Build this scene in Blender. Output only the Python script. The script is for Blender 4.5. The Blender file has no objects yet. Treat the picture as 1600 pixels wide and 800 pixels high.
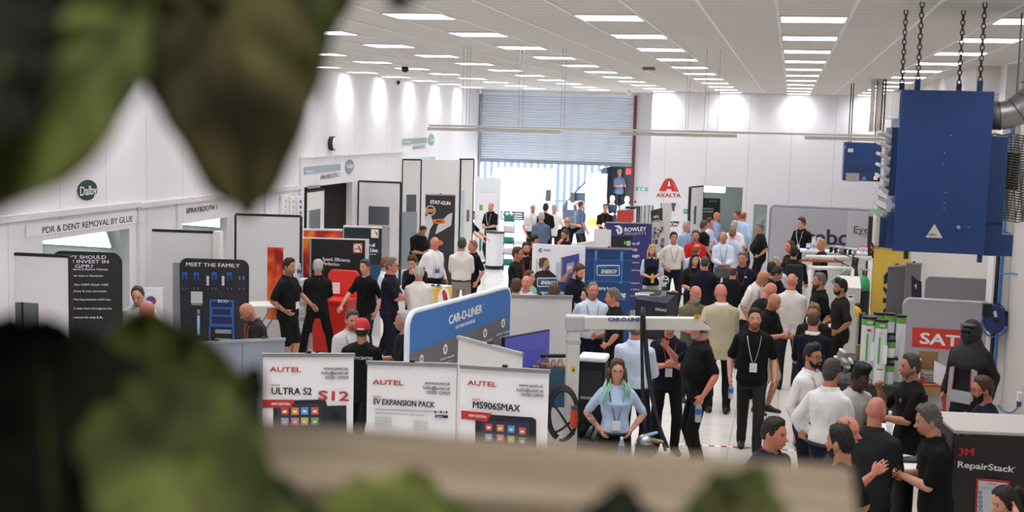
import bpy, bmesh, math, random
import numpy as np
from mathutils import Vector, Matrix
random.seed(7)
scene = bpy.context.scene
COL = scene.collection

# ------------------------------------------------------------------ camera, world, sun, exposure
H = 4.1
FPX = 1967.0
def _basis():
    vp = np.array([437.07, 195.8, -FPX]); vp /= np.linalg.norm(vp)
    z = -np.array([-498.8, -18647.0, -FPX]); z -= vp * (z @ vp); z /= np.linalg.norm(z)
    return np.array([np.cross(vp, z), vp, z])
RM = _basis()                       # rows: hall axes X (across), Y (along), Z (up) in camera coordinates
CAMP = np.array([0.0, 0.0, H])
cam = bpy.data.cameras.new('camera'); cam_o = bpy.data.objects.new('camera', cam); COL.objects.link(cam_o)
cam.sensor_width = 36.0; cam.lens = FPX / 1600.0 * 36.0
M4 = Matrix([list(RM[0]) + [0], list(RM[1]) + [0], list(RM[2]) + [H], [0, 0, 0, 1]])
cam_o.matrix_world = M4
cam.clip_start = 0.05; cam.clip_end = 300
cam.dof.use_dof = True; cam.dof.focus_distance = 18.0; cam.dof.aperture_fstop = cam.lens / 1000.0 / 0.0105
scene.camera = cam_o
world = bpy.data.worlds.new('world'); scene.world = world; world.use_nodes = True
bg = world.node_tree.nodes['Background']; bg.inputs[0].default_value = (0.82, 0.91, 1.0, 1); bg.inputs[1].default_value = 9.0
sun = bpy.data.lights.new('sun', 'SUN'); sun.energy = 7.0; sun.angle = 0.02; sun.color = (1, .96, .9)
sun_o = bpy.data.objects.new('sun', sun); COL.objects.link(sun_o)
sun_o.rotation_euler = Vector((.55, .35, -.75)).to_track_quat('-Z', 'Y').to_euler(); sun_o.location = (-10, 44, 20)
LIGHT_STRENGTH = 6.0; LAMP_W = 12.6
scene.view_settings.view_transform = 'Standard'; scene.view_settings.look = 'None'
scene.view_settings.exposure = 0.0; scene.view_settings.gamma = 1.0; scene.view_settings.use_curve_mapping = False
scene.cycles.use_denoising = True
scene.cycles.max_bounces = 8; scene.cycles.diffuse_bounces = 5; scene.cycles.sample_clamp_indirect = 6.0

# sight lines of the photograph, used to measure where things stand in the hall
def ray(px, py): return RM @ np.array([px - 800.0, -(py - 400.0), -FPX])
def atz(px, py, z): d = ray(px, py); return CAMP + d * ((z - H) / d[2])
def at(px, py, y): d = ray(px, py); return CAMP + d * (y / d[1])
def atx(px, py, x): d = ray(px, py); return CAMP + d * (x / d[0])

# ------------------------------------------------------------------ materials
_mats = {}
def s2l(c): return tuple((v / 12.92 if v <= .04045 else ((v + .055) / 1.055) ** 2.4) for v in c)
def hexc(h): h = h.lstrip('#'); return s2l(tuple(int(h[i:i + 2], 16) / 255 for i in (0, 2, 4)))
def mat(name, col='#808080', rough=.6, metal=0.0, var=.06, scale=6.0, bump=0.0, emit=0.0, spec=.5, alpha=1.0, trans=0.0):
    key = (name, col, rough, metal, emit, alpha)
    if key in _mats: return _mats[key]
    m = bpy.data.materials.new(name); m.use_nodes = True; nt = m.node_tree; N = nt.nodes; L = nt.links
    b = N['Principled BSDF']; c = hexc(col) if isinstance(col, str) else col
    b.inputs['Roughness'].default_value = rough; b.inputs['Metallic'].default_value = metal
    b.inputs['Specular IOR Level'].default_value = spec
    if emit:
        b.inputs['Emission Color'].default_value = (*c, 1); b.inputs['Emission Strength'].default_value = emit
    if alpha < 1: b.inputs['Alpha'].default_value = alpha
    if trans: b.inputs['Transmission Weight'].default_value = trans
    tc = N.new('ShaderNodeTexCoord'); nz = N.new('ShaderNodeTexNoise'); nz.inputs['Scale'].default_value = scale
    nz.inputs['Detail'].default_value = 3
    L.new(tc.outputs['Object'], nz.inputs['Vector'])
    mx = N.new('ShaderNodeMix'); mx.data_type = 'RGBA'
    mx.inputs[6].default_value = (*[max(0, v * (1 - var)) for v in c], 1); mx.inputs[7].default_value = (*[min(1, v * (1 + var)) for v in c], 1)
    L.new(nz.outputs['Fac'], mx.inputs[0]); L.new(mx.outputs[2], b.inputs['Base Color'])
    if bump:
        bp = N.new('ShaderNodeBump'); bp.inputs['Strength'].default_value = bump; bp.inputs['Distance'].default_value = .02
        L.new(nz.outputs['Fac'], bp.inputs['Height']); L.new(bp.outputs['Normal'], b.inputs['Normal'])
    _mats[key] = m
    return m
def nodes_of(m): return m.node_tree.nodes, m.node_tree.links, m.node_tree.nodes['Principled BSDF']
def cloth(col, rough=.85):
    key = ('cloth', col)
    if key in _mats: return _mats[key]
    m = mat('cloth_' + col.strip('#'), col, rough, var=.12, scale=9, bump=.35, spec=.25)
    _mats[key] = m
    return m
def stripes(name, c0, c1, axis, period, frac, rough=.6, off=0.0, coord='Object', bump=.0):
    """two colours in straight bands along one object axis"""
    m = bpy.data.materials.new(name); m.use_nodes = True; N, L, b = nodes_of(m)
    b.inputs['Roughness'].default_value = rough
    tc = N.new('ShaderNodeTexCoord'); sp = N.new('ShaderNodeSeparateXYZ'); L.new(tc.outputs[coord], sp.inputs[0])
    a = N.new('ShaderNodeMath'); a.operation = 'ADD'; a.inputs[1].default_value = off + 1000 * period; L.new(sp.outputs[axis], a.inputs[0])
    d = N.new('ShaderNodeMath'); d.operation = 'DIVIDE'; d.inputs[1].default_value = period; L.new(a.outputs[0], d.inputs[0])
    fr = N.new('ShaderNodeMath'); fr.operation = 'FRACT'; L.new(d.outputs[0], fr.inputs[0])
    lt = N.new('ShaderNodeMath'); lt.operation = 'LESS_THAN'; lt.inputs[1].default_value = frac; L.new(fr.outputs[0], lt.inputs[0])
    mx = N.new('ShaderNodeMix'); mx.data_type = 'RGBA'; mx.inputs[6].default_value = (*hexc(c0), 1); mx.inputs[7].default_value = (*hexc(c1), 1)
    L.new(lt.outputs[0], mx.inputs[0]); L.new(mx.outputs[2], b.inputs['Base Color'])
    return m

# ------------------------------------------------------------------ mesh helpers
class MB:
    def __init__(s): s.v = []; s.f = []
    def add(s, vs, fs):
        o = len(s.v); s.v += [tuple(map(float, p)) for p in vs]; s.f += [tuple(i + o for i in f) for f in fs]; return s
    def box(s, x0, x1, y0, y1, z0, z1):
        return s.add([(x, y, z) for z in (z0, z1) for y in (y0, y1) for x in (x0, x1)],
                     [(0, 2, 3, 1), (4, 5, 7, 6), (0, 1, 5, 4), (2, 6, 7, 3), (0, 4, 6, 2), (1, 3, 7, 5)])
    def obox(s, c, ax, ay, az):
        """box from centre and three half-axis vectors"""
        c, ax, ay, az = map(np.array, (c, ax, ay, az))
        return s.add([c + i * ax + j * ay + k * az for k in (-1, 1) for j in (-1, 1) for i in (-1, 1)],
                     [(0, 2, 3, 1), (4, 5, 7, 6), (0, 1, 5, 4), (2, 6, 7, 3), (0, 4, 6, 2), (1, 3, 7, 5)])
    def prism(s, poly, ext):
        """polygon (3-D points) pushed along a vector, both ends closed"""
        n = len(poly); ext = np.array(ext)
        s.add([np.array(p) for p in poly] + [np.array(p) + ext for p in poly],
              [tuple(range(n))[::-1], tuple(range(n, 2 * n))] + [(i, (i + 1) % n, (i + 1) % n + n, i + n) for i in range(n)])
        return s
    def loft(s, rings, cap=True):
        n = len(rings[0]); o = len(s.v); fs = []
        for k in range(len(rings) - 1):
            for i in range(n):
                a = k * n + i; b = k * n + (i + 1) % n
                fs.append((a, b, b + n, a + n))
        vs = [p for r in rings for p in r]
        if cap: fs += [tuple(range(n))[::-1], tuple(range((len(rings) - 1) * n, len(rings) * n))]
        return s.add(vs, fs)
    def ell(s, c, ax, ay, az, n=12, m=8):
        c, ax, ay, az = map(np.array, (c, ax, ay, az)); rings = []
        for k in range(m + 1):
            e = -math.pi / 2 + math.pi * (k + (.08 if k == 0 else -.08 if k == m else 0)) / m
            rings.append([c + az * math.sin(e) + math.cos(e) * (ax * math.cos(t) + ay * math.sin(t)) for t in np.linspace(0, 2 * math.pi, n, endpoint=False)])
        return s.loft(rings)
    def tube(s, pts, r, n=8, closed=False, flat=1.0, up=None):
        pts = [np.array(p, float) for p in pts]; m = len(pts); rs = r if isinstance(r, (list, tuple)) else [r] * m
        rings = []; prev = None
        for i, p in enumerate(pts):
            a = pts[(i - 1) % m] if (closed or i > 0) else p; b = pts[(i + 1) % m] if (closed or i < m - 1) else p
            d = b - a; d = d / (np.linalg.norm(d) + 1e-9)
            ref = np.array(up, float) if up is not None else (prev if prev is not None else (np.array([0, 0, 1.]) if abs(d[2]) < .9 else np.array([1., 0, 0])))
            u = np.cross(d, ref); nu = np.linalg.norm(u)
            if nu < 1e-6: u = np.cross(d, [1., .3, 0]); nu = np.linalg.norm(u)
            u /= nu; w = np.cross(u, d); prev = w
            rings.append([p + rs[i] * (u * math.cos(t) + w * flat * math.sin(t)) for t in np.linspace(0, 2 * math.pi, n, endpoint=False)])
        if closed: rings.append(rings[0]); return s.loft(rings, cap=False)
        return s.loft(rings)
    def cone(s, p0, p1, r0, r1, n=10, k=3):
        """round cone: tapered segment with rounded ends"""
        p0 = np.array(p0, float); p1 = np.array(p1, float); d = p1 - p0; L = np.linalg.norm(d) + 1e-9; d /= L
        ref = np.array([0, 0, 1.]) if abs(d[2]) < .9 else np.array([1., 0, 0])
        u = np.cross(d, ref); u /= np.linalg.norm(u); w = np.cross(u, d); rings = []
        for j in range(k + 1):
            e = math.pi / 2 * (1 - j / k) * .95; rings.append((p0 - d * r0 * math.sin(e), r0 * math.cos(e)))
        for j in range(k + 1):
            e = math.pi / 2 * (j / k) * .95; rings.append((p1 + d * r1 * math.sin(e), r1 * math.cos(e)))
        T = np.linspace(0, 2 * math.pi, n, endpoint=False)
        return s.loft([[c + r * (u * math.cos(t) + w * math.sin(t)) for t in T] for c, r in rings])
    def cyl(s, c, r, z0, z1, n=20, r1=None):
        T = np.linspace(0, 2 * math.pi, n, endpoint=False); r1 = r if r1 is None else r1
        return s.loft([[(c[0] + r * math.cos(t), c[1] + r * math.sin(t), z0) for t in T], [(c[0] + r1 * math.cos(t), c[1] + r1 * math.sin(t), z1) for t in T]])
    def build(s, name, m, parent=None, smooth=False, bevel=0.0, local=False):
        me = bpy.data.meshes.new(name); me.from_pydata(s.v, [], s.f); me.update()
        bm = bmesh.new(); bm.from_mesh(me); bmesh.ops.recalc_face_normals(bm, faces=bm.faces); bm.to_mesh(me); bm.free()
        if smooth:
            me.polygons.foreach_set('use_smooth', [True] * len(me.polygons))
        me.materials.append(m)
        o = bpy.data.objects.new(name, me); COL.objects.link(o)
        if parent is not None:
            o.parent = parent
            if not local: o.matrix_parent_inverse = parent.matrix_world.inverted()
        if bevel:
            bv = o.modifiers.new('bevel', 'BEVEL'); bv.width = bevel; bv.segments = 2; bv.limit_method = 'ANGLE'
        return o
def tag(o, label=None, cat=None, group=None, kind=None):
    if label: o['label'] = label
    if cat: o['category'] = cat
    if group: o['group'] = group
    if kind: o['kind'] = kind
    return o
def thing(name, loc, label, cat, group=None, rz=0.0):
    o = bpy.data.objects.new(name, None); COL.objects.link(o); o.empty_display_size = .2
    o.location = tuple(map(float, loc)); o.rotation_euler = (0, 0, rz)
    o.matrix_world = Matrix.Translation(Vector(tuple(map(float, loc)))) @ Matrix.Rotation(rz, 4, 'Z')
    return tag(o, label, cat, group)
def struct(name, mb, m, **k):
    o = mb.build(name, m, **k); o['kind'] = 'structure'; return o
def dup(o, loc=None, label=None, parent=None):
    """copy of a thing together with its parts and their sub-parts"""
    c = o.copy(); COL.objects.link(c)
    if parent is not None: c.parent = parent
    if loc is not None:
        d = Vector(tuple(map(float, loc))); c.location = d
    if label: c['label'] = label
    for ch in o.children: dup(ch, parent=c)
    return c
def text(s, origin, ux, uz, size, m, parent=None, name='lettering', bold=0.0, align='LEFT', width=None, space=1.0, depth=.001, shear=0.0):
    """raised lettering: origin on the baseline, ux along the line, uz up the letters"""
    c = bpy.data.curves.new(name, 'FONT'); c.body = s; c.size = size; c.align_x = align; c.extrude = depth; c.offset = 0
    c.space_character = space; c.resolution_u = 3; c.shear = shear
    ux = Vector(tuple(map(float, ux))).normalized(); uz = Vector(tuple(map(float, uz))).normalized(); n = ux.cross(uz)
    t = bpy.data.objects.new(name + '_tmp', c); COL.objects.link(t)
    bpy.context.view_layer.update()
    w = max(1e-4, t.dimensions[0]); k = (width / w) if width else 1.0
    me = bpy.data.meshes.new_from_object(t.evaluated_get(bpy.context.evaluated_depsgraph_get()))
    bpy.data.objects.remove(t)
    if bold:      # heavier strokes: the outline repeated a hair to each side
        vs = [v.co.copy() for v in me.vertices]; fs = [tuple(p.vertices) for p in me.polygons]; n_ = len(vs); b_ = bold * size * .8; V = []; Fc_ = []
        for q, (dx, dy) in enumerate(((-b_, 0), (b_, 0), (0, -b_ * .6), (0, b_ * .6))):
            V += [(v.x + dx / k, v.y + dy, v.z + .00035 * q) for v in vs]; Fc_ += [tuple(i + q * n_ for i in f) for f in fs]
        me = bpy.data.meshes.new(name); me.from_pydata(V, [], Fc_)
    og = Vector(tuple(map(float, origin)))
    mw = Matrix((( ux.x, uz.x, n.x, og.x), (ux.y, uz.y, n.y, og.y), (ux.z, uz.z, n.z, og.z), (0, 0, 0, 1)))
    me.transform(mw @ Matrix.Diagonal((k, 1, 1, 1)))
    me.materials.clear(); me.materials.append(m)
    o = bpy.data.objects.new(name, me); COL.objects.link(o)
    if parent is not None: o.parent = parent; o.matrix_parent_inverse = parent.matrix_world.inverted()
    return o

class Face:
    """a flat upright face in the hall (board, banner, wall): measures photo points on it and lays print on it"""
    def __init__(s, a, b, root, lift=.004, vert=(0, 0, 1)):
        s.a = np.array(a, float); s.u = np.array(b, float) - s.a; s.u[2] = 0 if vert == (0, 0, 1) else s.u[2]; s.w = np.linalg.norm(s.u); s.u /= s.w
        s.v = np.array(vert, float); s.v /= np.linalg.norm(s.v); s.n = np.cross(s.u, s.v)
        if s.n @ (CAMP - s.a) < 0: s.n = -s.n
        s.root = root; s.lift = lift; s.k = 0
    def hit(s, px, py):
        d = ray(px, py); t = ((s.a - CAMP) @ s.n) / (d @ s.n); return CAMP + d * t
    def off(s):
        s.k += 1; return s.n * (s.lift + .0006 * s.k)
    def poly(s, pts, m, name='print', thick=.002):
        o = s.off(); return MB().prism([s.hit(*p) + o for p in pts], s.n * -min(thick, s.lift)).build(name, m, s.root)
    def rect(s, x0, y0, x1, y1, m, name='print'):
        """rectangle square to the face, from two opposite photo corners"""
        p = s.hit(x0, y0); q = s.hit(x1, y1); du = (q - p) @ s.u; dv = (q - p) @ s.v; o = s.off()
        return MB().prism([p + o, p + s.u * du + o, p + s.u * du + s.v * dv + o, p + s.v * dv + o], s.n * -.002).build(name, m, s.root)
    def disc(s, x, y, rpx, m, name='print', rx=None, n=28, ring=None):
        c = s.hit(x, y); r = np.linalg.norm(s.hit(x, y + rpx) - c); ru = r if rx is None else abs((s.hit(x + rx, y) - c) @ s.u); o = s.off()
        T = np.linspace(0, 2 * math.pi, n, endpoint=False)
        if ring:
            mb = MB(); out = [c + o + s.u * ru * math.cos(t) + s.v * r * math.sin(t) for t in T]; inn = [c + o + ring * (s.u * ru * math.cos(t) + s.v * r * math.sin(t)) for t in T]
            mb.add(out + inn, [(i, (i + 1) % n, (i + 1) % n + n, i + n) for i in range(n)]); return mb.build(name, m, s.root)
        return MB().prism([c + o + s.u * ru * math.cos(t) + s.v * r * math.sin(t) for t in T], s.n * -.002).build(name, m, s.root)
    def text(s, str_, x0, y0, x1, y1, hpx, m, bold=.02, align='LEFT', shear=0.0, name='lettering', space=1.0):
        """one line of lettering from photo point (x0,y0) to (x1,y1) along its baseline, capitals hpx high"""
        p = s.hit(x0, y0); q = s.hit(x1, y1); du = (q - p) @ s.u; dv = (q - p) @ s.v
        hh = abs((s.hit(x0, y0 - hpx) - p) @ s.v)
        ux = s.u * du + s.v * dv; wd = np.linalg.norm(ux); ux /= wd; nn = s.n
        uz = np.cross(nn, ux) if (np.cross(nn, ux) @ s.v) > 0 else -np.cross(nn, ux)
        return text(str_, p + s.off(), ux, uz, hh / .73, m, s.root, name, bold, 'LEFT', wd, space, .0008, shear)

# ------------------------------------------------------------------ people
SKIN = {'pale': '#d9a68e', 'fair': '#cf957b', 'ruddy': '#cc8069', 'tan': '#b97f60', 'olive': '#a8734f', 'dark': '#4f3021'}
HAIRC = {'black': '#120f0e', 'dark': '#241a14', 'brown': '#4a3222', 'light': '#7d5f41', 'blond': '#b38d5c', 'ginger': '#8a4f2a', 'grey': '#66615b', 'darkgrey': '#403c38', 'white': '#aaa59d', 'strawberry': '#b98a5c'}
def _skin_mat():
    m = bpy.data.materials.new('skin'); m.use_nodes = True; N, L, b = nodes_of(m)
    at_ = N.new('ShaderNodeAttribute'); at_.attribute_name = 'tone'
    nz = N.new('ShaderNodeTexNoise'); nz.inputs['Scale'].default_value = 40
    mx = N.new('ShaderNodeMix'); mx.data_type = 'RGBA'; mx.blend_type = 'MULTIPLY'; mx.inputs[0].default_value = .12
    L.new(at_.outputs['Color'], mx.inputs[6]); L.new(nz.outputs['Color'], mx.inputs[7])
    L.new(mx.outputs[2], b.inputs['Base Color']); b.inputs['Roughness'].default_value = .5
    b.inputs['Subsurface Weight'].default_value = 0.0
    return m
SKINM = _skin_mat()
def sstep(a, b, x): t = np.clip((x - a) / (b - a), 0, 1); return t * t * (3 - 2 * t)
def _rx(a): c, s = math.cos(a), math.sin(a); return np.array([[1, 0, 0], [0, c, s], [0, -s, c]])   # leans +z towards +y
def _rz(a): c, s = math.cos(a), math.sin(a); return np.array([[c, -s, 0], [s, c, 0], [0, 0, 1]])
def _ry(a): c, s = math.cos(a), math.sin(a); return np.array([[c, 0, s], [0, 1, 0], [-s, 0, c]])
def headpt(a, e, off=0.0):
    """point of the head's skin at azimuth a (0 = nose, + = person's right) and elevation e, head-centred"""
    ce = np.where(e > 0, np.abs(np.cos(e)) ** .8, np.cos(e)); cx = ce * np.sin(a); cy = ce * np.cos(a); cz = np.sin(e); t = np.clip(-cz, 0, 1)
    x = (.074 + off) * cx * (1 - .27 * t); z = (.117 + off) * cz
    y = (.096 + off) * cy
    y = np.where(cy > 0, y + np.clip(cy, 0, 1) * .036 * t ** 2, y * (1 - .36 * t))
    y = np.where(cy > 0, y * (1 - .05 * np.exp(-((cx) / .4) ** 2) * 0), y)
    for sx in (-1, 1):
        g = np.exp(-(((x - sx * .031) / .016) ** 2 + ((z - .010) / .012) ** 2)) * (cy > 0); y = y - .009 * g
        g = np.exp(-(((x - sx * .036) / .016) ** 2 + ((z + .022) / .014) ** 2)) * (cy > 0); y = y + .004 * g
        g = np.exp(-(((x - sx * .026) / .02) ** 2 + ((z - .030) / .007) ** 2)) * (cy > 0); y = y + .005 * g
    y = y + .006 * np.exp(-((x / .02) ** 2 + ((z + .095) / .016) ** 2)) * (cy > 0)
    return np.stack([x, y, z], -1)
def remesh(mb, voxel, smooth=2, name='tmp'):
    me = bpy.data.meshes.new(name); me.from_pydata(mb.v, [], mb.f)
    o = bpy.data.objects.new(name, me); COL.objects.link(o)
    r = o.modifiers.new('r', 'REMESH'); r.mode = 'VOXEL'; r.voxel_size = voxel; r.adaptivity = 0
    if smooth:
        sm = o.modifiers.new('s', 'SMOOTH'); sm.iterations = smooth; sm.factor = .5
    dg = bpy.context.evaluated_depsgraph_get()
    out = bpy.data.meshes.new_from_object(o.evaluated_get(dg)); bpy.data.objects.remove(o); bpy.data.meshes.remove(me)
    out.polygons.foreach_set('use_smooth', [True] * len(out.polygons))
    return out
def getco(me): a = np.empty(len(me.vertices) * 3, np.float32); me.vertices.foreach_get('co', a); return a.reshape(-1, 3)
def setco(me, a): me.vertices.foreach_set('co', np.ascontiguousarray(a, np.float32).ravel()); me.update()
def meobj(name, me, m, parent):
    me.name = name; me.materials.clear(); me.materials.append(m); o = bpy.data.objects.new(name, me); COL.objects.link(o); o.parent = parent; return o
def folds(me, amp, seed, stretch=(1, 1, .55)):
    p = getco(me); nn = np.empty(len(me.vertices) * 3, np.float32); me.vertices.foreach_get('normal', nn); nn = nn.reshape(-1, 3)
    rg = np.random.RandomState(seed); d = np.zeros(len(p)); q = p * np.array(stretch)
    w = np.stack([np.sin(q @ rg.normal(0, 9, 3) + rg.uniform(0, 6)) for _ in range(3)], -1) * .06
    for k in range(5):
        fr = rg.normal(0, 1, 3); fr = fr / np.linalg.norm(fr) * rg.uniform(22, 55); d += np.sin((q + w) @ fr + rg.uniform(0, 6)) / 5
    setco(me, p + nn * (amp * d)[:, None])
#            target in the upper body's frame (x = outwards), elbow direction, palm normal ('in' towards the body axis or a vector), finger curl, hang
POSE = {
 'down':   ((.27, .05, .93), (.35, -1, 0), 'in', .25, True), 'hip': ((.165, .06, 1.0), (1, -.55, .1), 'in', .35, False),
 'cross':  ((-.07, .20, 1.19), (.9, .1, -.9), 'back', .5, False), 'cross2': ((-.10, .24, 1.14), (.9, .1, -.9), 'back', .6, False),
 'fold':   ((.05, .25, 1.08), (.7, -.5, -.7), 'in', .6, False), 'hold': ((.12, .34, 1.16), (.5, -.6, -1), 'in', .75, False),
 'hold2':  ((.04, .28, 1.20), (.6, -.4, -1), 'in', .8, False), 'reach': ((.20, .50, 1.12), (.6, -.2, -1), 'dn', .3, False),
 'reachlow': ((.22, .45, .98), (.6, -.3, -.6), 'dn', .3, False), 'ear': ((.11, .06, 1.60), (1, .35, -.6), 'in', .5, False),
 'head':   ((.13, .02, 1.74), (1, .3, .1), 'in', .3, False), 'chin': ((.03, .19, 1.46), (.5, .2, -1), 'back', .9, False),
 'up':     ((.22, .34, 1.40), (.5, -.3, -1), 'in', .35, False), 'fist': ((.16, .28, 1.40), (.5, -.2, -1), 'in', 1.2, False),
 'back':   ((.03, -.20, 1.02), (1, -.6, 0), 'out', .4, False), 'pocket': ((.20, .05, .90), (1, -.8, 0), 'in', .3, False),
 'side':   ((.42, .14, 1.02), (.5, -1, 0), 'in', .3, False), 'point': ((.17, .48, 1.30), (.6, -.2, -1), 'dn', .6, False),
 'belly':  ((.0, .22, 1.10), (1, -.1, -.5), 'back', .4, False),
 'drink':  ((.07, .27, 1.36), (.5, -.1, -1), 'in', .8, False),
}
STANCE = {'std': ((.12, .02, .25), (.12, -.02, .25)), 'wide': ((.27, 0, .3), (.27, 0, .3)), 'cross': ((-.04, .10, .1), (.06, -.06, .3)),
          'walk': ((.08, .26, .05), (.08, -.22, .05)), 'step': ((.10, .16, .2), (.12, -.12, .3)), 'close': ((.08, .0, .2), (.08, .0, .2))}
def ik(S, W, l1, l2, pole):
    d = W - S; L = np.linalg.norm(d)
    if L > (l1 + l2) * .995: d = d / L * (l1 + l2) * .995; L = (l1 + l2) * .995; W = S + d
    u = d / L; a = (l1 * l1 - l2 * l2 + L * L) / (2 * L); hh = math.sqrt(max(0, l1 * l1 - a * a))
    p = np.array(pole, float); p = p - u * (p @ u); n = np.linalg.norm(p); p = p / n if n > 1e-6 else np.array([0, -1, 0])
    return S + u * a + p * hh, W
HAIRLINE = {
 'short': ([0, 35, 50, 68, 84, 95, 118, 145, 180], [46, 44, 36, 16, -6, 6, -20, -42, -46]),
 'recede': ([0, 25, 45, 68, 84, 95, 118, 145, 180], [58, 66, 56, 22, -6, 6, -20, -42, -46]),
 'shoe': ([0, 60, 72, 84, 95, 118, 145, 180], [95, 95, 20, -4, 6, -20, -40, -44]),
 'long': ([0, 12, 40, 60, 78, 92, 118, 150, 180], [50, 46, 36, 12, -28, -40, -50, -55, -60]),
}
def make_hair(P, style, hc, fr, hx, rng):
    """hair on the head: cap of hair, plus strands for long hair; P maps head-centred points to the body"""
    kind = {'quiff': 'short', 'buzz': 'short', 'flat': 'short', 'messy': 'short', 'curly': 'short', 'pony': 'long', 'buzzrecede': 'recede', 'shoe': 'shoe', 'recede': 'recede', 'long': 'long', 'short': 'short', 'bob': 'long'}[style]
    A, E = HAIRLINE[kind]; na, ne = 56, 30
    az = np.linspace(-math.pi, math.pi, na, endpoint=False); el = np.linspace(-1.15, 1.50, ne)
    aa, ee = np.meshgrid(az, el); line = np.interp(np.degrees(abs(aa)), A, E); m = np.degrees(ee) - line + rng.normal(0, 2.2, line.shape)
    if kind == 'shoe': m = np.minimum(m, (48 + 0 * m) - np.degrees(ee))
    th = {'buzz': .006, 'buzzrecede': .005, 'short': .013, 'recede': .012, 'quiff': .016, 'flat': .016, 'shoe': .009, 'long': .014, 'pony': .010, 'messy': .018, 'curly': .020, 'bob': .018}[style]
    t = th * sstep(0, 14, m) * (1 + .9 * sstep(.35, 1.1, ee) * (style not in ('buzz', 'buzzrecede', 'shoe', 'pony')))
    if style == 'quiff': t = t + .022 * sstep(.5, 1.0, ee) * np.exp(-(aa / .9) ** 2)
    if style == 'flat': t = t + .032 * sstep(.45, 1.2, ee)
    t = t + rng.normal(0, 1, t.shape) * (.005 if style in ('messy', 'curly') else .0026 if 'buzz' not in style else .001) * (t > .003) - .003
    pts = headpt(aa, ee, t); idx = {}; vs = []; fs = []
    def vi(j, i):
        k = (j, i % na)
        if k not in idx: idx[k] = len(vs); vs.append(P(pts[j, i % na]))
        return idx[k]
    for j in range(ne - 1):
        for i in range(na):
            if max(m[j, i], m[j + 1, i], m[j, (i + 1) % na], m[j + 1, (i + 1) % na]) > -4: fs.append((vi(j, i), vi(j, i + 1), vi(j + 1, i + 1), vi(j + 1, i)))
    if kind != 'shoe':
        k = len(vs); vs.append(P(headpt(np.array(0.), np.array(math.pi / 2), t[-1].mean()).reshape(3))); fs += [(vi(ne - 1, i), vi(ne - 1, i + 1), k) for i in range(na)]
    mb = MB().add(vs, fs)
    if style in ('long', 'bob'):
        L = .30 if style == 'long' else .16
        for k in range(22):
            a = math.radians(75 + 210 * k / 21); e0 = .25
            p0 = headpt(np.array(a), np.array(e0), .006).reshape(3); r_ = .018 + rng.uniform(0, .006)
            sd = math.sin(a); bk = math.cos(a); pts_ = []
            for q in range(7):
                u = q / 6; pts_.append(P(p0 + np.array([sd * .018 * math.sin(u * 3) + rng.normal(0, .003), bk * .012 * u + (.02 * u if abs(sd) > .6 else -.02 * u), -(.06 + L) * u])))
            mb.tube(pts_, [r_ * (1 - .65 * (q / 6) ** 2) for q in range(7)], 7)
    if style == 'pony':
        mb.tube([P(np.array(p)) for p in ((0, -.085, .04), (0, -.13, .05), (.01, -.16, .0), (.02, -.16, -.08), (.02, -.14, -.15))], [.016, .026, .03, .024, .008], 8)
    return mb
FABRIC = {'black': '#0b0b0c', 'tee': '#0d0d0e', 'charcoal': '#232325', 'navy': '#0d1020', 'white': '#dddad9', 'offwhite': '#d3cdc6', 'sky': '#a9bcd8', 'pale': '#c3cfe0', 'blue': '#8fa4c6', 'grey': '#9a9da4',
          'red': '#c0201c', 'olive': '#5f6048', 'beige': '#b3a98d', 'pink': '#d9bdc0', 'lilac': '#b9bccf', 'green': '#9db59a', 'bluegrey': '#5b6880', 'stone': '#8a8478', 'khaki': '#7d6a4c', 'lightgrey': '#b9b7b4', 'shortgrey': '#a09a90', 'jeans': '#1d2433', 'brown': '#1d1714', 'navyvest': '#10162b'}
PEOPLE = []
_pseed = [0]
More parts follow.
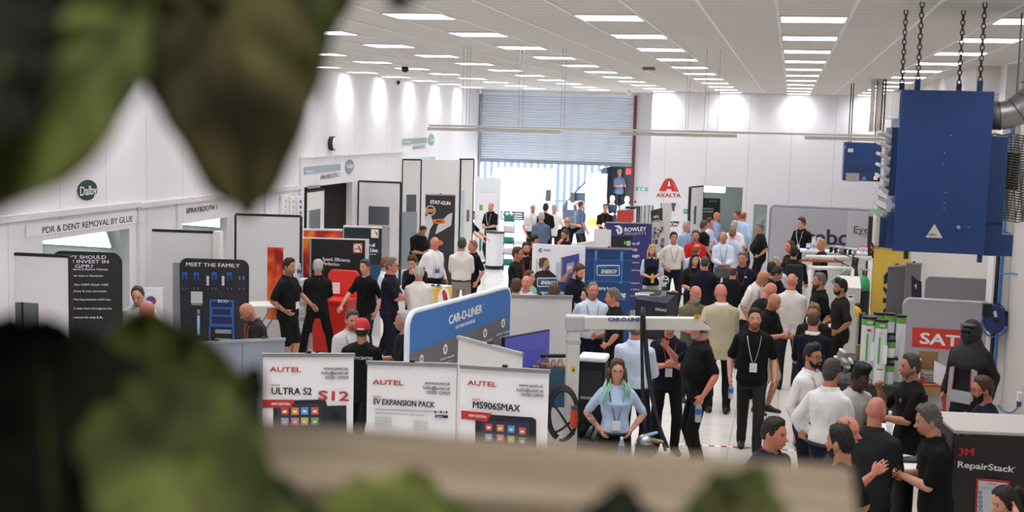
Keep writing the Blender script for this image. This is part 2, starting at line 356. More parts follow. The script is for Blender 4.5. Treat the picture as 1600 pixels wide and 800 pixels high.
def person(px, py, h=1.78, f=0, top='polo', tc='black', bottom='trousers', bc='black', skin='fair', hair=('short', 'brown'), L='down', R='down', lean=0, head=(0, 0), stance='std', fat=0.0,
           beard=None, glasses=False, lanyard=None, badge=False, tattoo='', collar=None, label='', tuck=False, women=False, logo=None, shades=False, cap=None, base=None, tilt=0, shoes='#141313', group=None, headset=False, cat='person'):
    _pseed[0] += 1; rng = np.random.RandomState(_pseed[0] * 13 + 5); k = h / 1.78; ln = math.radians(lean)
    piv = np.array([0, 0, .97]); RU = _rx(ln) @ _ry(math.radians(tilt))
    def U(p): return piv + RU @ (np.array(p, float) - piv)
    def UT(p):
        w = float(np.clip((p[2] - .86) / .26, 0, 1)); return piv + _rx(ln * w) @ _ry(math.radians(tilt) * w) @ (np.array(p, float) - piv)
    RH = _rx(ln * .55 + math.radians(head[1])) ; RH = _rz(math.radians(head[0])) @ RH
    nb = U((0, -.004, 1.50))
    def P(q): return nb + RH @ (np.array(q, float) * 1.05 + np.array([0, .022, .155]))
    # place the figure: the crown of its head on the photo's sight line at its own height
    crown = P((0, 0, .125)) * k
    if base is None:
        w = atz(px, py, crown[2]); view = math.atan2(-w[0], w[1])
        rz = math.radians(f) + math.pi + view
        b = w - np.append((_rz(rz) @ crown)[:2], 0); b[2] = 0
    else:
        b = np.array([*base, 0.]) if len(base) == 2 else np.array(base, float); view = math.atan2(-b[0], b[1]); rz = math.radians(f) + math.pi + view
    far = b[1] > 27
    near = b[1] < 16.5
    root = thing('person' if cat == 'person' else 'mannequin', b, label, cat, group, rz)
    PEOPLE.append((label, b[0], b[1]))
    fem = .9 if women else 1.0
    rings = [(.83, .150, .105, -.004), (.90, .168, .122, -.006), (.97, .165, .124, -.004), (1.05, .155 + .03 * fat, .112 + .05 * fat, .02 * fat), (1.13, .150 + .05 * fat, .108 + .085 * fat, .045 * fat), (1.22, .158 + .045 * fat, .110 + .07 * fat, .04 * fat),
             (1.31, .172, .118 + .03 * fat, .015 * fat), (1.39, .180, .112, 0), (1.44, .168, .092, -.004), (1.475, .125, .076, -.004), (1.50, .080, .066, -.002)]
    if women: rings = [(z, w * (.82 if 1.02 < z < 1.2 else .92 if z > 1.2 else 1.0), d * (1.12 if 1.22 < z < 1.35 else .95), y + (.018 if 1.22 < z < 1.35 else 0)) for z, w, d, y in rings]
    T = np.linspace(0, 2 * math.pi, 24, endpoint=False)
    def ring(z, w, d, y, g=0.0):
        return [UT(((w + g) * np.sign(math.cos(t)) * abs(math.cos(t)) ** .85, y + (d + g) * np.sign(math.sin(t)) * abs(math.sin(t)) ** .85, z)) for t in T]
    body = MB().loft([ring(*r) for r in rings])
    body.cone(U((0, -.006, 1.44)), P((0, -.02, -.05)), .068, .060, 12)
    na, ne = 30, 22; az = np.linspace(-math.pi, math.pi, na, endpoint=False); el = np.linspace(-1.5, 1.5, ne)
    body.loft([[P(q) for q in headpt(az, np.full(na, e))] for e in el])
    body.cone(P((0, .082, .010)), P((0, .112, -.020)), .007, .0125, 8); body.ell(P((0, .100, -.024)), RH @ [.016, 0, 0], RH @ [0, .012, 0], RH @ [0, 0, .009], 8, 5)
    body.ell(P((0, .092, -.058)), RH @ [.023, 0, 0], RH @ [0, .010, 0], RH @ [0, 0, .009], 8, 5)
    for sx in (-1, 1): body.ell(P((sx * .074, -.012, -.004)), RH @ [.011, 0, 0], RH @ [-sx * .006, .020, 0], RH @ [0, 0, .032], 8, 6)
    # arms
    arms = {}; rot = _rz(rz)
    for side, pose in ((-1, L), (1, R)):
        S = U((side * .176 * fem, -.005, 1.405))
        if isinstance(pose, str): tg, pole, pn, curl, hang = POSE[pose]
        else: tg, pole, pn, curl, hang = pose
        if pose in ('cross', 'cross2', 'belly', 'fold', 'hold2'): tg = (tg[0], tg[1] + .09 * fat, tg[2])
        tw = np.array([side * tg[0], tg[1], tg[2]], float)
        Wt = (S + tw - np.array([side * .176, 0, 1.405])) if hang else U(tw)
        pl = np.array([side * pole[0], pole[1], pole[2]], float)
        El, Wr = ik(S, Wt, .288, .256, pl if hang else RU @ pl)
        d = Wr - El; d /= np.linalg.norm(d)
        n = {'in': np.array([-side, 0, 0.]), 'dn': np.array([0, 0, -1.]), 'back': np.array([0, -1., 0]), 'out': np.array([0, 1., 0])}[pn] if isinstance(pn, str) else np.array(pn, float)
        n = RU @ n; n = n - d * (n @ d); nn_ = np.linalg.norm(n); n = n / nn_ if nn_ > .05 else np.cross(d, [0, 0, 1.])
        if pose in ('hip', 'back'):   # hand bent forwards at the wrist
            d2 = d * .35 + np.array([-side * .2, .75 if pose == 'hip' else 0, -.3]); d2 /= np.linalg.norm(d2); n = n - d2 * (n @ d2); n /= np.linalg.norm(n)
        elif pose in ('cross', 'cross2'): d2 = d
        else: d2 = d
        t = side * np.cross(d2, n); hs = .9 if women else 1.0
        body.cone(S, El, .052 * fem, .041 * fem, 12); body.cone(El, El + (Wr - El) * .3, .041 * fem, .043 * fem, 12); body.cone(El + (Wr - El) * .3, Wr, .043 * fem, .027 * fem, 12)
        for kk, (off, fl) in enumerate(((.034, .070), (.0115, .080), (-.0115, .073), (-.034, .056))):
            kn = Wr + (d2 * (.092 - .006 * abs(kk - 1)) + t * off) * hs
            body.cone(Wr + d2 * .012, kn, .021 * hs, .013 * hs, 8, 2)
            dd = d2 + t * off * 1.6; dd /= np.linalg.norm(dd); p = kn; ang = 0
            for sg, fr_ in enumerate((.45, .3, .25)):
                ang += curl * (.8 if sg == 0 else 1.0); dv = dd * math.cos(ang) + n * math.sin(ang); q = p + dv * fl * fr_ * hs
                body.cone(p, q, (.0092 - .0008 * sg) * hs, (.0086 - .0008 * sg) * hs, 7, 2); p = q
        tb = Wr + (d2 * .025 + t * .024) * hs; t1 = tb + (t * .62 + d2 * .7 + n * .35) * .042 * hs; t2 = t1 + (t * .25 + d2 * .85 + n * (.3 + .3 * curl)) * .034 * hs
        body.cone(tb, t1, .0145 * hs, .0115 * hs, 8, 2); body.cone(t1, t2, .011 * hs, .009 * hs, 8, 2)
        arms[side] = (S, El, Wr, Wr + d2 * .085 * hs + n * .02, d2, n, t)
    # legs
    legs = {}
    for side, ft in ((-1, STANCE[stance][0]), (1, STANCE[stance][1])):
        Hp = np.array([side * .092, 0, .915]); A = np.array([side * ft[0], ft[1] - .02, .085]); ya = ft[2] * side
        fd = np.array([math.sin(ya), math.cos(ya), 0]); Kn, A = ik(Hp, A, .440, .425, fd + np.array([0, .2, 0]))
        body.cone(Hp, Kn, .080, .053, 12); body.cone(Kn, Kn + (A - Kn) * .35, .054, .054, 12); body.cone(Kn + (A - Kn) * .35, A, .054, .036, 12); body.cone(A, A + fd * .10 + np.array([0, 0, -.056]), .034, .022, 10)
        legs[side] = (Hp, Kn, A, fd)
    SC = lambda me: setco(me, getco(me) * k)
    me = remesh(body, .0066 if near else .009 if not far else .012, 1 if far else 2)
    p = getco(me); q = ((p - nb) @ RH - np.array([0, .022, .155])) / 1.05          # head-centred coordinates of every vertex
    hc = hexc(HAIRC[hair[1]]) if hair and hair[1] in HAIRC else hexc('#3a2a20')
    col = np.tile(np.array(hexc(SKIN[skin])), (len(p), 1)); fr = (q[:, 1] > .04)
    def blend(mask, c, w=1.0):
        mk = (np.clip(mask, 0, 1) * w)[:, None]; col[:] = col * (1 - mk) + np.array(c) * mk
    blend(np.exp(-((q[:, 0] / .06) ** 2 + ((q[:, 2] + .02) / .05) ** 2)) * fr, np.array(hexc(SKIN[skin])) * [1.05, .82, .78], .6)
    for sx in (-1, 1):
        blend(((abs(q[:, 0] - sx * .031) < .017) & (abs(q[:, 2] - .011) < .007) & fr).astype(float), hexc('#d8ccc4'), .45)
        blend(np.exp(-(((q[:, 0] - sx * .031) / .008) ** 2 + ((q[:, 2] - .011) / .0075) ** 2)) * fr * 1.3, hexc('#1d1512'), .9)
        blend(np.exp(-(((q[:, 0] - sx * .031) / .018) ** 4 + ((q[:, 2] - .029) / .006) ** 2)) * fr, hc * np.ones(3) * .8, .75)
    blend(np.exp(-((q[:, 0] / .024) ** 4 + ((q[:, 2] + .058) / .006) ** 2)) * fr, np.array(hexc(SKIN[skin])) * [.85, .5, .48], .8)
    if beard == 'stubble': blend(sstep(-.03, -.05, q[:, 2]) * (q[:, 1] > -.02) * (q[:, 2] > -.13) * (np.abs(q[:, 0]) < .09), hc, .35)
    if hair is None or hair[0] in ('shoe', 'bald'):
        blend(sstep(.0, .05, q[:, 2]) * (q[:, 2] < .13) * (np.abs(q[:, 0]) < .1) * (q[:, 1] < .03) * (q[:, 1] > -.12), hc if hair else hexc('#8d6c5a'), .22)
    for side in (-1, 1):
        if tattoo and ('LR'[side > 0] in tattoo):
            S, El, Wr = arms[side][:3]; dd = Wr - El; tt = (p - El) @ dd / (dd @ dd); near_ = np.linalg.norm(p - (El + np.clip(tt, -.6, 1)[:, None] * dd), axis=1) < .075
            nz = sum(np.sin(p @ rng.normal(0, 60, 3) + rng.uniform(0, 6)) for _ in range(4)); blend(((nz > .2) & near_).astype(float), hexc('#3d4646'), .6)
    a = me.color_attributes.new('tone', 'FLOAT_COLOR', 'POINT'); a.data.foreach_set('color', np.concatenate([col, np.ones((len(p), 1))], 1).astype(np.float32).ravel())
    SC(me); meobj('body', me, SKINM, root)
    cl = lambda c: cloth(FABRIC.get(c, c))
    # shirt
    vox = .012 if near else .015 if not far else .018
    hem = {'polo': .83, 'tee': .82, 'shirt': .84, 'longshirt': .84, 'jacket': .76, 'coat': .76, 'vest': .86}.get(top, .84)
    if tuck: hem = .965
    g = .020 if top not in ('jacket', 'coat') else .034
    sh = MB(); rr = [r for r in rings if r[0] > hem + .03]; r0 = np.interp(hem, [r[0] for r in rings], range(len(rings)))
    lo = rings[0] if hem <= rings[0][0] else tuple(np.array(rings[int(r0)]) * (1 - r0 % 1) + np.array(rings[min(int(r0) + 1, len(rings) - 1)]) * (r0 % 1))
    base_r = [(hem, lo[1], lo[2], lo[3])] + list(rr)
    sh.loft([ring(*r, g=g + (.006 if i < 2 and not tuck else .010 if (i == 1 and tuck) else 0)) for i, r in enumerate(base_r)])
    longs = top in ('longshirt', 'jacket', 'coat')
    for side in (-1, 1): sh.cone(U((side * .03, -.012, 1.492)), U((side * .15, -.006, 1.425)), .050, .050, 12)
    for side in (-1, 1):
        S, El, Wr = arms[side][:3]
        if top == 'vest': sh.cone(U((side * .10, -.004, 1.42)), S, .062, .060, 12); continue
        sh.cone(U((side * .085, -.004, 1.432)), S, .056, .064 * fem + (.008 if top in ('jacket', 'coat') else 0), 12)
        if longs:
            ex = .008 if top in ('jacket', 'coat') else 0
            sh.cone(S, El, .064 + ex, .055 + ex, 12); e1 = El + (Wr - El) * (.97 if top != 'longshirt' or not rng.rand() < .0 else .6); sh.cone(El, e1, .056 + ex, .039 + ex, 12)
        else:
            en = S + (El - S) * .84; sh.cone(S, en, .064 * fem, .058 * fem, 12); sh.cone(S + (El - S) * .7, en, .062 * fem, .061 * fem, 12, 1)
    me = remesh(sh, vox, 3); folds(me, .0115 if not far else .009, _pseed[0]); SC(me)
    shn = {'polo': 'polo_shirt', 'tee': 't_shirt', 'shirt': 'shirt', 'longshirt': 'shirt', 'jacket': 'jacket', 'coat': 'coat', 'vest': 'vest'}[top]
    so = meobj(shn, me, cl(tc), root)
    class kb:
        def __init__(s, mb): mb.v = [tuple(np.array(v) * k) for v in mb.v]; s.mb = mb
        def build(s, *a, **w): return s.mb.build(*a, local=True, **w)
    if top == 'vest':
        u = MB()
        for side in (-1, 1):
            S, El, Wr = arms[side][:3]; u.cone(U((side * .13, 0, 1.42)), S, .05, .063, 12); u.cone(S, S + (El - S) * .85, .062, .056, 12)
        me = remesh(u, vox, 2); SC(me); meobj('shirt_sleeves', me, cl('sky'), root)
    if top in ('polo', 'shirt', 'longshirt', 'jacket', 'vest'):
        c = MB(); ts = np.linspace(math.radians(112), math.radians(428), 22); rin = []
        for dz, gg in ((1.482, .020), (1.515, .013), (1.535, .012), (1.527, .020), (1.493, .030)):
            rin.append([UT(((.070 + gg) * math.cos(t), -.006 + (.062 + gg) * math.sin(t) + .012 * (math.sin(t) > .6), dz - .018 * max(0, math.sin(t)))) for t in ts])
        n_ = len(ts)
        c.add([q_ for r in rin for q_ in r], [(a_ * n_ + i, a_ * n_ + i + 1, (a_ + 1) * n_ + i + 1, (a_ + 1) * n_ + i) for a_ in range(4) for i in range(n_ - 1)])
        kb(c).build('collar', cl(collar or ('white' if top == 'jacket' else tc) if not (top == 'vest') else 'sky'), so, smooth=True)
    if bottom != 'none':
        tr = MB(); pr = [(.80, .140, .098, -.004), (.86, .160, .113, -.006), (.92, .168, .122, -.006), (.985, .160, .120, -.004)]
        tr.loft([ring(*r, g=.013) for r in pr])
        for side in (-1, 1):
            Hp, Kn, A, fd = legs[side]
            if bottom == 'shorts':
                e = Hp + (Kn - Hp) * .92; tr.cone(Hp, e, .094, .084, 12); tr.cone(Hp + (Kn - Hp) * .7, e, .086, .086, 12, 1)
            elif bottom == 'skinny': tr.cone(Hp, Kn, .090, .064, 12); tr.cone(Kn, A, .062, .050, 12)
            else: tr.cone(Hp, Kn, .094, .073, 12); tr.cone(Kn, A, .073, .060, 12); tr.cone(A, A + fd * .03 - [0, 0, .03], .060, .056, 12)
        me = remesh(tr, vox, 3); folds(me, .007, _pseed[0] + 50); SC(me); to = meobj('shorts' if bottom == 'shorts' else 'trousers', me, cl(bc), root)
        if tuck:
            bl = MB().loft([ring(.958, .1655, .124, -.004, g=.024), ring(.99, .165, .122, -.004, g=.024)]); kb(bl).build('belt', mat('belt_leather', '#15110f', .5), to, smooth=True)
    for side in (-1, 1):
        Hp, Kn, A, fd = legs[side]; s_ = MB(); sd = np.array([fd[1], -fd[0], 0]); c0 = np.array([A[0], A[1], 0]); rr_ = []
        for y, w, z in ((-.075, .022, .05), (-.065, .036, .085), (-.02, .042, .125), (.05, .043, .098), (.11, .047, .062), (.165, .044, .05), (.20, .030, .038), (.212, .012, .026)):
            rr_.append([c0 + fd * y + sd * w * math.cos(t) + np.array([0, 0, z / 2 + .002 + z / 2 * math.sin(t)]) for t in np.linspace(0, 2 * math.pi, 12, endpoint=False)])
        kb(s_.loft(rr_)).build('shoe', mat('shoe_leather' + shoes, shoes, .5), root, smooth=True)
    if hair and hair[0] != 'bald':
        hm = mat('hair_' + hair[1], HAIRC[hair[1]], .55, var=.35, scale=60, bump=.5, spec=.35)
        kb(make_hair(P, hair[0], hc, 0, 0, rng)).build('hair', hm, root, smooth=True)
    if beard and beard != 'stubble':
        full = not beard.startswith('trim'); bc_ = beard.split('_')[-1]; na, ne = 34, 16
        az = np.linspace(-1.42, 1.42, na); el = np.linspace(-1.40, -.10, ne); aa, ee = np.meshgrid(az, el)
        upper = np.interp(np.degrees(abs(aa)), [0, 14, 24, 50, 70, 90], [-27, -27, -30, -26, -12, 0]); m = upper - np.degrees(ee)
        q0 = headpt(aa, ee); mouth = (np.abs(q0[..., 0]) < .019) & (np.abs(q0[..., 2] + .060) < .006)
        t = (.014 if full else .007) * sstep(0, 12, m) * (1 + .6 * sstep(-.8, -1.2, ee) * full) - .002; t = np.where(mouth, -.006, t) + rng.normal(0, .0008, t.shape)
        pts = headpt(aa, ee, t); pts[..., 1] += .008 * (np.abs(pts[..., 0]) < .03) * (pts[..., 2] > -.07); mb = MB()
        fs = [(j * na + i, j * na + i + 1, (j + 1) * na + i + 1, (j + 1) * na + i) for j in range(ne - 1) for i in range(na - 1) if m[j, i] > -6]
        mb.add([P(v) for v in pts.reshape(-1, 3)], fs); kb(mb).build('beard', mat('hair_' + bc_, HAIRC[bc_], .6, var=.35, scale=60, bump=.5, spec=.3), root, smooth=True)
    if glasses or shades:
        gm = mat('spectacle_frame', '#17130f', .3); mb = MB(); up = shades
        o = np.array([0, .022, .094]) if up else np.array([0, .104, .010]); tl = _rx(-math.radians(55)) if up else np.eye(3)
        for sx in (-1, 1):
            ring_ = [P(o + tl @ np.array([sx * .032 + .024 * math.cos(t), 0, .017 * math.sin(t)])) for t in np.linspace(0, 2 * math.pi, 14, endpoint=False)]
            mb.tube(ring_, .0028, 5, closed=True)
            if up: mb.add(ring_, [tuple(range(14))])
            mb.tube([P(o + tl @ np.array([sx * .056, 0, .004])), P(np.array([sx * .079, .04, .05 if up else .012])), P(np.array([sx * .080, -.02, .004]))], .0026, 5)
        mb.tube([P(o + tl @ np.array([-.009, .002, .004])), P(o + tl @ np.array([.009, .002, .004]))], .0025, 5)
        kb(mb).build('sunglasses' if shades else 'glasses', gm, root)
    def chest(x, z, extra=.0):
        w = np.interp(z, [r[0] for r in rings], [r[1] for r in rings]); d = np.interp(z, [r[0] for r in rings], [r[2] for r in rings]); y = np.interp(z, [r[0] for r in rings], [r[3] for r in rings])
        return UT((x, y + (d + g + .008 + extra) * (max(0, 1 - (abs(x) / (w + g)) ** 2.3)) ** .45, z))
    if lanyard:
        pts_ = [UT((-.05, -.075, 1.515)), UT((-.083, -.03, 1.505)), chest(-.082, 1.44, .012), chest(-.07, 1.36, .004), chest(-.045, 1.25), chest(-.012, 1.13, .004)]
        pts2 = [np.array([0, 0, 0])]; R_ = [UT((-q_[0], q_[1], q_[2])) for q_ in ()]
        left = pts_; right = [UT((.05, -.075, 1.515)), UT((.083, -.03, 1.505)), chest(.082, 1.44, .012), chest(.07, 1.36, .004), chest(.045, 1.25), chest(.012, 1.13, .004)]
        lo_ = kb(MB().tube(left[::-1] + right, .0075, 6, flat=.35)).build('lanyard', mat('ribbon_' + lanyard, {'orange': '#b5471d', 'blue': '#1f2a55', 'black': '#15151a', 'white': '#dddddf', 'red': '#8c2a20'}[lanyard], .7), root)
        if badge:
            c_ = chest(0, 1.075, .01); kb(MB().obox(c_, RU @ [.045, 0, 0], RU @ [0, .003, 0], RU @ [0, 0, .055])).build('name_badge', mat('badge_card', '#d9d7dc', .5), lo_)
    if logo:
        c_ = chest(-.085 if logo != 'back' else 0, 1.33, .002); kb(MB().obox(c_, RU @ [.022, 0, 0], RU @ [0, .004, 0], RU @ [0, 0, .014])).build('chest_logo', mat('logo_' + logo, {'white': '#d8d8d8', 'orange': '#c8502a', 'red': '#b52a22'}.get(logo, '#d8d8d8'), .6), so)
    if headset:
        mb = MB().tube([P((.084 * math.sin(t), -.005, .03 + .10 * math.cos(t))) for t in np.linspace(-1.75, 1.75, 12)], .007, 6)
        for sx in (-1, 1): mb.ell(P((sx * .085, -.008, .0)), RH @ [.014, 0, 0], RH @ [0, .028, 0], RH @ [0, 0, .032], 10, 6)
        kb(mb).build('ear_defenders', mat('black_plastic', '#101011', .4), root, smooth=True)
    if cap:
        na, ne = 40, 12; az = np.linspace(-math.pi, math.pi, na, endpoint=False); el = np.linspace(.12, 1.5, ne); mb = MB()
        mb.loft([[P(v) for v in headpt(az, np.full(na, e), .020 + .006 * math.sin(e))] for e in el])
        vs = []; 
        for s_ in np.linspace(-1, 1, 9): vs.append(P(headpt(np.array(s_ * .8), np.array(.14), .018).reshape(3)))
        for s_ in np.linspace(1, -1, 9): vs.append(P(headpt(np.array(s_ * .75), np.array(.12), .018).reshape(3) + np.array([0, .075 * (1 - s_ * s_ * .6), -.012])))
        mb.prism(vs, RH @ [0, 0, .006]); kb(mb).build('baseball_cap', mat('cap_cloth', cap, .75), root, smooth=True)
    hands = {s_: b + rot @ (arms[s_][3] * k) for s_ in (-1, 1)}
    info = {'root': root, 'base': b, 'rz': rz, 'hand': hands, 'P': lambda q_: b + rot @ (P(q_) * k), 'U': lambda q_: b + rot @ (U(q_) * k), 'rot': rot, 'dir': {s_: rot @ arms[s_][4] for s_ in (-1, 1)}, 'k': k}
    return info

# ------------------------------------------------------------------ the hall
XL, XR, YB, YS, ZC = -9.4, 3.1, 35.6, 37.9, 5.1     # left wall, right wall, far wall, shutter wall, ceiling
def wall_paint(name, col, seam=None, axis=0, rough=.55):
    m = mat(name, col, rough, var=.02, scale=.7)
    if seam:
        N, L, b = nodes_of(m); tc = N.new('ShaderNodeTexCoord'); sp = N.new('ShaderNodeSeparateXYZ'); L.new(tc.outputs['Object'], sp.inputs[0])
        d = N.new('ShaderNodeMath'); d.operation = 'DIVIDE'; d.inputs[1].default_value = seam; a = N.new('ShaderNodeMath'); a.operation = 'ADD'; a.inputs[1].default_value = 100 * seam
        L.new(sp.outputs[axis], a.inputs[0]); L.new(a.outputs[0], d.inputs[0]); fr = N.new('ShaderNodeMath'); fr.operation = 'FRACT'; L.new(d.outputs[0], fr.inputs[0])
        lt = N.new('ShaderNodeMath'); lt.operation = 'LESS_THAN'; lt.inputs[1].default_value = .014; L.new(fr.outputs[0], lt.inputs[0])
        src = b.inputs['Base Color'].links[0].from_socket; mx = N.new('ShaderNodeMix'); mx.data_type = 'RGBA'; L.new(src, mx.inputs[6]); mx.inputs[7].default_value = (*[v * .72 for v in hexc(col)], 1)
        L.new(lt.outputs[0], mx.inputs[0]); L.new(mx.outputs[2], b.inputs['Base Color'])
    return m
M_WALL_L = wall_paint('white_wall_panels', '#e9e6e9', 1.15, 1); M_WALL_B = wall_paint('white_end_wall_panels', '#e6e4e8', 1.15, 0)
M_WALL_R = wall_paint('grey_white_plaster', '#cdc7c2')
M_WHITE = mat('white_enamel', '#e4e2e0', .4, var=.02); M_OFFW = mat('off_white_enamel', '#cfcbc4', .45, var=.03)
M_BLK = mat('black_plastic', '#101011', .45); M_DARK = mat('dark_rubber_edge', '#1a1a1c', .7)
M_ALU = mat('brushed_aluminium', '#b4b5b8', .32, .8, var=.05); M_STEEL = mat('galvanised_steel', '#9c9a98', .38, .75, var=.15, scale=12)
# floor: pale polished tiles
mf = bpy.data.materials.new('polished_floor_tiles'); mf.use_nodes = True; N, L, b = nodes_of(mf)
br = N.new('ShaderNodeTexBrick'); br.inputs['Color1'].default_value = (*hexc('#d8d4ce'), 1); br.inputs['Color2'].default_value = (*hexc('#d3cec7'), 1); br.inputs['Mortar'].default_value = (*hexc('#aaa397'), 1)
br.offset = 0; br.inputs['Scale'].default_value = 1; br.inputs['Mortar Size'].default_value = .006; br.inputs['Brick Width'].default_value = .6; br.inputs['Row Height'].default_value = .6
tc = N.new('ShaderNodeTexCoord'); L.new(tc.outputs['Object'], br.inputs['Vector']); L.new(br.outputs['Color'], b.inputs['Base Color']); b.inputs['Roughness'].default_value = .22; b.inputs['Specular IOR Level'].default_value = .45
struct('floor', MB().box(XL - 3.2, XR + .3, -2, YS + .3, -.12, 0), mf)
# ceiling: grey-beige boards with fine cross joints
mc = stripes('ceiling_boards', '#d6d3cd', '#a5a099', 1, .294, .06, .8)
struct('ceiling', MB().box(XL - .2, XR + .2, -2, YS + .3, ZC, ZC + .1), mc)
gb = MB()
LX = [.14 + 1.83 * k for k in range(-5, 2)]
for k in range(-15, 5):
    x = .14 + .305 + .61 * k
    if XL < x < XR: gb.box(x - .014, x + .014, -2, YB, ZC - .008, ZC)
struct('trim_1', gb, mat('white_ceiling_bars', '#f4f2ef', .5))
# left wall with its three booth openings and the far personnel openings
OPEN_L = [(14.55, 16.75, 0, 2.42), (18.4, 20.05, 0, 2.36), (23.55, 26.4, 0, 2.72), (30.0, 33.0, 0, 3.15)]
wl = MB(); y0 = -2
for (a, b_, z0, z1) in OPEN_L: wl.box(XL - .15, XL, y0, a, 0, ZC).box(XL - .15, XL, a, b_, z1, ZC); y0 = b_
wl.box(XL - .15, XL, y0, YS, 0, ZC)
struct('wall_left', wl, M_WALL_L)
tr = MB().box(XL, XL + .05, 12, 17.0, 2.72, 2.80).box(XL, XL + .05, 17.0, 23.4, 2.70, 2.78)
for y in (16.98, 18.2, 21.6, 23.3): tr.box(XL, XL + .03, y - .03, y + .03, 0, 2.74 if y < 23 else 3.3)
tr.box(XL, XL + .03, 23.3, 29.9, 3.3, 3.34)
struct('trim_2', tr, mat('white_steel_trim', '#dcd8d8', .4))
# booth rooms behind the left wall (pale green-white enamel, lit inside)
mroom = mat('booth_enamel', '#e2ebe8', .35, var=.02); 
def booth(ya, yb, zt, depth, m, name):
    r = MB().box(XL - depth - .1, XL - depth, ya - .3, yb + .3, 0, zt).box(XL - depth, XL - .15, ya - .4, ya - .3, 0, zt).box(XL - depth, XL - .15, yb + .3, yb + .4, 0, zt).box(XL - depth - .1, XL - .15, ya - .4, yb + .4, zt, zt + .1)
    return struct(name, r, m)
booth(13.9, 17.3, 3.0, 2.8, mroom, 'wall_booth'); booth(18.3, 21.0, 3.0, 2.8, mroom, 'wall_spraybooth')
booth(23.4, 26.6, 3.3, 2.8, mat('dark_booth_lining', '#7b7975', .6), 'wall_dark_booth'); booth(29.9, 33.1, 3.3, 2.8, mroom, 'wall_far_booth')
# far wall with doorway, far room, narrow window and the recess of the shutter
wb = MB()
DX0, DX1, DZ = -2.35, -1.25, 2.49
wb.box(-3.86, DX0, YB, YB + .15, 0, ZC).box(DX0, DX1, YB, YB + .15, DZ, ZC).box(DX1, -.93, YB, YB + .15, 0, ZC).box(-.93, -.56, YB, YB + .15, 2.04, ZC).box(-.93, -.56, YB, YB + .15, 0, .9).box(-.56, XR, YB, YB + .15, 0, ZC)
wb.box(-3.86, -3.71, YB + .15, YS, 0, ZC)
struct('wall_far', wb, M_WALL_B)
fr_ = MB().box(-4.2, 1, YB + 3.0, YB + 3.1, 0, 2.8).box(-3.71, -3.61, YB + .15, YB + 3, 0, 2.8).box(.2, .3, YB + .15, YB + 3, 0, 2.8).box(-3.7, .3, YB + .15, YB + 3.1, 2.8, 2.9)
struct('wall_far_room', fr_, mat('pale_green_room', '#c4d3cd', .5, var=.02))
struct('floor_far_room', MB().box(-3.7, .3, YB, YB + 3.1, -.12, .0), mf)
struct('window_1', MB().box(-.93, -.56, YB + .06, YB + .08, .9, 2.04), mat('narrow_window_glass', '#cfe0da', .05, alpha=.25))
SX0, SX1, SZ = -9.35, -4.62, 2.98
ws = MB().box(SX1, -3.86, YS, YS + .2, 0, ZC).box(XL - .15, SX0, YS, YS + .2, 0, ZC).box(SX0, SX1, YS + .02, YS + .2, 5.0, ZC)
struct('wall_shutter', ws, M_WALL_B)
# right wall, pillar, near wall
struct('wall_right', MB().box(XR, XR + .15, -2, YB, 0, ZC), M_WALL_R)
struct('trim_3', MB().box(XR - .22, XR, 18.75, 19.3, 0, ZC), mat('white_pillar_paint', '#e2dfdd', .5, var=.02))
struct('trim_4', MB().box(XR - .55, XR, 19.3, 35, 4.72, ZC), mat('white_bulkhead_paint', '#d8d3cf', .6, var=.02))
struct('wall_near', MB().box(XL, XR, -2.15, -2, 0, ZC), mat('grey_plaster', '#8a8580', .8))
struct('floor_gallery', MB().box(XL, XR, -2, .95, 2.4, 2.6), mat('gallery_slab', '#8d8a86', .8))
# ceiling lights
m_em = mat('lit_light_panel', '#f4f7ff', .4, emit=LIGHT_STRENGTH); m_lf = mat('light_frame_white', '#e8e6e4', .4)
li = 0
LROWS = ['nearest', 'second', 'third', 'fourth', 'fifth', 'sixth', 'seventh', 'eighth', 'ninth', 'tenth', 'farthest']; LCOLS = ['by the left wall', 'second from the left wall', 'third from the left wall', 'left of mid shutter', 'right of the shutter', 'over the crowd', 'above the blue heater']
LAMP = bpy.data.lights.new('panel_lamp', 'AREA'); LAMP.shape = 'SQUARE'; LAMP.size = .54; LAMP.energy = LAMP_W; LAMP.spread = math.radians(125); LAMP.color = (1, .985, .99)
for ci, x in enumerate(LX):
    for r in range(-5 if ci >= 2 else -1, 11):
        if r == -4 or (r == -5 and ci not in (4, 5)): continue  # unseen pair above the camera, added to light the leaves and rim
        y = 11.7 + 2.35 * r
        if y > (YS - .6 if x < -4.5 else YB - .3): continue
        nm = LROWS[max(r, 0)]
        t = thing('ceiling_light', (x, y, ZC), 'lit square ceiling light, %s in the line %s' % (nm, LCOLS[ci]) if r >= 0 else 'square ceiling light overhead, %s before the line %s' % (('first', 'second', 'third', 'fourth', 'fifth')[-r - 1], LCOLS[ci]), 'ceiling light', 'recessed ceiling light panels')
        MB().box(x - .305, x + .305, y - .305, y - .28, ZC - .014, ZC - .001).box(x - .305, x + .305, y + .28, y + .305, ZC - .014, ZC - .001).box(x - .305, x - .28, y - .28, y + .28, ZC - .014, ZC - .001).box(x + .28, x + .305, y - .28, y + .28, ZC - .014, ZC - .001).build('frame', m_lf, t)
        MB().box(x - .28, x + .28, y - .28, y + .28, ZC - .012, ZC - .001).build('diffuser', m_em, t)
        o = bpy.data.objects.new('lamp', LAMP); COL.objects.link(o); o.parent = t; o.location = (0, 0, -.02)
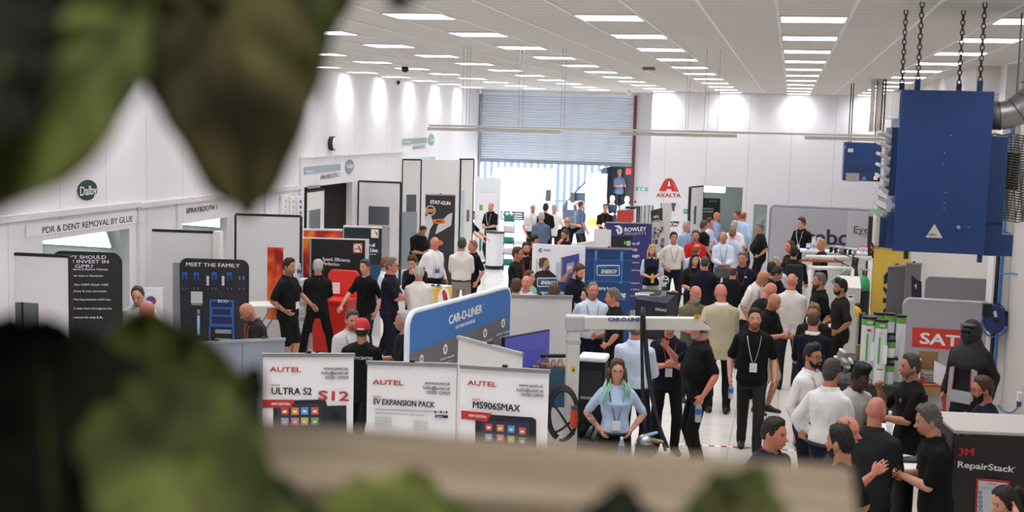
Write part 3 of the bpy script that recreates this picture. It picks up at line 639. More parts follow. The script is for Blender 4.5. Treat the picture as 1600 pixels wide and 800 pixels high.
# lit panels upright on the end walls of the first two booth rooms
for (yb_, pts, lab) in ((17.52, [(64, 380), (172, 386.5), (160, 350), (64, 350)], 'bright end wall panel inside the booth for glue dent removal'), (21.2, [(278, 350), (352, 355.5), (344, 325), (278, 330)], 'bright end wall panel inside the first spraybooth')):
    q = [at(x, y, yb_) for x, y in pts]
    t = thing('booth_light', np.mean(q, 0), lab, 'light'); MB().prism(q, (0, -.02, 0)).build('diffuser', mat('lit_booth_panel', '#f4fbff', .4, emit=11.0), t); c_ = np.mean(q, 0); MB().prism([c_ + (p - c_) * 1.04 for p in q], (0, .04, 0)).build('housing', M_WHITE, t)
t = thing('booth_light', (XL - 1.4, 31.5, 3.15), 'lit ceiling panel inside the far tall booth', 'light'); MB().box(XL - 1.9, XL - .9, 30.6, 32.4, 3.16, 3.18).build('diffuser', mat('lit_booth_panel', '#f4fbff', .4, emit=11.0), t); MB().box(XL - 1.95, XL - .85, 30.55, 32.45, 3.18, 3.21).build('housing', M_WHITE, t)
t = thing('room_light', (-2.1, YB + 1.4, 2.72), 'bright tube light in the pale room beyond the far doorway', 'light')
qa = at(1092, 290, 37.0); qb = at(1131, 301, 37.0); MB().box(qa[0], qb[0], 37, 37.3, qa[2], 2.79).build('housing', M_WHITE, t); MB().box(qa[0], qb[0] + .02, 36.98, 37.32, qb[2], qa[2]).build('diffuser', mat('lit_room_panel', '#ffffff', .4, emit=7.0), t)
# roller shutter, half raised
t = thing('roller_shutter', ((SX0 + SX1) / 2, YS - .05, SZ), 'ribbed grey blue roller shutter half raised over the bright opening', 'shutter')
mb = MB(); nsl = 26; sh_ = (5.0 - SZ) / nsl
prof = []
for i in range(nsl):
    z = SZ + i * sh_; prof += [(YS - .02, z), (YS - .075, z + sh_ * .35), (YS - .075, z + sh_ * .6), (YS - .02, z + sh_ * .98)]
prof2 = [(YS + .01, p[1]) for p in prof[::-1]]
mb.prism([(SX0, p[0], p[1]) for p in prof + prof2], (SX1 - SX0, 0, 0)); mb.build('slat_curtain', mat('shutter_steel', '#e4ebf5', .45, .0, var=.04), t)
MB().box(SX0, SX1, YS - .09, YS + .02, SZ - .09, SZ + .01).build('bottom_rail', mat('shutter_rail', '#8f98a6', .45, .3), t)
MB().box(SX1 - .02, SX1 + .06, YS - .14, YS - .005, 0, 5.02).build('guide_rail', mat('brown_painted_steel', '#6d3a30', .6), t); MB().box(SX0 - .03, SX0 + .03, YS - .14, YS - .005, 0, 5.02).build('guide_rail', mat('grey_painted_steel', '#a8a9ac', .6), t)

# ------------------------------------------------------------------ wall signs, doors, boards and banners
def flat(name, col, rough=.55): return mat(name, col, rough, var=.03)
P_WHITE = flat('print_white', '#eceaee'); P_BLACK = flat('print_black', '#141416'); P_DGREEN = flat('print_dark_green', '#123a30'); P_RED = flat('print_red', '#c22f2a'); P_ORANGE = flat('print_orange', '#dd7b2c'); P_GREY = flat('print_grey', '#8f9094')
P_LGREY = flat('print_light_grey', '#c6c7cb'); P_BLUE = flat('print_blue', '#2b5ea8'); P_NAVY = flat('print_navy', '#1c2452'); P_YEL = flat('print_yellow', '#e6b93a'); P_CREAM = flat('print_cream', '#f0d9a0'); P_TEAL = flat('print_teal', '#3fb5b0'); P_SKY = flat('print_sky_blue', '#5fa7dd'); P_GREEN = flat('print_green', '#6fae46')
def wallface(root): return Face((XL + .006, 0, 0), (XL + .006, 40, 0), root)
def farface(root): return Face((-5, YB - .006, 0), (3, YB - .006, 0), root)
def wsign(loc, name, label): return thing(name, loc, label, 'sign')
t = wsign(atx(136, 297, XL), 'round_sign', 'dark green oval sign reading Dalby on the left wall'); F = wallface(t)
F.disc(136, 297, 17, P_WHITE, 'rim', rx=16.6); F.disc(136, 297, 16.2, P_DGREEN, 'disc', rx=15.8); F.text('Dalby', 124, 306, 150, 303, 15, P_WHITE, bold=.015)
t = wsign(atx(136, 352, XL), 'wall_lettering', 'black lettering PDR & DENT REMOVAL BY GLUE over the first booth opening'); F = wallface(t)
F.poly([(40, 352), (223, 328), (224, 347), (40, 371)], flat('sign_strip_white', '#f0eef0'), 'backing'); F.text('PDR & DENT REMOVAL BY GLUE', 65, 365, 206, 346, 10.5, P_BLACK, bold=.012)
t = wsign(atx(315, 330, XL), 'wall_lettering', 'black lettering SPRAYBOOTH 1 over the second booth opening'); F = wallface(t)
F.text('SPRAYBOOTH 1', 291, 333.5, 338.5, 327, 8.5, P_BLACK, bold=.012)
t = wsign(atx(500, 270, XL), 'wall_lettering', 'grey lettering SPRAYBOOTH 2 with blue grey strip above the dark doorway'); F = wallface(t)
F.poly([(475, 261), (532, 256), (532, 266), (475, 272)], flat('sign_blue_grey', '#9fa9b6'), 'strip'); F.text('Omnia 2', 476, 270.5, 490, 269, 5, P_WHITE); F.text('SPRAYBOOTH 2', 500, 281, 530, 276, 7, P_BLACK, bold=.0); F.disc(546, 260, 11, flat('sign_slate', '#7f8b9a'), 'disc', rx=6.5); F.text('Dalby', 541, 263, 551, 262, 7, P_WHITE)
t = wsign(atx(650, 224, XL), 'wall_lettering', 'grey lettering SPRAYBOOTH 3 with green grey strip above the tall white doors'); F = wallface(t)
F.poly([(629, 217), (667, 215), (667, 223.5), (629, 226)], flat('sign_green_grey', '#8fa19d'), 'strip'); F.text('Omnia', 630, 224, 640, 223, 4.5, P_WHITE); F.text('SPRAYBOOTH 3', 644, 234, 664, 231.5, 6, P_GREY); F.disc(674, 218.5, 9, flat('sign_green_slate', '#7fa095'), 'disc', rx=4.6); F.text('Dalby', 670.6, 221, 677.6, 220.5, 5, P_WHITE)
p = atx(516, 224, XL); t = thing('wall_clock', p, 'small round white wall clock with black rim high on the left wall', 'clock'); F = wallface(t)
MB().loft([[(XL + dx, p[1] + r * math.cos(a), p[2] + r * math.sin(a)) for a in np.linspace(0, 2 * math.pi, 28, endpoint=False)] for dx, r in ((0, .15), (.09, .15), (.10, .135))]).build('rim', M_BLK, t)
MB().loft([[(XL + dx, p[1] + r * math.cos(a), p[2] + r * math.sin(a)) for a in np.linspace(0, 2 * math.pi, 28, endpoint=False)] for dx, r in ((.098, .13), (.112, .12))]).build('dial', P_WHITE, t)
for (x, y, w, h_, lab) in ((441, 322, .28, .42, 'white switch box on the left wall, plain, left of its two neighbours'), (453, 323, .22, .40, 'white switch box on the left wall, the middle one of three'), (464, 323, .30, .42, 'white switch box with blue indicators beside the spraybooth door')):
    p = atx(x, y, XL); t = thing('switch_box', p, lab, 'switch box', 'switch boxes on the left wall')
    MB().box(XL, XL + .07, p[1] - w / 2, p[1] + w / 2, p[2] - h_ / 2, p[2] + h_ / 2).build('case', M_WHITE, t, bevel=.01)
    for q in range(3): MB().box(XL + .07, XL + .085, p[1] - .03, p[1] + .03, p[2] - .14 + .11 * q, p[2] - .09 + .11 * q).build('indicator', P_BLUE if 'blue' in lab else P_LGREY, t)

# --- doors: white leaves with dark rubber edges
DN = [0]
M_GLASSD = mat('dark_door_glass', '#5d6064', .12, var=.1)
def door(pa, pb, zt, window=None, thick=.05, m=None, handle=None, edge=True, wm=None):
    DN[0] += 1; pa = np.array([pa[0], pa[1], 0.]); pb = np.array([pb[0], pb[1], 0.]); u = pb - pa; w = np.linalg.norm(u); u /= w; n = np.array([u[1], -u[0], 0]); z = np.array([0, 0, 1.])
    c = (pa + pb) / 2 + z * (zt / 2 + .01)
    o = struct('door_%d' % DN[0], MB().obox(c - n * thick / 2, u * w / 2, n * thick / 2, z * zt / 2), m or mat('door_enamel', '#dedcdb', .35, var=.02))
    if edge:
        e = MB(); r = .018
        e.obox(pa + u * 0 + z * zt / 2 - n * thick / 2, u * r, n * (thick / 2 + .006), z * zt / 2); e.obox(pb + z * zt / 2 - n * thick / 2, u * r, n * (thick / 2 + .006), z * zt / 2); e.obox(c + z * (zt / 2) - n * thick / 2, u * w / 2, n * (thick / 2 + .006), z * r)
        e.build('rubber_edge', M_DARK, o)
    F = Face(pa, pb, o)
    if window:
        F.rect(*window, wm or M_GLASSD, 'door_window')
    if handle: F.rect(*handle, mat('door_handle_grey', '#77787c', .35, .4), 'handle')
    return o, F
d, F = door((XL - .02, 13.93), (-8.67, 13.99), 2.3, window=(24, 472, 61, 535)); F.rect(33, 472, 38, 535, P_BLACK, 'window_bar')
F.disc(3, 479, 11.5, P_BLUE, 'safety_symbol'); F.rect(-14, 489, 13, 498, P_BLUE, 'safety_notice'); F.poly([(0, 484), (1, 474), (6, 475), (6, 481), (11, 483), (11, 485)], P_WHITE, 'boot_picture')
d, F = door((XL - .02, 17.42), (-8.44, 17.55), 2.33)
struct('trim_5', MB().box(-8.44, -8.33, 17.50, 17.62, 0, 2.36), M_WHITE)
d, F = door((-9.30, 20.15), (-8.17, 20.32), 2.4)
t = thing('poster', (*atz(430, 386, 1.9)[:2], 1.0), 'narrow flame coloured poster on the white booth door', 'poster'); F.root = t
def flame_mat(name, seed, k=3.0):
    m = bpy.data.materials.new(name); m.use_nodes = True; N, L, b = nodes_of(m); tc = N.new('ShaderNodeTexCoord'); nz = N.new('ShaderNodeTexNoise'); nz.inputs['Scale'].default_value = k; nz.inputs['Detail'].default_value = 2.5; nz.inputs['Distortion'].default_value = 1.6
    mp = N.new('ShaderNodeMapping'); mp.inputs['Location'].default_value = (seed, seed * 2, 0); mp.inputs['Scale'].default_value = (1, 1, .55); L.new(tc.outputs['Object'], mp.inputs['Vector']); L.new(mp.outputs[0], nz.inputs['Vector'])
    cr = N.new('ShaderNodeValToRGB'); e = cr.color_ramp.elements; e[0].position = .3; e[0].color = (*hexc('#3a0d08'), 1); e[1].position = .72; e[1].color = (*hexc('#f0b23a'), 1)
    for p_, c_ in ((.43, '#a31c10'), (.53, '#d94a17'), (.62, '#e98424')): q = e.new(p_); q.color = (*hexc(c_), 1)
    L.new(nz.outputs['Fac'], cr.inputs[0]); L.new(cr.outputs[0], b.inputs['Base Color']); b.inputs['Roughness'].default_value = .5; return m
M_FLAME = flame_mat('flame_print', 1.3, 2.2)
F.rect(418, 386, 442, 500, M_FLAME, 'sheet')
d, F = door(at(560, 300, 26.6)[:2], at(626, 300, 26.6)[:2], 2.72, window=(576, 322, 608, 352)); F.rect(576, 352, 608, 430, mat('door_lower_glass', '#a3a6a8', .2), 'lower_window')
d, F = door((XL + .02, 23.62), (XL + .02, 24.62), 2.62, window=(483, 329, 500, 358)); F.rect(480, 291, 500, 293, P_GREY, 'door_closer')
a0 = at(628, 300, 30.0); a1 = at(657.5, 300, 30.3); a2 = at(718, 300, 31.2); a3 = at(739.5, 300, 31.6)
d, F = door(a0[:2], a1[:2], 3.12, window=(635, 304, 650, 331)); F.rect(629, 331, 650, 420, flat('grey_blue_panel', '#8d949c'), 'lower_panel')
d, F = door(a1[:2] + np.array([0.02, 0]), a2[:2], 3.12, edge=False)
d, F = door(a2[:2] + np.array([0.02, 0]), a3[:2], 3.14, window=(718.5, 298, 724, 385), handle=(729, 328, 733, 346), wm=mat('pale_blue_glass', '#b9cbd8', .15))
# --- boards
def roundpoly(w, h, r, n=6):
    if r <= 0: return [(0, 0), (w, 0), (w, h), (0, h)]
    o = [(0, 0), (w, 0)]
    for k in range(n + 1): a = math.pi / 2 * k / n; o.append((w - r + r * math.cos(a), h - r + r * math.sin(a)))
    for k in range(n + 1): a = math.pi / 2 * (1 + k / n); o.append((r + r * math.cos(a), h - r + r * math.sin(a)))
    return o
def board(name, label, cat, pa, pb, zt, m, zb=.02, thick=.03, r=0, group=None, part='panel', rim=None, rollup=False):
    pa = np.array([pa[0], pa[1], 0.]); pb = np.array([pb[0], pb[1], 0.]); t = thing(name, (pa + pb) / 2, label, cat, group)
    u = pb - pa; w = np.linalg.norm(u); u /= w; n = np.array([u[1], -u[0], 0]); z = np.array([0, 0, 1.]); h = zt - zb
    MB().prism([pa + z * zb + u * x + z * y for x, y in roundpoly(w, h, r)], -n * thick).build(part, m, t)
    if rim:
        pts = [pa + z * zb + u * x + z * y - n * thick / 2 for x, y in roundpoly(w, h, r, 8)]; MB().tube(pts, thick * .62, 8, closed=True).build('rim', rim, t, smooth=True)
    if rollup:
        MB().obox(pa + u * w / 2 + z * (zt + .008), u * (w / 2 + .01), n * .016, z * .016).build('top_rail', M_ALU, t)
        MB().obox(pa + u * w / 2 + z * .05 - n * .02, u * (w / 2 + .03), n * .10, z * .05).build('base_cassette', M_ALU, t)
        MB().tube([pa + u * w / 2 - n * .05 + z * .05, pa + u * w / 2 - n * .03 + z * zt], .012, 8).build('pole', M_ALU, t)
        MB().obox(pa + u * w / 2 + z * (zt + .03) - n * .01, u * .022, n * .02, z * .012).build('hook', M_BLK, t)
    return t, Face(pa, pb, t)
AX = lambda px, py, z: atz(px, py, z)[:2]
M_BANNER = flat('banner_white', '#f3f1f4'); M_BBACK = flat('banner_back', '#d8d3d0')
M_CHAR = flat('charcoal_board', '#26262a')
t, F = board('display_board', 'black rounded board asking why should you invest, behind the white booth door', 'board', at(82, 396, 14.85)[:2], at(188, 398, 15.0)[:2], at(130, 395, 14.92)[2], M_CHAR, r=.12, rim=M_DARK)
for i, (s_, x0, x1, y, hh) in enumerate((('WHY SHOULD', 96, 166, 404, 5.5), ('YOU INVEST IN', 92, 170, 411, 5.5), ('GPR?', 117, 145, 414.5, 0), ('Rise in Hybrid & Electric Vehicles.', 96, 169, 422, 3.2), ('1 in 5 repair tears in Aluminium', 97, 160, 432, 3.2), ('Keep the OEM finish HSS', 100, 169, 446, 3.2), ('No primary & cost corrosion', 102, 166, 456, 3.2), ('No risk of burning insulation which may', 96, 173, 469, 3.2), ('paint finish stays intact throughout the', 96, 175, 483, 3.2), ('and requirement for strip & fit.', 96, 161, 497, 3.2))):
    if hh == 0: continue
    F.text(s_, x0, y, x1, y + .3, hh, P_WHITE, bold=.02)
F.text('GPR?', 117, 414.6 + 3.5, 145, 414.8 + 3.5, 5.2, P_WHITE, bold=.02)
t, F = board('display_board', 'black rounded board headed Meet The Family with blue tools', 'board', AX(282, 405, 2.0), AX(387, 408, 2.0), 2.0, M_CHAR, r=.10, rim=M_DARK)
F.text('MEET THE FAMILY', 290, 415.5, 374, 418, 6, P_WHITE, bold=.02)
for i, x in enumerate((289, 307, 335, 359, 378)):
    o = F.rect(x - 4, 425 + .5 * (i == 4) * 12, x + 4, 437, P_BLUE if i < 4 else P_GREY, 'tool_picture'); F.rect(x - 4, 437, x + 4, 449, flat('print_blue_black', '#20222c'), 'tool_picture'); F.rect(x - 2, 430, x + 2, 446, P_NAVY, 'tool_picture'); F.rect(x - 3.5, 449, x - 2.5, 452, P_GREY, 'tool_picture'); F.rect(x + 2.5, 449, x + 3.5, 452, P_GREY, 'tool_picture')
    if i in (2, 3): F.rect(x - 12, 431, x - 8, 446, P_LGREY, 'tool_picture')
F.rect(299, 455, 317, 474, P_LGREY, 'pale_square'); F.rect(300, 474.5, 316, 477, P_GREY, 'caption')
F.rect(328, 467, 366, 512, P_BLUE, 'cabinet_picture'); F.rect(331, 471, 363, 480, P_NAVY, 'cabinet_picture'); F.rect(333, 482, 361, 492, P_NAVY, 'cabinet_picture'); F.rect(331, 494, 363, 506, P_NAVY, 'cabinet_picture'); F.text('ECO', 341, 472, 356, 472.4, 4.5, P_WHITE); F.rect(328, 510, 366, 536, P_BLACK, 'cabinet_picture'); F.rect(337, 514, 362, 521, P_GREY, 'cabinet_picture'); F.rect(337, 528, 362, 534, P_GREY, 'cabinet_picture'); F.rect(327, 510, 330, 540, P_BLUE, 'cabinet_picture'); F.rect(364, 510, 367, 540, P_BLUE, 'cabinet_picture')
F.rect(308, 490, 314, 524, P_BLUE, 'post_picture'); F.rect(309.5, 493, 312.5, 522, P_LGREY, 'post_picture'); F.rect(309, 483, 313, 490, P_GREY, 'post_picture')
t, F = board('display_board', 'plain grey narrow board beside the black board of blue tools', 'board', at(271, 420, 17.1)[:2], at(286, 420, 17.2)[:2], 1.9, flat('grey_board', '#8c9096'))
# white leaflet stand with round pink and blue mark
t, F = board('leaflet_stand', 'small white stand with a round pink and blue mark behind the bald man', 'stand', at(226, 470, 16.3)[:2], at(254, 470, 16.4)[:2], 1.62, M_BANNER, zb=.02); F.disc(236, 470, 7.5, flat('print_magenta', '#a8326e'), 'round_mark'); F.disc(234, 469, 5.5, flat('print_violet_blue', '#4a5fa8'), 'round_mark')
# low grey backs of banners
M_GB = mat('grey_banner_back', '#8e949e', .3, var=.08, scale=1.5)
for (x0, y0, x1, y1, lab, k) in ((300, 538, 378, 533.5, 'plain grey back of a low banner, left one of two joined', 0), (379, 533, 445, 531, 'plain grey back of a low banner, right one of two joined', 1)):
    t, F = board('banner_stand', lab, 'banner', AX(x0, y0, 1.35), AX(x1, y1, 1.35), 1.35, M_GB, rollup=True, group='low grey banner backs')
# --- three white tool banners in front
M_AUTEL = flat('print_autel_red', '#b93a33'); M_TAB = mat('tablet_print', '#20222b', .4); M_SCR = mat('tablet_screen_print', '#2f3350', .35)
ICONS = ['#d24a3c', '#d9863a', '#4d9bd0', '#cf5f4a', '#9fb8d0', '#d78a9a', '#c9c04a', '#5fae5a']
def autel(pa, pb, lab, draw):
    t, F = board('banner_stand', lab, 'banner', pa, pb, 2.0, M_BANNER, thick=.006, rollup=True, group='white roll-up tool banners'); draw(F); return t
def icon_row(F, pts, w, h, cols):
    r0_ = F.root
    for (x, y), c in zip(pts, cols): F.root = r0_; F.root = F.rect(x - w / 2, y - h / 2, x + w / 2, y + h / 2, flat('icon_' + c, c), 'screen_icon'); F.rect(x - w * .26, y - h * .1, x + w * .26, y + h * .22, P_WHITE, 'icon_symbol')
    F.root = r0_
def d1(F):
    F.text('AUTEL', 421.5, 580.5, 470.5, 581, 7.6, M_AUTEL, bold=.03)
    for s_, x0, y in (('www.autel.uk', 505.5, 577.5), ('hello@autel.uk', 501.5, 584.5), ('03330 129959', 508, 592)): F.text(s_, x0, y, 544, y + .3, 5, P_GREY if 0 else flat('print_mid_grey', '#5d5d62'), bold=.01)
    F.text('MaxiSYS', 423.5, 602.5, 437, 602.7, 2.6, M_AUTEL); F.text('ULTRA S2', 423.5, 615.5, 486, 616.5, 11, P_BLACK, bold=.025); F.text('S12', 496.5, 624.5, 543, 626, 15, M_AUTEL, bold=.05)
    F.poly([(427, 626), (508, 624), (511, 632), (511, 690), (427, 690)], M_TAB, 'tablet_picture'); F.poly([(433, 632), (503, 630), (503, 690), (433, 690)], M_SCR, 'tablet_picture'); F.poly([(511, 634), (541, 633), (542, 690), (511, 690)], M_TAB, 'interface_picture'); F.rect(517, 643, 530, 659, flat('print_black2', '#0c0c10'), 'interface_picture')
    F.poly([(410.5, 624), (462, 624.5), (454, 637), (410.5, 636.5)], P_RED, 'red_flash'); F.text('NEW EDITION', 424, 632.5, 452.5, 632.8, 4.2, P_WHITE, bold=.03)
    icon_row(F, [(445, 642), (461, 642), (476, 641.5), (492, 641.5), (445, 658), (461, 658), (476, 657.5), (492, 657.5)], 11.5, 11.5, ICONS)
def d2(F):
    F.text('AUTEL', 582.5, 600, 630, 602, 7.6, M_AUTEL, bold=.03)
    for s_, x0, y in (('www.autel.uk', 664, 600), ('hello@autel.uk', 660.5, 607.5), ('03330 129959', 667, 615)): F.text(s_, x0, y, 703, y + 1.8, 5, flat('print_mid_grey', '#5d5d62'), bold=.01)
    F.text('MaxiSYS', 583, 620.5, 594, 621, 2.6, M_AUTEL); F.text('EV EXPANSION PACK', 583, 631, 678, 636.5, 9.2, P_BLACK, bold=.025)
    F.poly([(586, 638.5), (698, 643), (698, 644), (586, 639.5)], P_GREY, 'rule')
    for x in (680, 689, 698): F.rect(x - 1.2, 642, x + 1.2, 645, flat('print_black2', '#0c0c10'), 'icon_symbol')
    F.rect(680, 648, 700, 653, P_NAVY, 'blue_tag'); F.text('CARA', 681, 652.2, 692, 652.5, 3, P_WHITE)
    F.text('Passenger Vehicle Battery pack EV & HV lithium Wiring Type Support', 586, 645, 663, 649.5, 2.2, P_GREY)
    for i in range(5): F.text('battery pack detection', 586, 652 + 3.2 * i, 612, 653 + 3.2 * i, 1.6, P_GREY); F.text('insulation module', 647, 658 + 3.2 * i, 668, 659 + 3.2 * i, 1.6, P_GREY)
def d3(F):
    F.text('AUTEL', 730.5, 601, 776, 604.5, 7.6, M_AUTEL, bold=.03)
    for s_, x0, y in (('www.autel.uk', 811, 603.5), ('hello@autel.uk', 807, 611), ('03330 129959', 814, 618.5)): F.text(s_, x0, y, 849, y + 2.2, 5, flat('print_mid_grey', '#5d5d62'), bold=.01)
    F.text('MaxiSYS', 738.5, 624.5, 750, 625, 2.6, M_AUTEL); F.text('MS906SMAX', 738, 637, 811.5, 643, 11, P_BLACK, bold=.025)
    F.poly([(743, 646), (832, 652), (838, 656), (838, 700), (743, 700)], M_TAB, 'tablet_picture'); F.poly([(752, 657), (827, 660), (827, 700), (752, 700)], M_SCR, 'tablet_picture')
    F.poly([(721, 641), (769, 645.5), (761, 658.5), (721, 653.5)], P_RED, 'red_flash'); F.text('NEW EDITION', 732.5, 650.5, 759.5, 653, 4.2, P_WHITE, bold=.03)
    icon_row(F, [(764, 667), (782, 668.5), (799, 670), (816.5, 673), (764, 683), (782, 684), (799, 686), (816.5, 688)], 10.5, 11.5, ICONS)
autel(AX(411, 556, 2.0), AX(553, 556, 2.0), 'white roll-up banner reading AUTEL ULTRA S2', d1)
autel(AX(574, 568, 2.0), AX(714, 572, 2.0), 'white roll-up banner reading AUTEL EV EXPANSION PACK', d2)
autel(AX(720, 574, 2.0), AX(858, 582, 2.0), 'white roll-up banner reading AUTEL MS906SMAX', d3)
t, F = board('banner_stand', 'plain white banner back seen in front of the blue and grey stand', 'banner', AX(716, 528, 2.0), AX(816, 555, 2.0), 2.0, M_BBACK, thick=.006, rollup=True, group='white banner backs')
t, F = board('banner_stand', 'plain white banner back right of the blue and grey stand, behind the screen', 'banner', AX(793, 463, 2.0), AX(894, 465, 2.0), 2.0, M_BBACK, thick=.006, rollup=True, group='white banner backs')
# --- blue and grey fabric wall
ca = AX(640, 490, 2.15); cb = AX(799, 448, 2.15)
t, F = board('fabric_display', 'blue over grey fabric display wall reading CAR-O-LINER', 'display', ca, cb, 2.15, flat('fabric_blue', '#3f74b8', .7), r=.16, thick=.05, rim=flat('fabric_edge_white', '#d9dfe8'))
F.poly([(638.5, 554), (794, 493.5), (760, 700), (640, 700)], flat('fabric_grey', '#6c6a6c', .7), 'grey_lower_print')
F.text('CAR-O-LINER', 700.5, 507, 752, 488, 14, P_WHITE, bold=.05); F.text('HERE WHEN YOU NEED US', 711, 514.5, 741, 503.5, 5.5, P_WHITE, bold=.01); F.text('R', 753, 476.5, 754.5, 476, 2, P_WHITE)
for x, y, r_ in ((658, 561, 7), (695, 545.5, 8), (757, 520.5, 7), (785, 505, 7), (728, 532, 6)): F.disc(x, y, r_, P_WHITE, 'round_icon', rx=r_ * .42); F.disc(x, y, r_ * .55, P_GREY, 'icon_symbol', rx=r_ * .22)
for x, y in ((697, 560), (757, 534), (785, 521)): F.text('SERVICE TRAINING', x - 11, y + 4, x + 11, y - 3, 3.5, P_LGREY); F.text('anywhere you need it', x - 7, y + 8, x + 8, y + 3, 2, P_LGREY)
# --- blue flat screen on a stand
ma = at(788, 530, 13.6); mb_ = at(859, 513, 14.35)
t = thing('monitor', ((ma + mb_)[0] / 2, (ma + mb_)[1] / 2, 0), 'flat screen showing a violet blue page, standing behind the white banners', 'screen')
u = (mb_ - ma); u[2] = 0; wM = np.linalg.norm(u); u /= wM; n = np.array([u[1], -u[0], 0]); zt = (ma[2] + mb_[2]) / 2; hM = wM * .60; c = (ma + mb_) / 2; c[2] = zt - hM / 2
MB().obox(c - n * .02, u * wM / 2, n * .02, np.array([0, 0, hM / 2])).build('case', M_BLK, t); MB().obox(c + n * .002, u * (wM / 2 - .012), n * .003, np.array([0, 0, hM / 2 - .012])).build('screen', mat('lit_blue_screen', '#40408a', .3, emit=.55), t)
MB().obox((c[0] - n[0] * .05, c[1] - n[1] * .05, c[2] / 2), u * .04, n * .03, (0, 0, c[2] / 2)).build('pole', M_BLK, t); MB().obox((c[0] - n[0] * .05, c[1] - n[1] * .05, .02), u * .16, n * .14, (0, 0, .02)).build('base', M_BLK, t)
Fm = Face(ma - n * 0, mb_, t, lift=.008); Fm.root = t
for k in range(5): Fm.poly([(795, 537 + k * 4), (850, 522 + k * 4.4), (850, 523 + k * 4.4), (795, 538 + k * 4)], flat('screen_lines', '#6a6ab8'), 'screen_line')
# --- glasurit corner: black board, flame boards
M_GB1 = flat('board_black_blue', '#15161d'); M_FR = flat('board_frame_white', '#dcdad9')
t, F = board('display_board', 'tall board with flame print strip seen only above the black board', 'board', AX(473, 357, 2.1), AX(535, 358, 2.1), 2.1, M_FR, thick=.05); F.rect(474.5, 360, 534, 420, M_FLAME, 'flame_print')
t, F = board('display_board', 'dark teal board with white lettering and orange mark behind the black board', 'board', AX(536.5, 352, 2.1), AX(596, 354, 2.1), 2.1, M_FR, thick=.05); F.rect(537.5, 355, 595, 470, flat('board_dark_teal', '#12222b'), 'dark_print'); F.rect(537.5, 412, 595, 470, flat('board_teal_blue', '#1b4a60'), 'teal_print')
F.rect(580, 358, 591.5, 372, P_CREAM, 'orange_mark_border'); F.disc(585.7, 365, 5.3, P_WHITE, 'round_mark'); F.poly([(585, 360), (590, 364), (590, 370), (587, 365)], P_RED, 'bird'); F.text('from all', 567, 384.5, 585.5, 385.5, 5.5, P_WHITE, bold=.04); F.text('90 Line.', 569, 393, 591, 394, 6.5, P_WHITE, bold=.04); F.text('glasurit.uk', 572, 398, 588, 398, 2.2, P_WHITE)
t, F = board('display_board', 'black board reading Speed. Efficiency. Perfection. with flame strip', 'board', AX(472, 371, 2.0), AX(576, 374, 2.0), 2.0, M_FR, thick=.06); F.poly([(473.5, 372.5), (570.5, 375.5), (570, 520), (473.5, 520)], M_GB1, 'black_print'); F.poly([(473.5, 372.5), (484, 372.8), (484, 432), (473.5, 432)], M_FLAME, 'flame_strip'); F.poly([(473.5, 432), (484, 432), (484, 520), (473.5, 520)], flat('leaf_green_print', '#2b3318'), 'dark_green_strip'); F.rect(484, 373, 485.4, 520, P_GREY, 'strip_edge')
F.rect(552, 380, 566, 395.3, P_ORANGE, 'orange_mark'); F.disc(559, 387.7, 6.3, P_WHITE, 'round_mark'); F.poly([(557.5, 383), (562, 384.5), (564.5, 390), (563, 393), (560, 386.5)], P_RED, 'bird'); F.text('Glasurit', 553.8, 389.7, 562, 390, 3, P_BLUE, bold=.02)
F.text('Speed. Efficiency.', 504, 407, 547.5, 409, 5.5, P_WHITE); F.text('Perfection.', 504, 413.8, 531, 415.6, 5.5, P_WHITE)
# --- stat-gun banner leaning in its frame
t, F = board('banner_stand', 'dark roll-up banner reading STAT-GUN with orange spray tools', 'banner', at(664.5, 330, 29.0)[:2], at(711, 330, 29.2)[:2], at(665, 304.5, 29)[2], flat('banner_black_grey', '#2b2a2b'), thick=.006, rollup=True)
F.text('STAT-GUN', 672, 318, 703, 320.5, 5.8, P_WHITE, bold=.04); F.disc(672.5, 329, 8, P_LGREY, 'round_picture'); F.disc(672.5, 329, 6.4, flat('print_dark', '#1d1a1a'), 'round_picture'); F.rect(667, 326, 678, 332, P_ORANGE, 'tool_picture')
F.poly([(665, 338), (673, 335), (677, 350), (672, 358), (668, 375), (661, 375)], P_LGREY, 'smoke_picture'); F.poly([(684, 352), (700, 335), (707, 332), (705, 352), (692, 360), (680, 366)], P_LGREY, 'smoke_picture')
for x, y in ((686, 346), (682, 379)): F.poly([(x - 10, y - 3), (x + 6, y - 4), (x + 11, y), (x + 8, y + 4), (x - 8, y + 3)], P_ORANGE, 'tool_picture'); F.rect(x - 5, y - 1.2, x + 5, y + 1.2, flat('print_dark', '#1d1a1a'), 'tool_picture')
# --- energy booth and rowley banner
t, F = board('display_board', 'white booth wall with picture of a man touching a violet panel', 'board', AX(832, 381, 2.0), AX(914, 384.5, 2.0), 2.0, M_BANNER, thick=.05)
F.disc(845, 391, 3.2, P_BLUE, 'round_mark'); F.disc(846, 391, 1.8, P_WHITE, 'round_mark'); F.text('ENGAS', 850, 392.3, 860, 392.5, 3.2, P_BLUE, bold=.02)
F.poly([(879, 402), (905, 396), (905, 436), (877, 442)], flat('print_violet', '#4c4a8c'), 'violet_panel_picture'); F.rect(876.6, 402, 878, 442, P_GREY, 'panel_edge_picture'); F.poly([(885, 412), (897, 409), (897, 425), (885, 428)], flat('print_light_violet', '#8f9ad6'), 'violet_panel_picture'); F.poly([(887, 416), (893, 414), (893, 424), (887, 426)], P_CREAM, 'violet_panel_picture'); F.rect(838, 404, 839.2, 440, P_LGREY, 'frame_picture'); F.rect(869, 410, 874, 440, P_LGREY, 'frame_picture')
skp = flat('print_skin', '#b98a70')
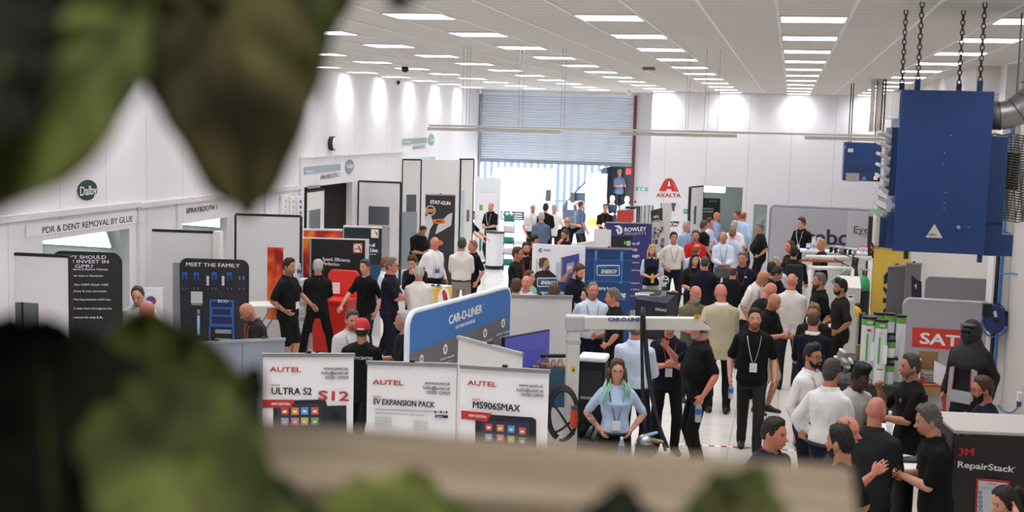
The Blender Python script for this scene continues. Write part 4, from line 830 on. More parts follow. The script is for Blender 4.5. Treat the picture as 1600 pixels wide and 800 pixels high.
F.poly([(832.5, 434), (838, 425), (848, 422), (858, 422), (868, 430), (873, 438), (876, 470), (832.5, 470)], flat('print_black_jacket', '#1a1b20'), 'man_picture'); F.disc(851, 412, 9.5, skp, 'man_picture', rx=7); F.poly([(841.5, 412), (843, 404), (850, 402), (857, 404), (851, 408), (848, 418), (843, 419)], flat('print_brown_hair', '#5d4433'), 'man_picture'); F.poly([(853, 418), (859, 414), (858, 421), (853, 422)], flat('print_brown_hair', '#5d4433'), 'man_picture')
F.poly([(873, 440), (886, 424), (891, 419), (893, 422), (889, 428), (880, 446)], skp, 'man_picture')
F.poly([(832.5, 452), (850, 443), (880, 440), (914, 446), (914, 500), (832.5, 500)], flat('print_deep_blue', '#1d3a6e'), 'blue_lower_print')
def energy(F, x0, y0, x1, y1, hh):
    w = x1 - x0
    F.poly([(x0, y0 + 1), (x0 + 2, y0), (x1 - 2, y0), (x1, y0 + 1), (x1, y1 - 1), (x1 - 2, y1), (x0 + 2, y1), (x0, y1 - 1)], P_WHITE, 'label_rim'); F.poly([(x0 + 1, y0 + 1.4), (x1 - 1, y0 + 1.4), (x1 - 1, y1 - 1.2), (x0 + 1, y1 - 1.2)], flat('print_slate_blue', '#24507a'), 'label')
    F.text('ENERGY', x0 + w * .18, y1 - 4, x1 - w * .12, y1 - 3.6, hh, P_WHITE, bold=.04, shear=.2); F.text('spraybooth', x0 + w * .1, y0 + 4.2, x0 + w * .42, y0 + 4.2, 2, P_TEAL)
energy(F, 839.5, 433.8, 871.5, 448, 5.5); F.text('spray booth', 845, 459, 881, 460, 5.5, P_WHITE, bold=.03); F.text('Energy', 839, 465, 870, 466, 6, P_TEAL, bold=.03)
t, F = board('banner_stand', 'deep blue roll-up banner reading ENERGY with glowing lines', 'banner', AX(915, 388, 2.0), AX(988, 390, 2.0), 2.0, flat('banner_deep_blue', '#1a3f75'), thick=.006, rollup=True)
GL = flat('print_glow_blue', '#4f8fc9')
for (x0, y0, x1, y1) in ((929.5, 391, 931.5, 443), (969.5, 393, 971.8, 443), (915.5, 405, 988, 407.3), (917, 438.5, 986, 441)): F.rect(x0, y0, x1, y1, GL, 'glowing_line')
F.rect(930, 406, 970.5, 440, flat('banner_blue_mid', '#1e4a86'), 'mid_print')
energy(F, 932.5, 414, 968, 430.8, 6); F.text('spray booth', 935, 452, 961, 453.5, 5.5, P_WHITE, bold=.03); F.text('saving', 950, 459.5, 977, 463, 7, P_WHITE, bold=.04); F.text('systems', 948, 467, 976, 469, 4.6, P_TEAL, bold=.03)
t, F = board('banner_stand', 'purple navy roll-up banner reading ROWLEY PROJECTS', 'banner', AX(947.5, 348, 2.0), AX(1019, 350, 2.0), 2.0, flat('banner_purple_navy', '#33346f'), thick=.006, rollup=True)
F.text('ROWLEY', 975.5, 362, 1009, 360.5, 6.5, P_WHITE, bold=.035); F.text('PROJECTS', 976, 367, 1009, 366, 3.6, P_LGREY, space=1.3); F.poly([(959, 352.5), (968, 352), (972.5, 357), (972.5, 363), (968, 367), (969, 359), (964, 355)], P_WHITE, 'curl_mark'); F.poly([(962, 358), (966, 358), (968, 364), (966, 367)], P_WHITE, 'curl_mark')
for s_, x0, x1, y in (('Future of', 976, 998.5, 383), ('Shop', 983, 995.5, 392), ('Design', 978, 998, 402)): F.text(s_, x0, y, x1, y - .5, 5, P_WHITE, bold=.03)
for s_, y in (('Projection', 411), ('Planning', 423), ('Management', 443), ('& Safety', 453), ('Servicing', 463)): F.text(s_, 985, y, 999, y, 2.2, P_WHITE)
# low white booth panels behind
t, F = board('booth_screen', 'white folded booth panel left of the purple banner', 'panel', at(928, 365, 24.2)[:2], at(953, 365, 24.0)[:2], at(930, 357, 24.2)[2], flat('booth_panel_white', '#d9d6d6'), thick=.04)
t, F = board('booth_screen', 'low white booth panel behind the deep blue banner', 'panel', at(895, 378, 23.2)[:2], at(929, 378, 24.1)[:2], at(910, 379, 23.6)[2], flat('booth_panel_white', '#d9d6d6'), thick=.04)
t, F = board('information_sign', 'small slanted black sign with green and white mark before the purple banner', 'sign', at(956, 374, 22.3)[:2], at(988, 372, 22.5)[:2], at(970, 368.5, 22.4)[2], flat('sign_black', '#25262a'), zb=at(970, 386, 22.4)[2], thick=.02); F.rect(975, 377, 978.5, 382, P_GREEN, 'green_mark'); F.rect(979.5, 376.5, 985, 384, P_LGREY, 'white_mark'); F.poly([(955, 388), (989, 387.5), (989, 389), (955, 389.5)], P_LGREY, 'white_edge')
MB().tube([(*at(958, 385, 22.32)[:2], 0), (*at(958, 385, 22.32)[:2], 1.85)], .012, 6).build('stand_leg', M_ALU, t); MB().tube([(*at(986, 385, 22.52)[:2], 0), (*at(986, 385, 22.52)[:2], 1.85)], .012, 6).build('stand_leg', M_ALU, t)
# shelf stand with dark sign, white curtains of hanging samples (behind the purple banner)
t = thing('product_stand', (*at(1030, 380, 28.6)[:2], 0), 'tall white product stand with dark top sign and pictures behind the purple banner', 'stand')
qa = at(1014, 330, 28.2); qb = at(1048, 330, 28.8)
for x in (1036, 1041, 1046): q = at(x, 330, 28.7); MB().obox((q[0], q[1], 1.2), (.035, 0, 0), (0, .05, 0), (0, 0, 1.2)).build('post', mat('white_post', '#d8d5d2', .4), t)
Fp = Face((qa[0], qa[1], 0), (qb[0], qb[1], 0), t); Fp.poly([(1015, 346), (1038, 346), (1038, 395), (1015, 395)], P_LGREY, 'back_panel', thick=.03)
Fp.poly([(1016.5, 329), (1035, 324.5), (1035, 345), (1017, 348)], flat('sign_charcoal', '#39373a'), 'top_sign'); Fp.text('UPOL', 1021, 341, 1029, 340, 4, P_WHITE, bold=.03); Fp.poly([(1019, 345.5), (1031, 343), (1031, 344.4), (1019, 347)], P_LGREY, 'sign_edge')
rr = random.Random(4)
for k in range(14):
    x = rr.uniform(1018, 1034); y = rr.uniform(351, 388); Fp.rect(x, y, x + rr.uniform(2, 5), y + rr.uniform(3, 8), [flat('photo_grey', '#77707a'), flat('photo_brown', '#8f7a70'), flat('photo_dark', '#3f3a44')][k % 3], 'small_photograph')
t = thing('sample_rack', (*at(1005, 340, 29.5)[:2], 0), 'row of hanging grey and white sample strips beside the red box', 'rack')
for k in range(9):
    x = 995.5 + 3.0 * k; q = at(x, 335, 29.5); zt = at(x, 322 - .4 * (k > 3) * 4, 29.5)[2]
    MB().box(q[0] - .018, q[0] + .018, q[1], q[1] + .03, .9, zt).build('strip', [M_ALU, P_LGREY, P_GREY, P_LGREY][k % 4] if k > 1 else M_BLK, t)
q = at(990, 340, 29.4); q2 = at(1022, 340, 29.4); MB().box(q[0], q2[0], 29.5, 29.9, 0, .9).build('base_cabinet', M_WHITE, t)
t = thing('display_plinth', (*at(978, 350, 30.2)[:2], 0), 'red box stand behind the purple banner near the shutter', 'stand')
q = at(964, 335, 30.2); q2 = at(986.5, 335, 30.2); MB().box(q[0], q2[0], 30.2, 30.7, at(975, 347, 30.2)[2], at(975, 329, 30.2)[2]).build('box', flat('red_box', '#c23f2e'), t); MB().box(q[0], q2[0], 30.2, 30.7, 0, at(975, 347, 30.2)[2]).build('base', M_WHITE, t); q3 = at(992, 330, 30.2); MB().box(q2[0] - .15, q3[0], 30.18, 30.6, at(975, 326, 30.2)[2], at(975, 323, 30.2)[2]).build('dark_shelf', M_BLK, t)
# --- far wall signs
t = wsign((-3.0, YB, 2.4), 'brand_sign', 'red letter A mark over red lettering AXALTA on the far wall'); F = farface(t)
F.poly([(1030, 300), (1036.5, 284), (1040, 279.5), (1044, 278.2), (1049, 278.2), (1053, 280.5), (1056, 285), (1060, 300), (1049.5, 300), (1049.5, 296.8), (1046.8, 296.8), (1046.3, 300)] if 0 else [(1029.5, 298.5), (1036, 285), (1040, 280), (1045, 278.2), (1050, 279.5), (1054, 284.5), (1060.5, 299.5), (1049.5, 299), (1048.5, 295.5), (1042, 295.2), (1040.5, 298.8)], P_RED, 'letter_mark'); F.poly([(1043.5, 291), (1044.6, 283.5), (1046.4, 283.5), (1047.3, 291)], P_WHITE, 'letter_gap'); F.poly([(1049.5, 281), (1052, 284), (1058, 298.5), (1055.5, 298.5)], flat('print_pale_red', '#d66a64'), 'letter_highlight')
F.text('AXALTA', 1025.5, 307.5, 1063.5, 308.3, 6, P_RED, bold=.045)
t = wsign((-3.0, YB, 2.0), 'brand_sign', 'grey and black boxed lettering sign under the red mark'); F = farface(t); F.poly([(1032.5, 317), (1056, 317.2), (1056, 322), (1034.5, 322), (1034.5, 326), (1032.5, 326)], flat('print_slate', '#55555c'), 'bracket_mark'); F.text('UPOL', 1036, 326, 1052, 326.5, 6, flat('print_slate', '#55555c'), bold=.03); F.rect(1051, 318, 1054, 330, flat('print_slate', '#55555c'), 'bracket_mark'); F.text('LTY', 1055, 324, 1063, 324, 4, P_LGREY); F.text('cromax.com', 1048, 336, 1060, 336, 2, P_LGREY)
t = wsign((-3.0, YB, 1.6), 'brand_sign', 'black slanted panel with white lettering ending in ON on the far wall'); F = farface(t); F.poly([(1040, 346), (1061.5, 346), (1058.5, 353.8), (1040, 353.8)], P_BLACK, 'panel'); F.text('ON', 1047.5, 352.5, 1058, 352.7, 5, P_WHITE, bold=.05, shear=.15)
t = wsign(atx(1071, 330, -2.85) * 0 + np.array([-2.85, YB, 1.9]), 'exit_sign', 'small green safety sign beside the far doorway', ); F = farface(t); F.rect(1068, 326.5, 1074.5, 334, flat('safety_green', '#3aa06a'), 'plate'); F.rect(1069.2, 329, 1073.5, 330.5, P_WHITE, 'arrow')
t = wsign((-4.3, YS, 2.4), 'exit_sign', 'pale green running-man exit sign on the recess wall by the shutter'); F = Face((-5, YS - .006, 0), (-3, YS - .006, 0), t); F.rect(993, 292, 1013, 299, flat('safety_pale_green', '#86cfae'), 'plate'); F.disc(999, 294.3, 1.2, P_WHITE, 'running_figure'); F.poly([(996.5, 298), (998.5, 295.5), (1000, 295.5), (1000.5, 298)], P_WHITE, 'running_figure'); F.rect(1003.5, 293.5, 1007, 297.5, P_WHITE, 'door_symbol')
t = wsign((-4.3, YS, 1.7), 'call_point', 'small red fire call point on the recess wall by the shutter'); F = Face((-5, YS - .006, 0), (-3, YS - .006, 0), t); F.rect(990, 312, 995.5, 319, P_WHITE, 'box', ); F.disc(992.7, 315.5, 2, P_RED, 'button')
# open door of the far doorway, poster in the far room
d, F = door(at(1079, 320, 34.7)[:2], at(1098.5, 320, 35.55)[:2], 2.48, edge=True, thick=.06, handle=(1084, 327, 1086, 335)); F.rect(1085, 322, 1087, 350, M_GLASSD, 'door_window')
t = thing('poster', (-2.2, YB + 2.9, 1.6), 'black poster with teal heading seen through the far doorway', 'poster'); F = Face((-4, YB + 2.98, 0), (0, YB + 2.98, 0), t); F.rect(1092, 309, 1123.5, 360, flat('poster_black', '#17181b'), 'sheet'); F.poly([(1097, 332), (1112, 330), (1112, 360), (1096, 360)], flat('poster_olive', '#4d5a2e'), 'car_picture'); F.text('Irus', 1113, 315.5, 1120, 315.5, 3.6, P_TEAL); F.poly([(1108, 315.5), (1110, 312), (1112, 315.5)], P_TEAL, 'mark'); F.text('MORE DIGITAL', 1097, 327, 1115.5, 328, 2.6, P_WHITE, bold=.03); F.text('MANAGEMENT', 1097, 331.5, 1115, 332, 2.6, P_WHITE, bold=.03)
t = thing('poster', (-.5, YB + 2.9, 1.4), 'white notice with a red mark behind the narrow far window', 'poster'); F = Face((-4, YB + 2.96, 0), (0, YB + 2.96, 0), t); F.rect(1186, 336, 1197, 352, P_WHITE, 'sheet'); F.poly([(1190, 349), (1195, 341), (1195, 349)], P_RED, 'mark')
# --- eyebo displays
M_EYE = flat('display_mid_grey', '#a7a4ab', .6)
t, F = board('fabric_display', 'wide grey fabric display with large dark lettering behind the man in white lanyard', 'display', AX(1205, 321.5, 2.1), at(1392, 330, 33.8)[:2], 2.1, M_EYE, r=.12, thick=.08, rim=flat('display_rim_grey', '#85838a'))
F.text('eyebo', 1238, 381, 1327, 383, 25, flat('print_charcoal', '#2d2b33'), bold=.03); F.poly([(1290, 378.5), (1324, 379.5), (1324, 383), (1290, 382)], flat('print_violet_line', '#5a4a9c'), 'violet_line')
t, F = board('fabric_display', 'narrower grey display reading Eye, overlapping the wide grey display', 'display', at(1323, 360, 33.0)[:2], at(1378, 360, 33.0)[:2], at(1340, 330, 33.0)[2], flat('display_pale_grey', '#b1aeb5', .6), r=.08, thick=.06)
F.text('Eyebo', 1332.5, 363.5, 1375, 364.5, 11, flat('print_charcoal', '#2d2b33'), bold=.0); F.poly([(1333, 364.5), (1375, 365.5), (1375, 366.6), (1333, 365.8)], flat('print_pink', '#b04a80'), 'pink_line'); F.text('solutions', 1341, 369, 1356, 369.3, 2, P_GREY)
t, F = board('display_board', 'tall black display with small food coloured pictures left of the yellow banner', 'board', at(1357, 360, 30.2)[:2], at(1392, 360, 30.2)[:2], at(1370, 339, 30.2)[2], flat('display_black', '#1c1817'), thick=.3)
for k in range(16): x = rr.uniform(1360, 1376); y = rr.uniform(380, 398); F.rect(x, y, x + 2, y + 3, [P_ORANGE, P_RED, P_YEL, flat('print_brown', '#5a3520')][k % 4], 'small_picture')
F.rect(1365, 362, 1372, 364.5, flat('print_olive_yellow', '#9a9440'), 'small_heading'); F.rect(1357.5, 403, 1376, 408, flat('print_terracotta', '#a8553a'), 'orange_band'); F.rect(1360, 339.5, 1372, 339.8, P_GREEN, 'edge')
t, F = board('display_board', 'small mint green board top above the black display', 'board', at(1360, 331, 30.6)[:2], at(1377, 331, 30.6)[:2], at(1368, 328.5, 30.6)[2], flat('board_mint', '#9fd8b8'), zb=0)
# --- yellow hazard banner and grey banner backs
t, F = board('banner_stand', 'yellow roll-up banner with broken black chevrons under the blue heater', 'banner', AX(1366, 386, 2.0), at(1424, 390, 24.0)[:2], 2.0, flat('banner_yellow', '#d9b24a'), thick=.006, rollup=True)
for pts in ([(1381, 431), (1387, 424), (1393, 420), (1393, 441), (1381, 444)], [(1380, 447), (1393, 458), (1393, 466), (1388, 465), (1380, 453)], [(1379.5, 466), (1393, 466), (1393, 474), (1379.5, 473)], [(1380, 484), (1387, 478), (1393, 477), (1393, 486), (1380, 489)], [(1400, 413), (1404, 411), (1404, 414)]): F.poly(pts, P_BLACK, 'black_chevron')
t, F = board('banner_stand', 'dark grey banner back standing in front of the yellow banner', 'banner', at(1388, 420, 20.6)[:2], at(1415.5, 418, 20.9)[:2], at(1400, 415.5, 20.8)[2], flat('banner_back_dark_grey', '#6b6a6f'), thick=.006, rollup=True, group='dark grey banner backs')
t, F = board('banner_stand', 'grey banner back with a violet black printed strip right of the yellow banner', 'banner', at(1416, 416, 20.9)[:2], at(1440, 414, 20.9)[:2], at(1428, 412.5, 20.9)[2], flat('banner_back_mid_grey', '#7d7b80'), thick=.006, rollup=True, group='dark grey banner backs'); F.poly([(1424, 429), (1434, 438), (1440, 440), (1440, 474), (1424, 466)], flat('print_violet_black', '#2d2a3c'), 'violet_strip'); F.poly([(1429, 446), (1432, 443), (1432, 452)], P_WHITE, 'white_mark')
M_SP = flat('panel_violet_grey', '#a6a1a8', .6)
t, F = board('fabric_display', 'plain violet grey rounded panel standing behind the red sign panel', 'display', AX(1447, 432, 1.88), AX(1547, 436.5, 1.88), 1.88, flat('panel_plum_grey', '#827e85', .6), r=.08, thick=.05)
t, F = board('fabric_display', 'violet grey rounded panel with the red sign reading SATA', 'display', AX(1414, 467.5, 1.7), AX(1549, 475, 1.7), 1.7, M_SP, r=.09, thick=.05, rim=flat('panel_light_rim', '#a5a1a6'))
F.poly([(1425.5, 511), (1522, 517), (1522, 549.5), (1425, 541.5)], flat('sign_bright_red', '#cf3a2e'), 'red_sign'); F.text('SATA', 1436, 536, 1521, 543.5, 17.5, P_WHITE, bold=.05)

# ------------------------------------------------------------------ equipment, tables, machines
M_HB = mat('heater_blue', '#243e70', .38, .1, var=.10, scale=2.5); M_HB2 = mat('heater_blue_dark', '#203862', .4, .1, var=.10, scale=2.5)
def chain(p0, p1, r=.016, link=.05):
    mb = MB(); p0 = np.array(p0, float); p1 = np.array(p1, float); L = np.linalg.norm(p1 - p0); n = int(L / (link * .78)); d = (p1 - p0) / L
    a = np.cross(d, [1, .2, .1]); a /= np.linalg.norm(a); b_ = np.cross(d, a)
    for i in range(n):
        c = p0 + d * (L * (i + .5) / n); w = a if i % 2 else b_
        mb.tube([c + d * (link * .5 * math.cos(t)) + w * (r * math.sin(t)) for t in np.linspace(0, 2 * math.pi, 9, endpoint=False)], .0052, 5, closed=True)
    return mb
# blue unit heater hung from chains
yh = 10.1; A = at(1394, 388, yh); B = at(1535, 395, yh); Tl = at(1409, 140, yh); Tr = at(1557, 143, yh)
x0, x1 = (A[0] + Tl[0]) / 2, (B[0] + Tr[0]) / 2; z0, z1 = A[2] - .02, Tl[2]
t = thing('unit_heater', ((x0 + x1) / 2, yh + .4, z0), 'large blue box heater hanging from chains at the right, nearest the camera', 'heater', 'blue hanging heaters')
MB().box(x0, x1, yh, yh + .85, z0, z1).build('casing', M_HB, t, bevel=.006)
MB().box(x0 - .045, x0, yh + .10, yh + .75, z0 + .42, z0 + .95).build('louvre_frame', M_HB2, t)
for k in range(8):
    z = z0 + .30 + k * .085; MB().obox((x0 - .085, yh + .32, z), (.04, 0, -.018), (0, .24, 0), (.003, 0, .012)).build('louvre_blade', mat('louvre_grey', '#b9b4ae', .4, .3), t)
MB().box(x0 - .10, x0 - .045, yh + .05, yh + .10, z0 + .02, z0 + .25).box(x0 - .05, x0, yh + .02, yh + .5, z0 + .02, z0 + .27).build('control_box', M_HB2, t); MB().box(x0 - .13, x0 - .10, yh + .04, yh + .4, z0 + .03, z0 + .26).build('side_guard', M_LGREYP if 0 else mat('louvre_grey', '#b9b4ae', .4, .3), t)
MB().box(x0 - .07, x0 - .004, yh + .05, yh + .6, z1 - .22, z1 - .02).build('air_duct_stub', M_WHITE, t)
MB().box(x1, x1 + .13, yh + .06, yh + .8, z0 - .01, z1 - .33).build('side_casing', M_HB2, t, bevel=.006); MB().box(x1 + .13, x1 + .22, yh + .10, yh + .7, z0 - .01, z0 + .16).build('burner_casing', M_HB, t, bevel=.006)
MB().box(x1 + .0, x1 + .126, yh + .052, yh + .06, z0 + .245, z0 + .25).build('seam', M_DARK, t)
for (xx, zz) in ((.09, 0), (.63, 0)): MB().box(x0 + xx, x0 + xx + .035, yh + .02, yh + .06, z0 - .06, z0).build('mounting_lug', M_HB2, t)
Fh = Face((x0, yh, 0), (x1, yh, 0), t); Fh.poly([(1446, 371), (1460, 350), (1473, 372)], mat('worn_sticker', '#b9b8b0', .6, var=.2, scale=40), 'warning_triangle'); Fh.poly([(1449, 366), (1457, 364.5), (1464, 366.5), (1464, 368), (1450, 368)], flat('worn_print', '#77756f'), 'triangle_print'); Fh.disc(1497.5, 355, 6, M_HB2, 'knob'); Fh.disc(1497.5, 355, 3, P_GREY, 'knob_centre')
for x, y in ((1486, 212), (1476, 239), (1474, 257), (1477, 301), (1475, 317), (1475, 326), (1513, 355)): Fh.disc(x, y, 1.1, P_GREY, 'screw', n=8)
Fh.rect(1480, 350, 1480.5, 366, M_HB2, 'hatch_seam'); Fh.rect(1478, 366.5, 1512, 367.2, M_HB2, 'hatch_seam')
for (xx, yy) in ((x0 + .12, yh + .07), (x0 + .057, yh + .72), (x1 - .10, yh + .07), (x1 - .172, yh + .72)): MB().box(xx - .02, xx + .02, yy - .02, yy + .02, z1, z1 + .08).build('chain_bracket', M_HB2, t)
for k, (x, y) in enumerate(((x0 + .12, yh + .07), (x0 + .057, yh + .72), (x1 - .10, yh + .07), (x1 - .172, yh + .72))): chain((x, y, z1 + .07), (x, y, ZC)).build('chain', mat('rusty_chain', '#4a423c', .5, .6, var=.3), t)
# its steel flue, elbow and mesh guard
t = thing('flue_pipe', (x1 + .3, yh + .4, 4.2), 'silver segmented flue elbow rising beside the large blue heater', 'pipe')
pe = [(x1 + .0, yh + .42, z1 - .17), (x1 + .10, yh + .42, z1 - .17)] + [(x1 + .10 + .26 * math.sin(a), yh + .42, z1 - .17 + .26 * (1 - math.cos(a))) for a in np.linspace(.25, math.pi / 2, 6)] + [(x1 + .36, yh + .42, z1 + .5), (x1 + .36, yh + .42, ZC)]
MB().tube(pe, .115, 20).build('pipe', M_STEEL, t, smooth=True)
for i in (1, 3, 5, 7): 
    p, q = np.array(pe[i]), np.array(pe[i + 1]); d = (q - p) / np.linalg.norm(q - p); MB().tube([p - d * .006, p + d * .006], .119, 20).build('joint_ring', mat('flue_joint', '#77736e', .4, .7), t, smooth=True)
t = thing('mesh_guard', (x1 + .33, yh + .5, 3.3), 'steel mesh guard coil behind the right edge of the large blue heater', 'guard')
mb = MB(); px0, pz0, pz1 = x1 + .12, z0 + .22, z1 - .32
for k in range(34): z = pz0 + (pz1 - pz0) * k / 33; mb.tube([(px0 + .18 + .17 * math.cos(a), yh + .9 + .17 * math.sin(a), z + .008 * math.sin(6 * a)) for a in np.linspace(0, 2 * math.pi, 20, endpoint=False)], .0045, 4, closed=True)
mb.build('wire_coils', mat('mesh_wire', '#6a655f', .4, .7), t); mb = MB()
for a in np.linspace(0, 2 * math.pi, 18, endpoint=False): mb.tube([(px0 + .18 + .17 * math.cos(a), yh + .9 + .17 * math.sin(a), pz0), (px0 + .18 + .17 * math.cos(a + .5), yh + .9 + .17 * math.sin(a + .5), pz1)], .004, 4)
mb.build('upright_wires', mat('mesh_wire', '#6a655f', .4, .7), t); MB().cyl((px0 + .18, yh + .9), .06, pz0 + .25, pz0 + .55, 16).build('motor', M_BLK, t)
MB().tube([(px0 + .18, yh + .9, pz1 - .0), (px0 + .18, yh + .9, ZC)], .008, 6).build('hanger_rod', M_STEEL, t)
# far blue heater
yf = 26.5; A = at(1320, 222, yf); B = at(1375, 284, yf)
t = thing('unit_heater', ((A[0] + B[0]) / 2, yf + .4, B[2]), 'smaller looking blue box heater hanging in front of the far wall', 'heater', 'blue hanging heaters'); xa, xb, za, zb_ = A[0], B[0], B[2], A[2]
MB().box(xa, xb, yf, yf + .8, za, zb_).build('casing', M_HB, t, bevel=.006); Fh = Face((xa, yf, 0), (xb, yf, 0), t)
for k in range(5): Fh.rect(1327 + 9.5 * k, 258, 1333 + 9.5 * k, 269, flat('vent_dark_slate', '#223456'), 'vent_slot')
Fh.rect(1322, 270, 1342, 284, mat('bare_metal_plate', '#a9a9a6', .4, .4), 'metal_plate'); Fh.rect(1325, 232, 1333, 238, P_LGREY, 'label_plate'); Fh.poly([(1346, 281), (1350, 275), (1354, 281)], P_GREY, 'warning_triangle'); Fh.rect(1363, 273, 1374, 283, P_BLACK, 'switch_back'); Fh.rect(1365, 275, 1371, 281, P_WHITE, 'switch'); Fh.rect(1333, 237, 1370, 237.8, M_HB2, 'seam'); Fh.rect(1320.5, 228, 1322, 232, P_GREY, 'hinge')
for k in range(7): MB().obox((xb + .06, yf + .35, za + .42 + .06 * k), (.05, 0, -.015), (0, .25, 0), (.002, 0, .008)).build('louvre_blade', mat('louvre_grey', '#b9b4ae', .4, .3), t)
for (x, y) in ((xa + .12, yf + .1), (xa + .1, yf + .7), (xb - .08, yf + .1), (xb - .1, yf + .7)): MB().tube([(x, y, zb_), (x, y, ZC)], .012, 6).build('hanger_rod', mat('rusty_chain', '#4a423c', .5, .6, var=.3), t)
# long hanging cable tray with lamp rails
yt = 16.4; A = at(672, 196, yt); B = at(1396, 213, yt)
t = thing('cable_tray', ((A[0] + B[0]) / 2, yt, A[2]), 'long cream cable tray hung across the hall on thin rods', 'cable tray'); mt = mat('tray_cream', '#d8d3c8', .45)
MB().obox(((A + B) / 2), (B - A) / 2, (0, .05, 0), (0, 0, .014)).build('tray', mt, t)
for (xa, xb) in ((668, 875), (968, 1152), (1258, 1396)):
    p = at(xa, 200, yt); q = at(xb, 205, yt); c = (p + q) / 2; c[2] -= .035 if 0 else .03; MB().obox((c[0], yt + .04, A[2] + (B[2] - A[2]) * ((c[0] - A[0]) / (B[0] - A[0])) - .045), ((q[0] - p[0]) / 2, 0, (B[2] - A[2]) / (B[0] - A[0]) * (q[0] - p[0]) / 2), (0, .05, 0), (0, 0, .022)).build('lamp_rail', mat('rail_white', '#dedad2', .4), t)
for x in (722, 728, 733, 810, 816, 876, 881, 1071, 1075, 1100, 1121):
    p = at(x, 196, yt); zt_ = A[2] + (B[2] - A[2]) * ((p[0] - A[0]) / (B[0] - A[0])); MB().tube([(p[0], yt, zt_), (p[0], yt, ZC)], .0028, 5).build('hanger_wire', M_STEEL, t)
# conduits dropping to the tray end
for k, (x, r, c, lab) in enumerate(((1361, .05, '#d9d6d0', 'thick white conduit, leftmost of the bundle above the cable tray'), (1367, .018, '#b0a596', 'thin tan conduit beside the thick white one'), (1371, .05, '#d3cfc8', 'thick white conduit in the middle of the bundle'), (1376, .02, '#6f655a', 'brown conduit next to the right end of the bundle'), (1380, .02, '#5c4c40', 'darkest brown conduit at the right end of the bundle'))):
    p = at(x, 204, 24.5); t = thing('conduit', (p[0], 24.5, p[2]), lab, 'pipe', 'conduits above the cable tray'); MB().tube([(p[0], 24.5, p[2] - .02), (p[0], 24.5, ZC)], r * .8, 12).build('pipe', mat('conduit_' + c, c, .5), t, smooth=True)
    MB().cyl((p[0], 24.5), r * 1.1, ZC - .04, ZC - .001, 12).build('ceiling_plate', mat('conduit_' + c, c, .5), t)
# ceiling cameras and small fittings
for (x, y, lab) in ((633, 100, 'small dark dome camera on the ceiling above the left wall, right of the clock'), (621, 123, 'small dark dome camera under the ceiling near the left wall'), (1009, 147, 'white bracket camera on the ceiling corner by the shutter'), (1103, 143, 'white bracket camera on the ceiling above the red mark'), (764, 141, 'white dome camera above the roller shutter')):
    p = atz(x, y, ZC); p[1] = min(p[1], 34.9 if x > 900 else 37.2); t = thing('ceiling_camera', p, lab, 'camera', 'cameras on the ceiling'); m_ = M_BLK if 'dark' in lab else M_WHITE
    MB().cyl((p[0], p[1]), .06, ZC - .05, ZC, 14).build('mount', M_WHITE, t); MB().ell((p[0], p[1], ZC - .09), (.07, 0, 0), (0, .07, 0), (0, 0, .06)).build('dome', m_, t, smooth=True)
p = atz(1014, 105, ZC); t = thing('ceiling_fitting', p, 'small grey twin lamp fitting on the ceiling between two light lines', 'fitting'); MB().box(p[0] - .1, p[0] - .01, p[1] - .08, p[1] + .08, ZC - .05, ZC).box(p[0] + .01, p[0] + .1, p[1] - .08, p[1] + .08, ZC - .05, ZC).build('lamp_heads', mat('fitting_grey', '#7d7a78', .5), t)
# --- tool counters and tables
def table(name, label, pts, zt, top_m, skirt_m=None, legs=True, group=None, thick=.03):
    """pts: four floor corners in order"""
    c = np.mean(np.array(pts, float), 0); t = thing(name, (c[0], c[1], 0), label, 'table', group); pts = [np.array([p[0], p[1], 0.]) for p in pts]
    MB().prism([p + [0, 0, zt - thick] for p in pts], (0, 0, thick)).build('top', top_m, t)
    if skirt_m:
        cc = np.array([c[0], c[1], 0]); MB().prism([cc + (p - cc) * .985 + [0, 0, .03] for p in pts], (0, 0, zt - thick - .03)).build('cloth_skirt', skirt_m, t)
    if legs and not skirt_m:
        for p in pts: q = c + (np.array(p[:2]) - c[:2]) * .9 if False else np.array([c[0], c[1]]) + (p[:2] - np.array([c[0], c[1]])) * .88; MB().box(q[0] - .02, q[0] + .02, q[1] - .02, q[1] + .02, 0, zt - thick).build('leg', M_ALU, t)
    return t
def rectpts(c, w, d, rz=0.0):
    co, si = math.cos(rz), math.sin(rz); return [(c[0] + x * co - y * si, c[1] + x * si + y * co) for x, y in ((-w / 2, -d / 2), (w / 2, -d / 2), (w / 2, d / 2), (-w / 2, d / 2))]
# white and yellow counter with parrot print
q0 = AX(617, 448, 1.0); q1 = AX(665, 452, 1.0); q2 = AX(706, 446, 1.0)
t = thing('display_counter', (*((q1 + q2) / 2), 0), 'white counter with yellow front and red parrot print', 'counter'); c_ = [q0, q1, q2, q0 + (q2 - q1)]
MB().prism([(p[0], p[1], 0) for p in c_], (0, 0, .97)).build('body', P_WHITE, t); MB().prism([(p[0], p[1], .97) for p in c_], (0, 0, .03)).build('top', P_WHITE, t)
F = Face((*q1, 0), (*q2, 0), t); F.poly([(675.5, 450), (705, 447.5), (705, 520), (675.5, 520)], P_YEL, 'yellow_front'); F.disc(693, 466, 17, P_WHITE, 'round_print', rx=9); F.poly([(690, 456), (694, 452), (698, 460), (700, 474), (695, 477), (692, 468)], P_RED, 'parrot_print'); F.poly([(695, 464), (699, 466), (700, 476), (697, 480)], flat('print_maroon', '#6a2a2a'), 'parrot_print')
F = Face((*q0, 0), (*q1, 0), t); F.poly([(617, 462), (640, 464), (640, 470), (617, 470)], P_YEL, 'yellow_stripe') ; F.text('GL', 617, 497, 632, 497, 11, P_BLUE, bold=.06)
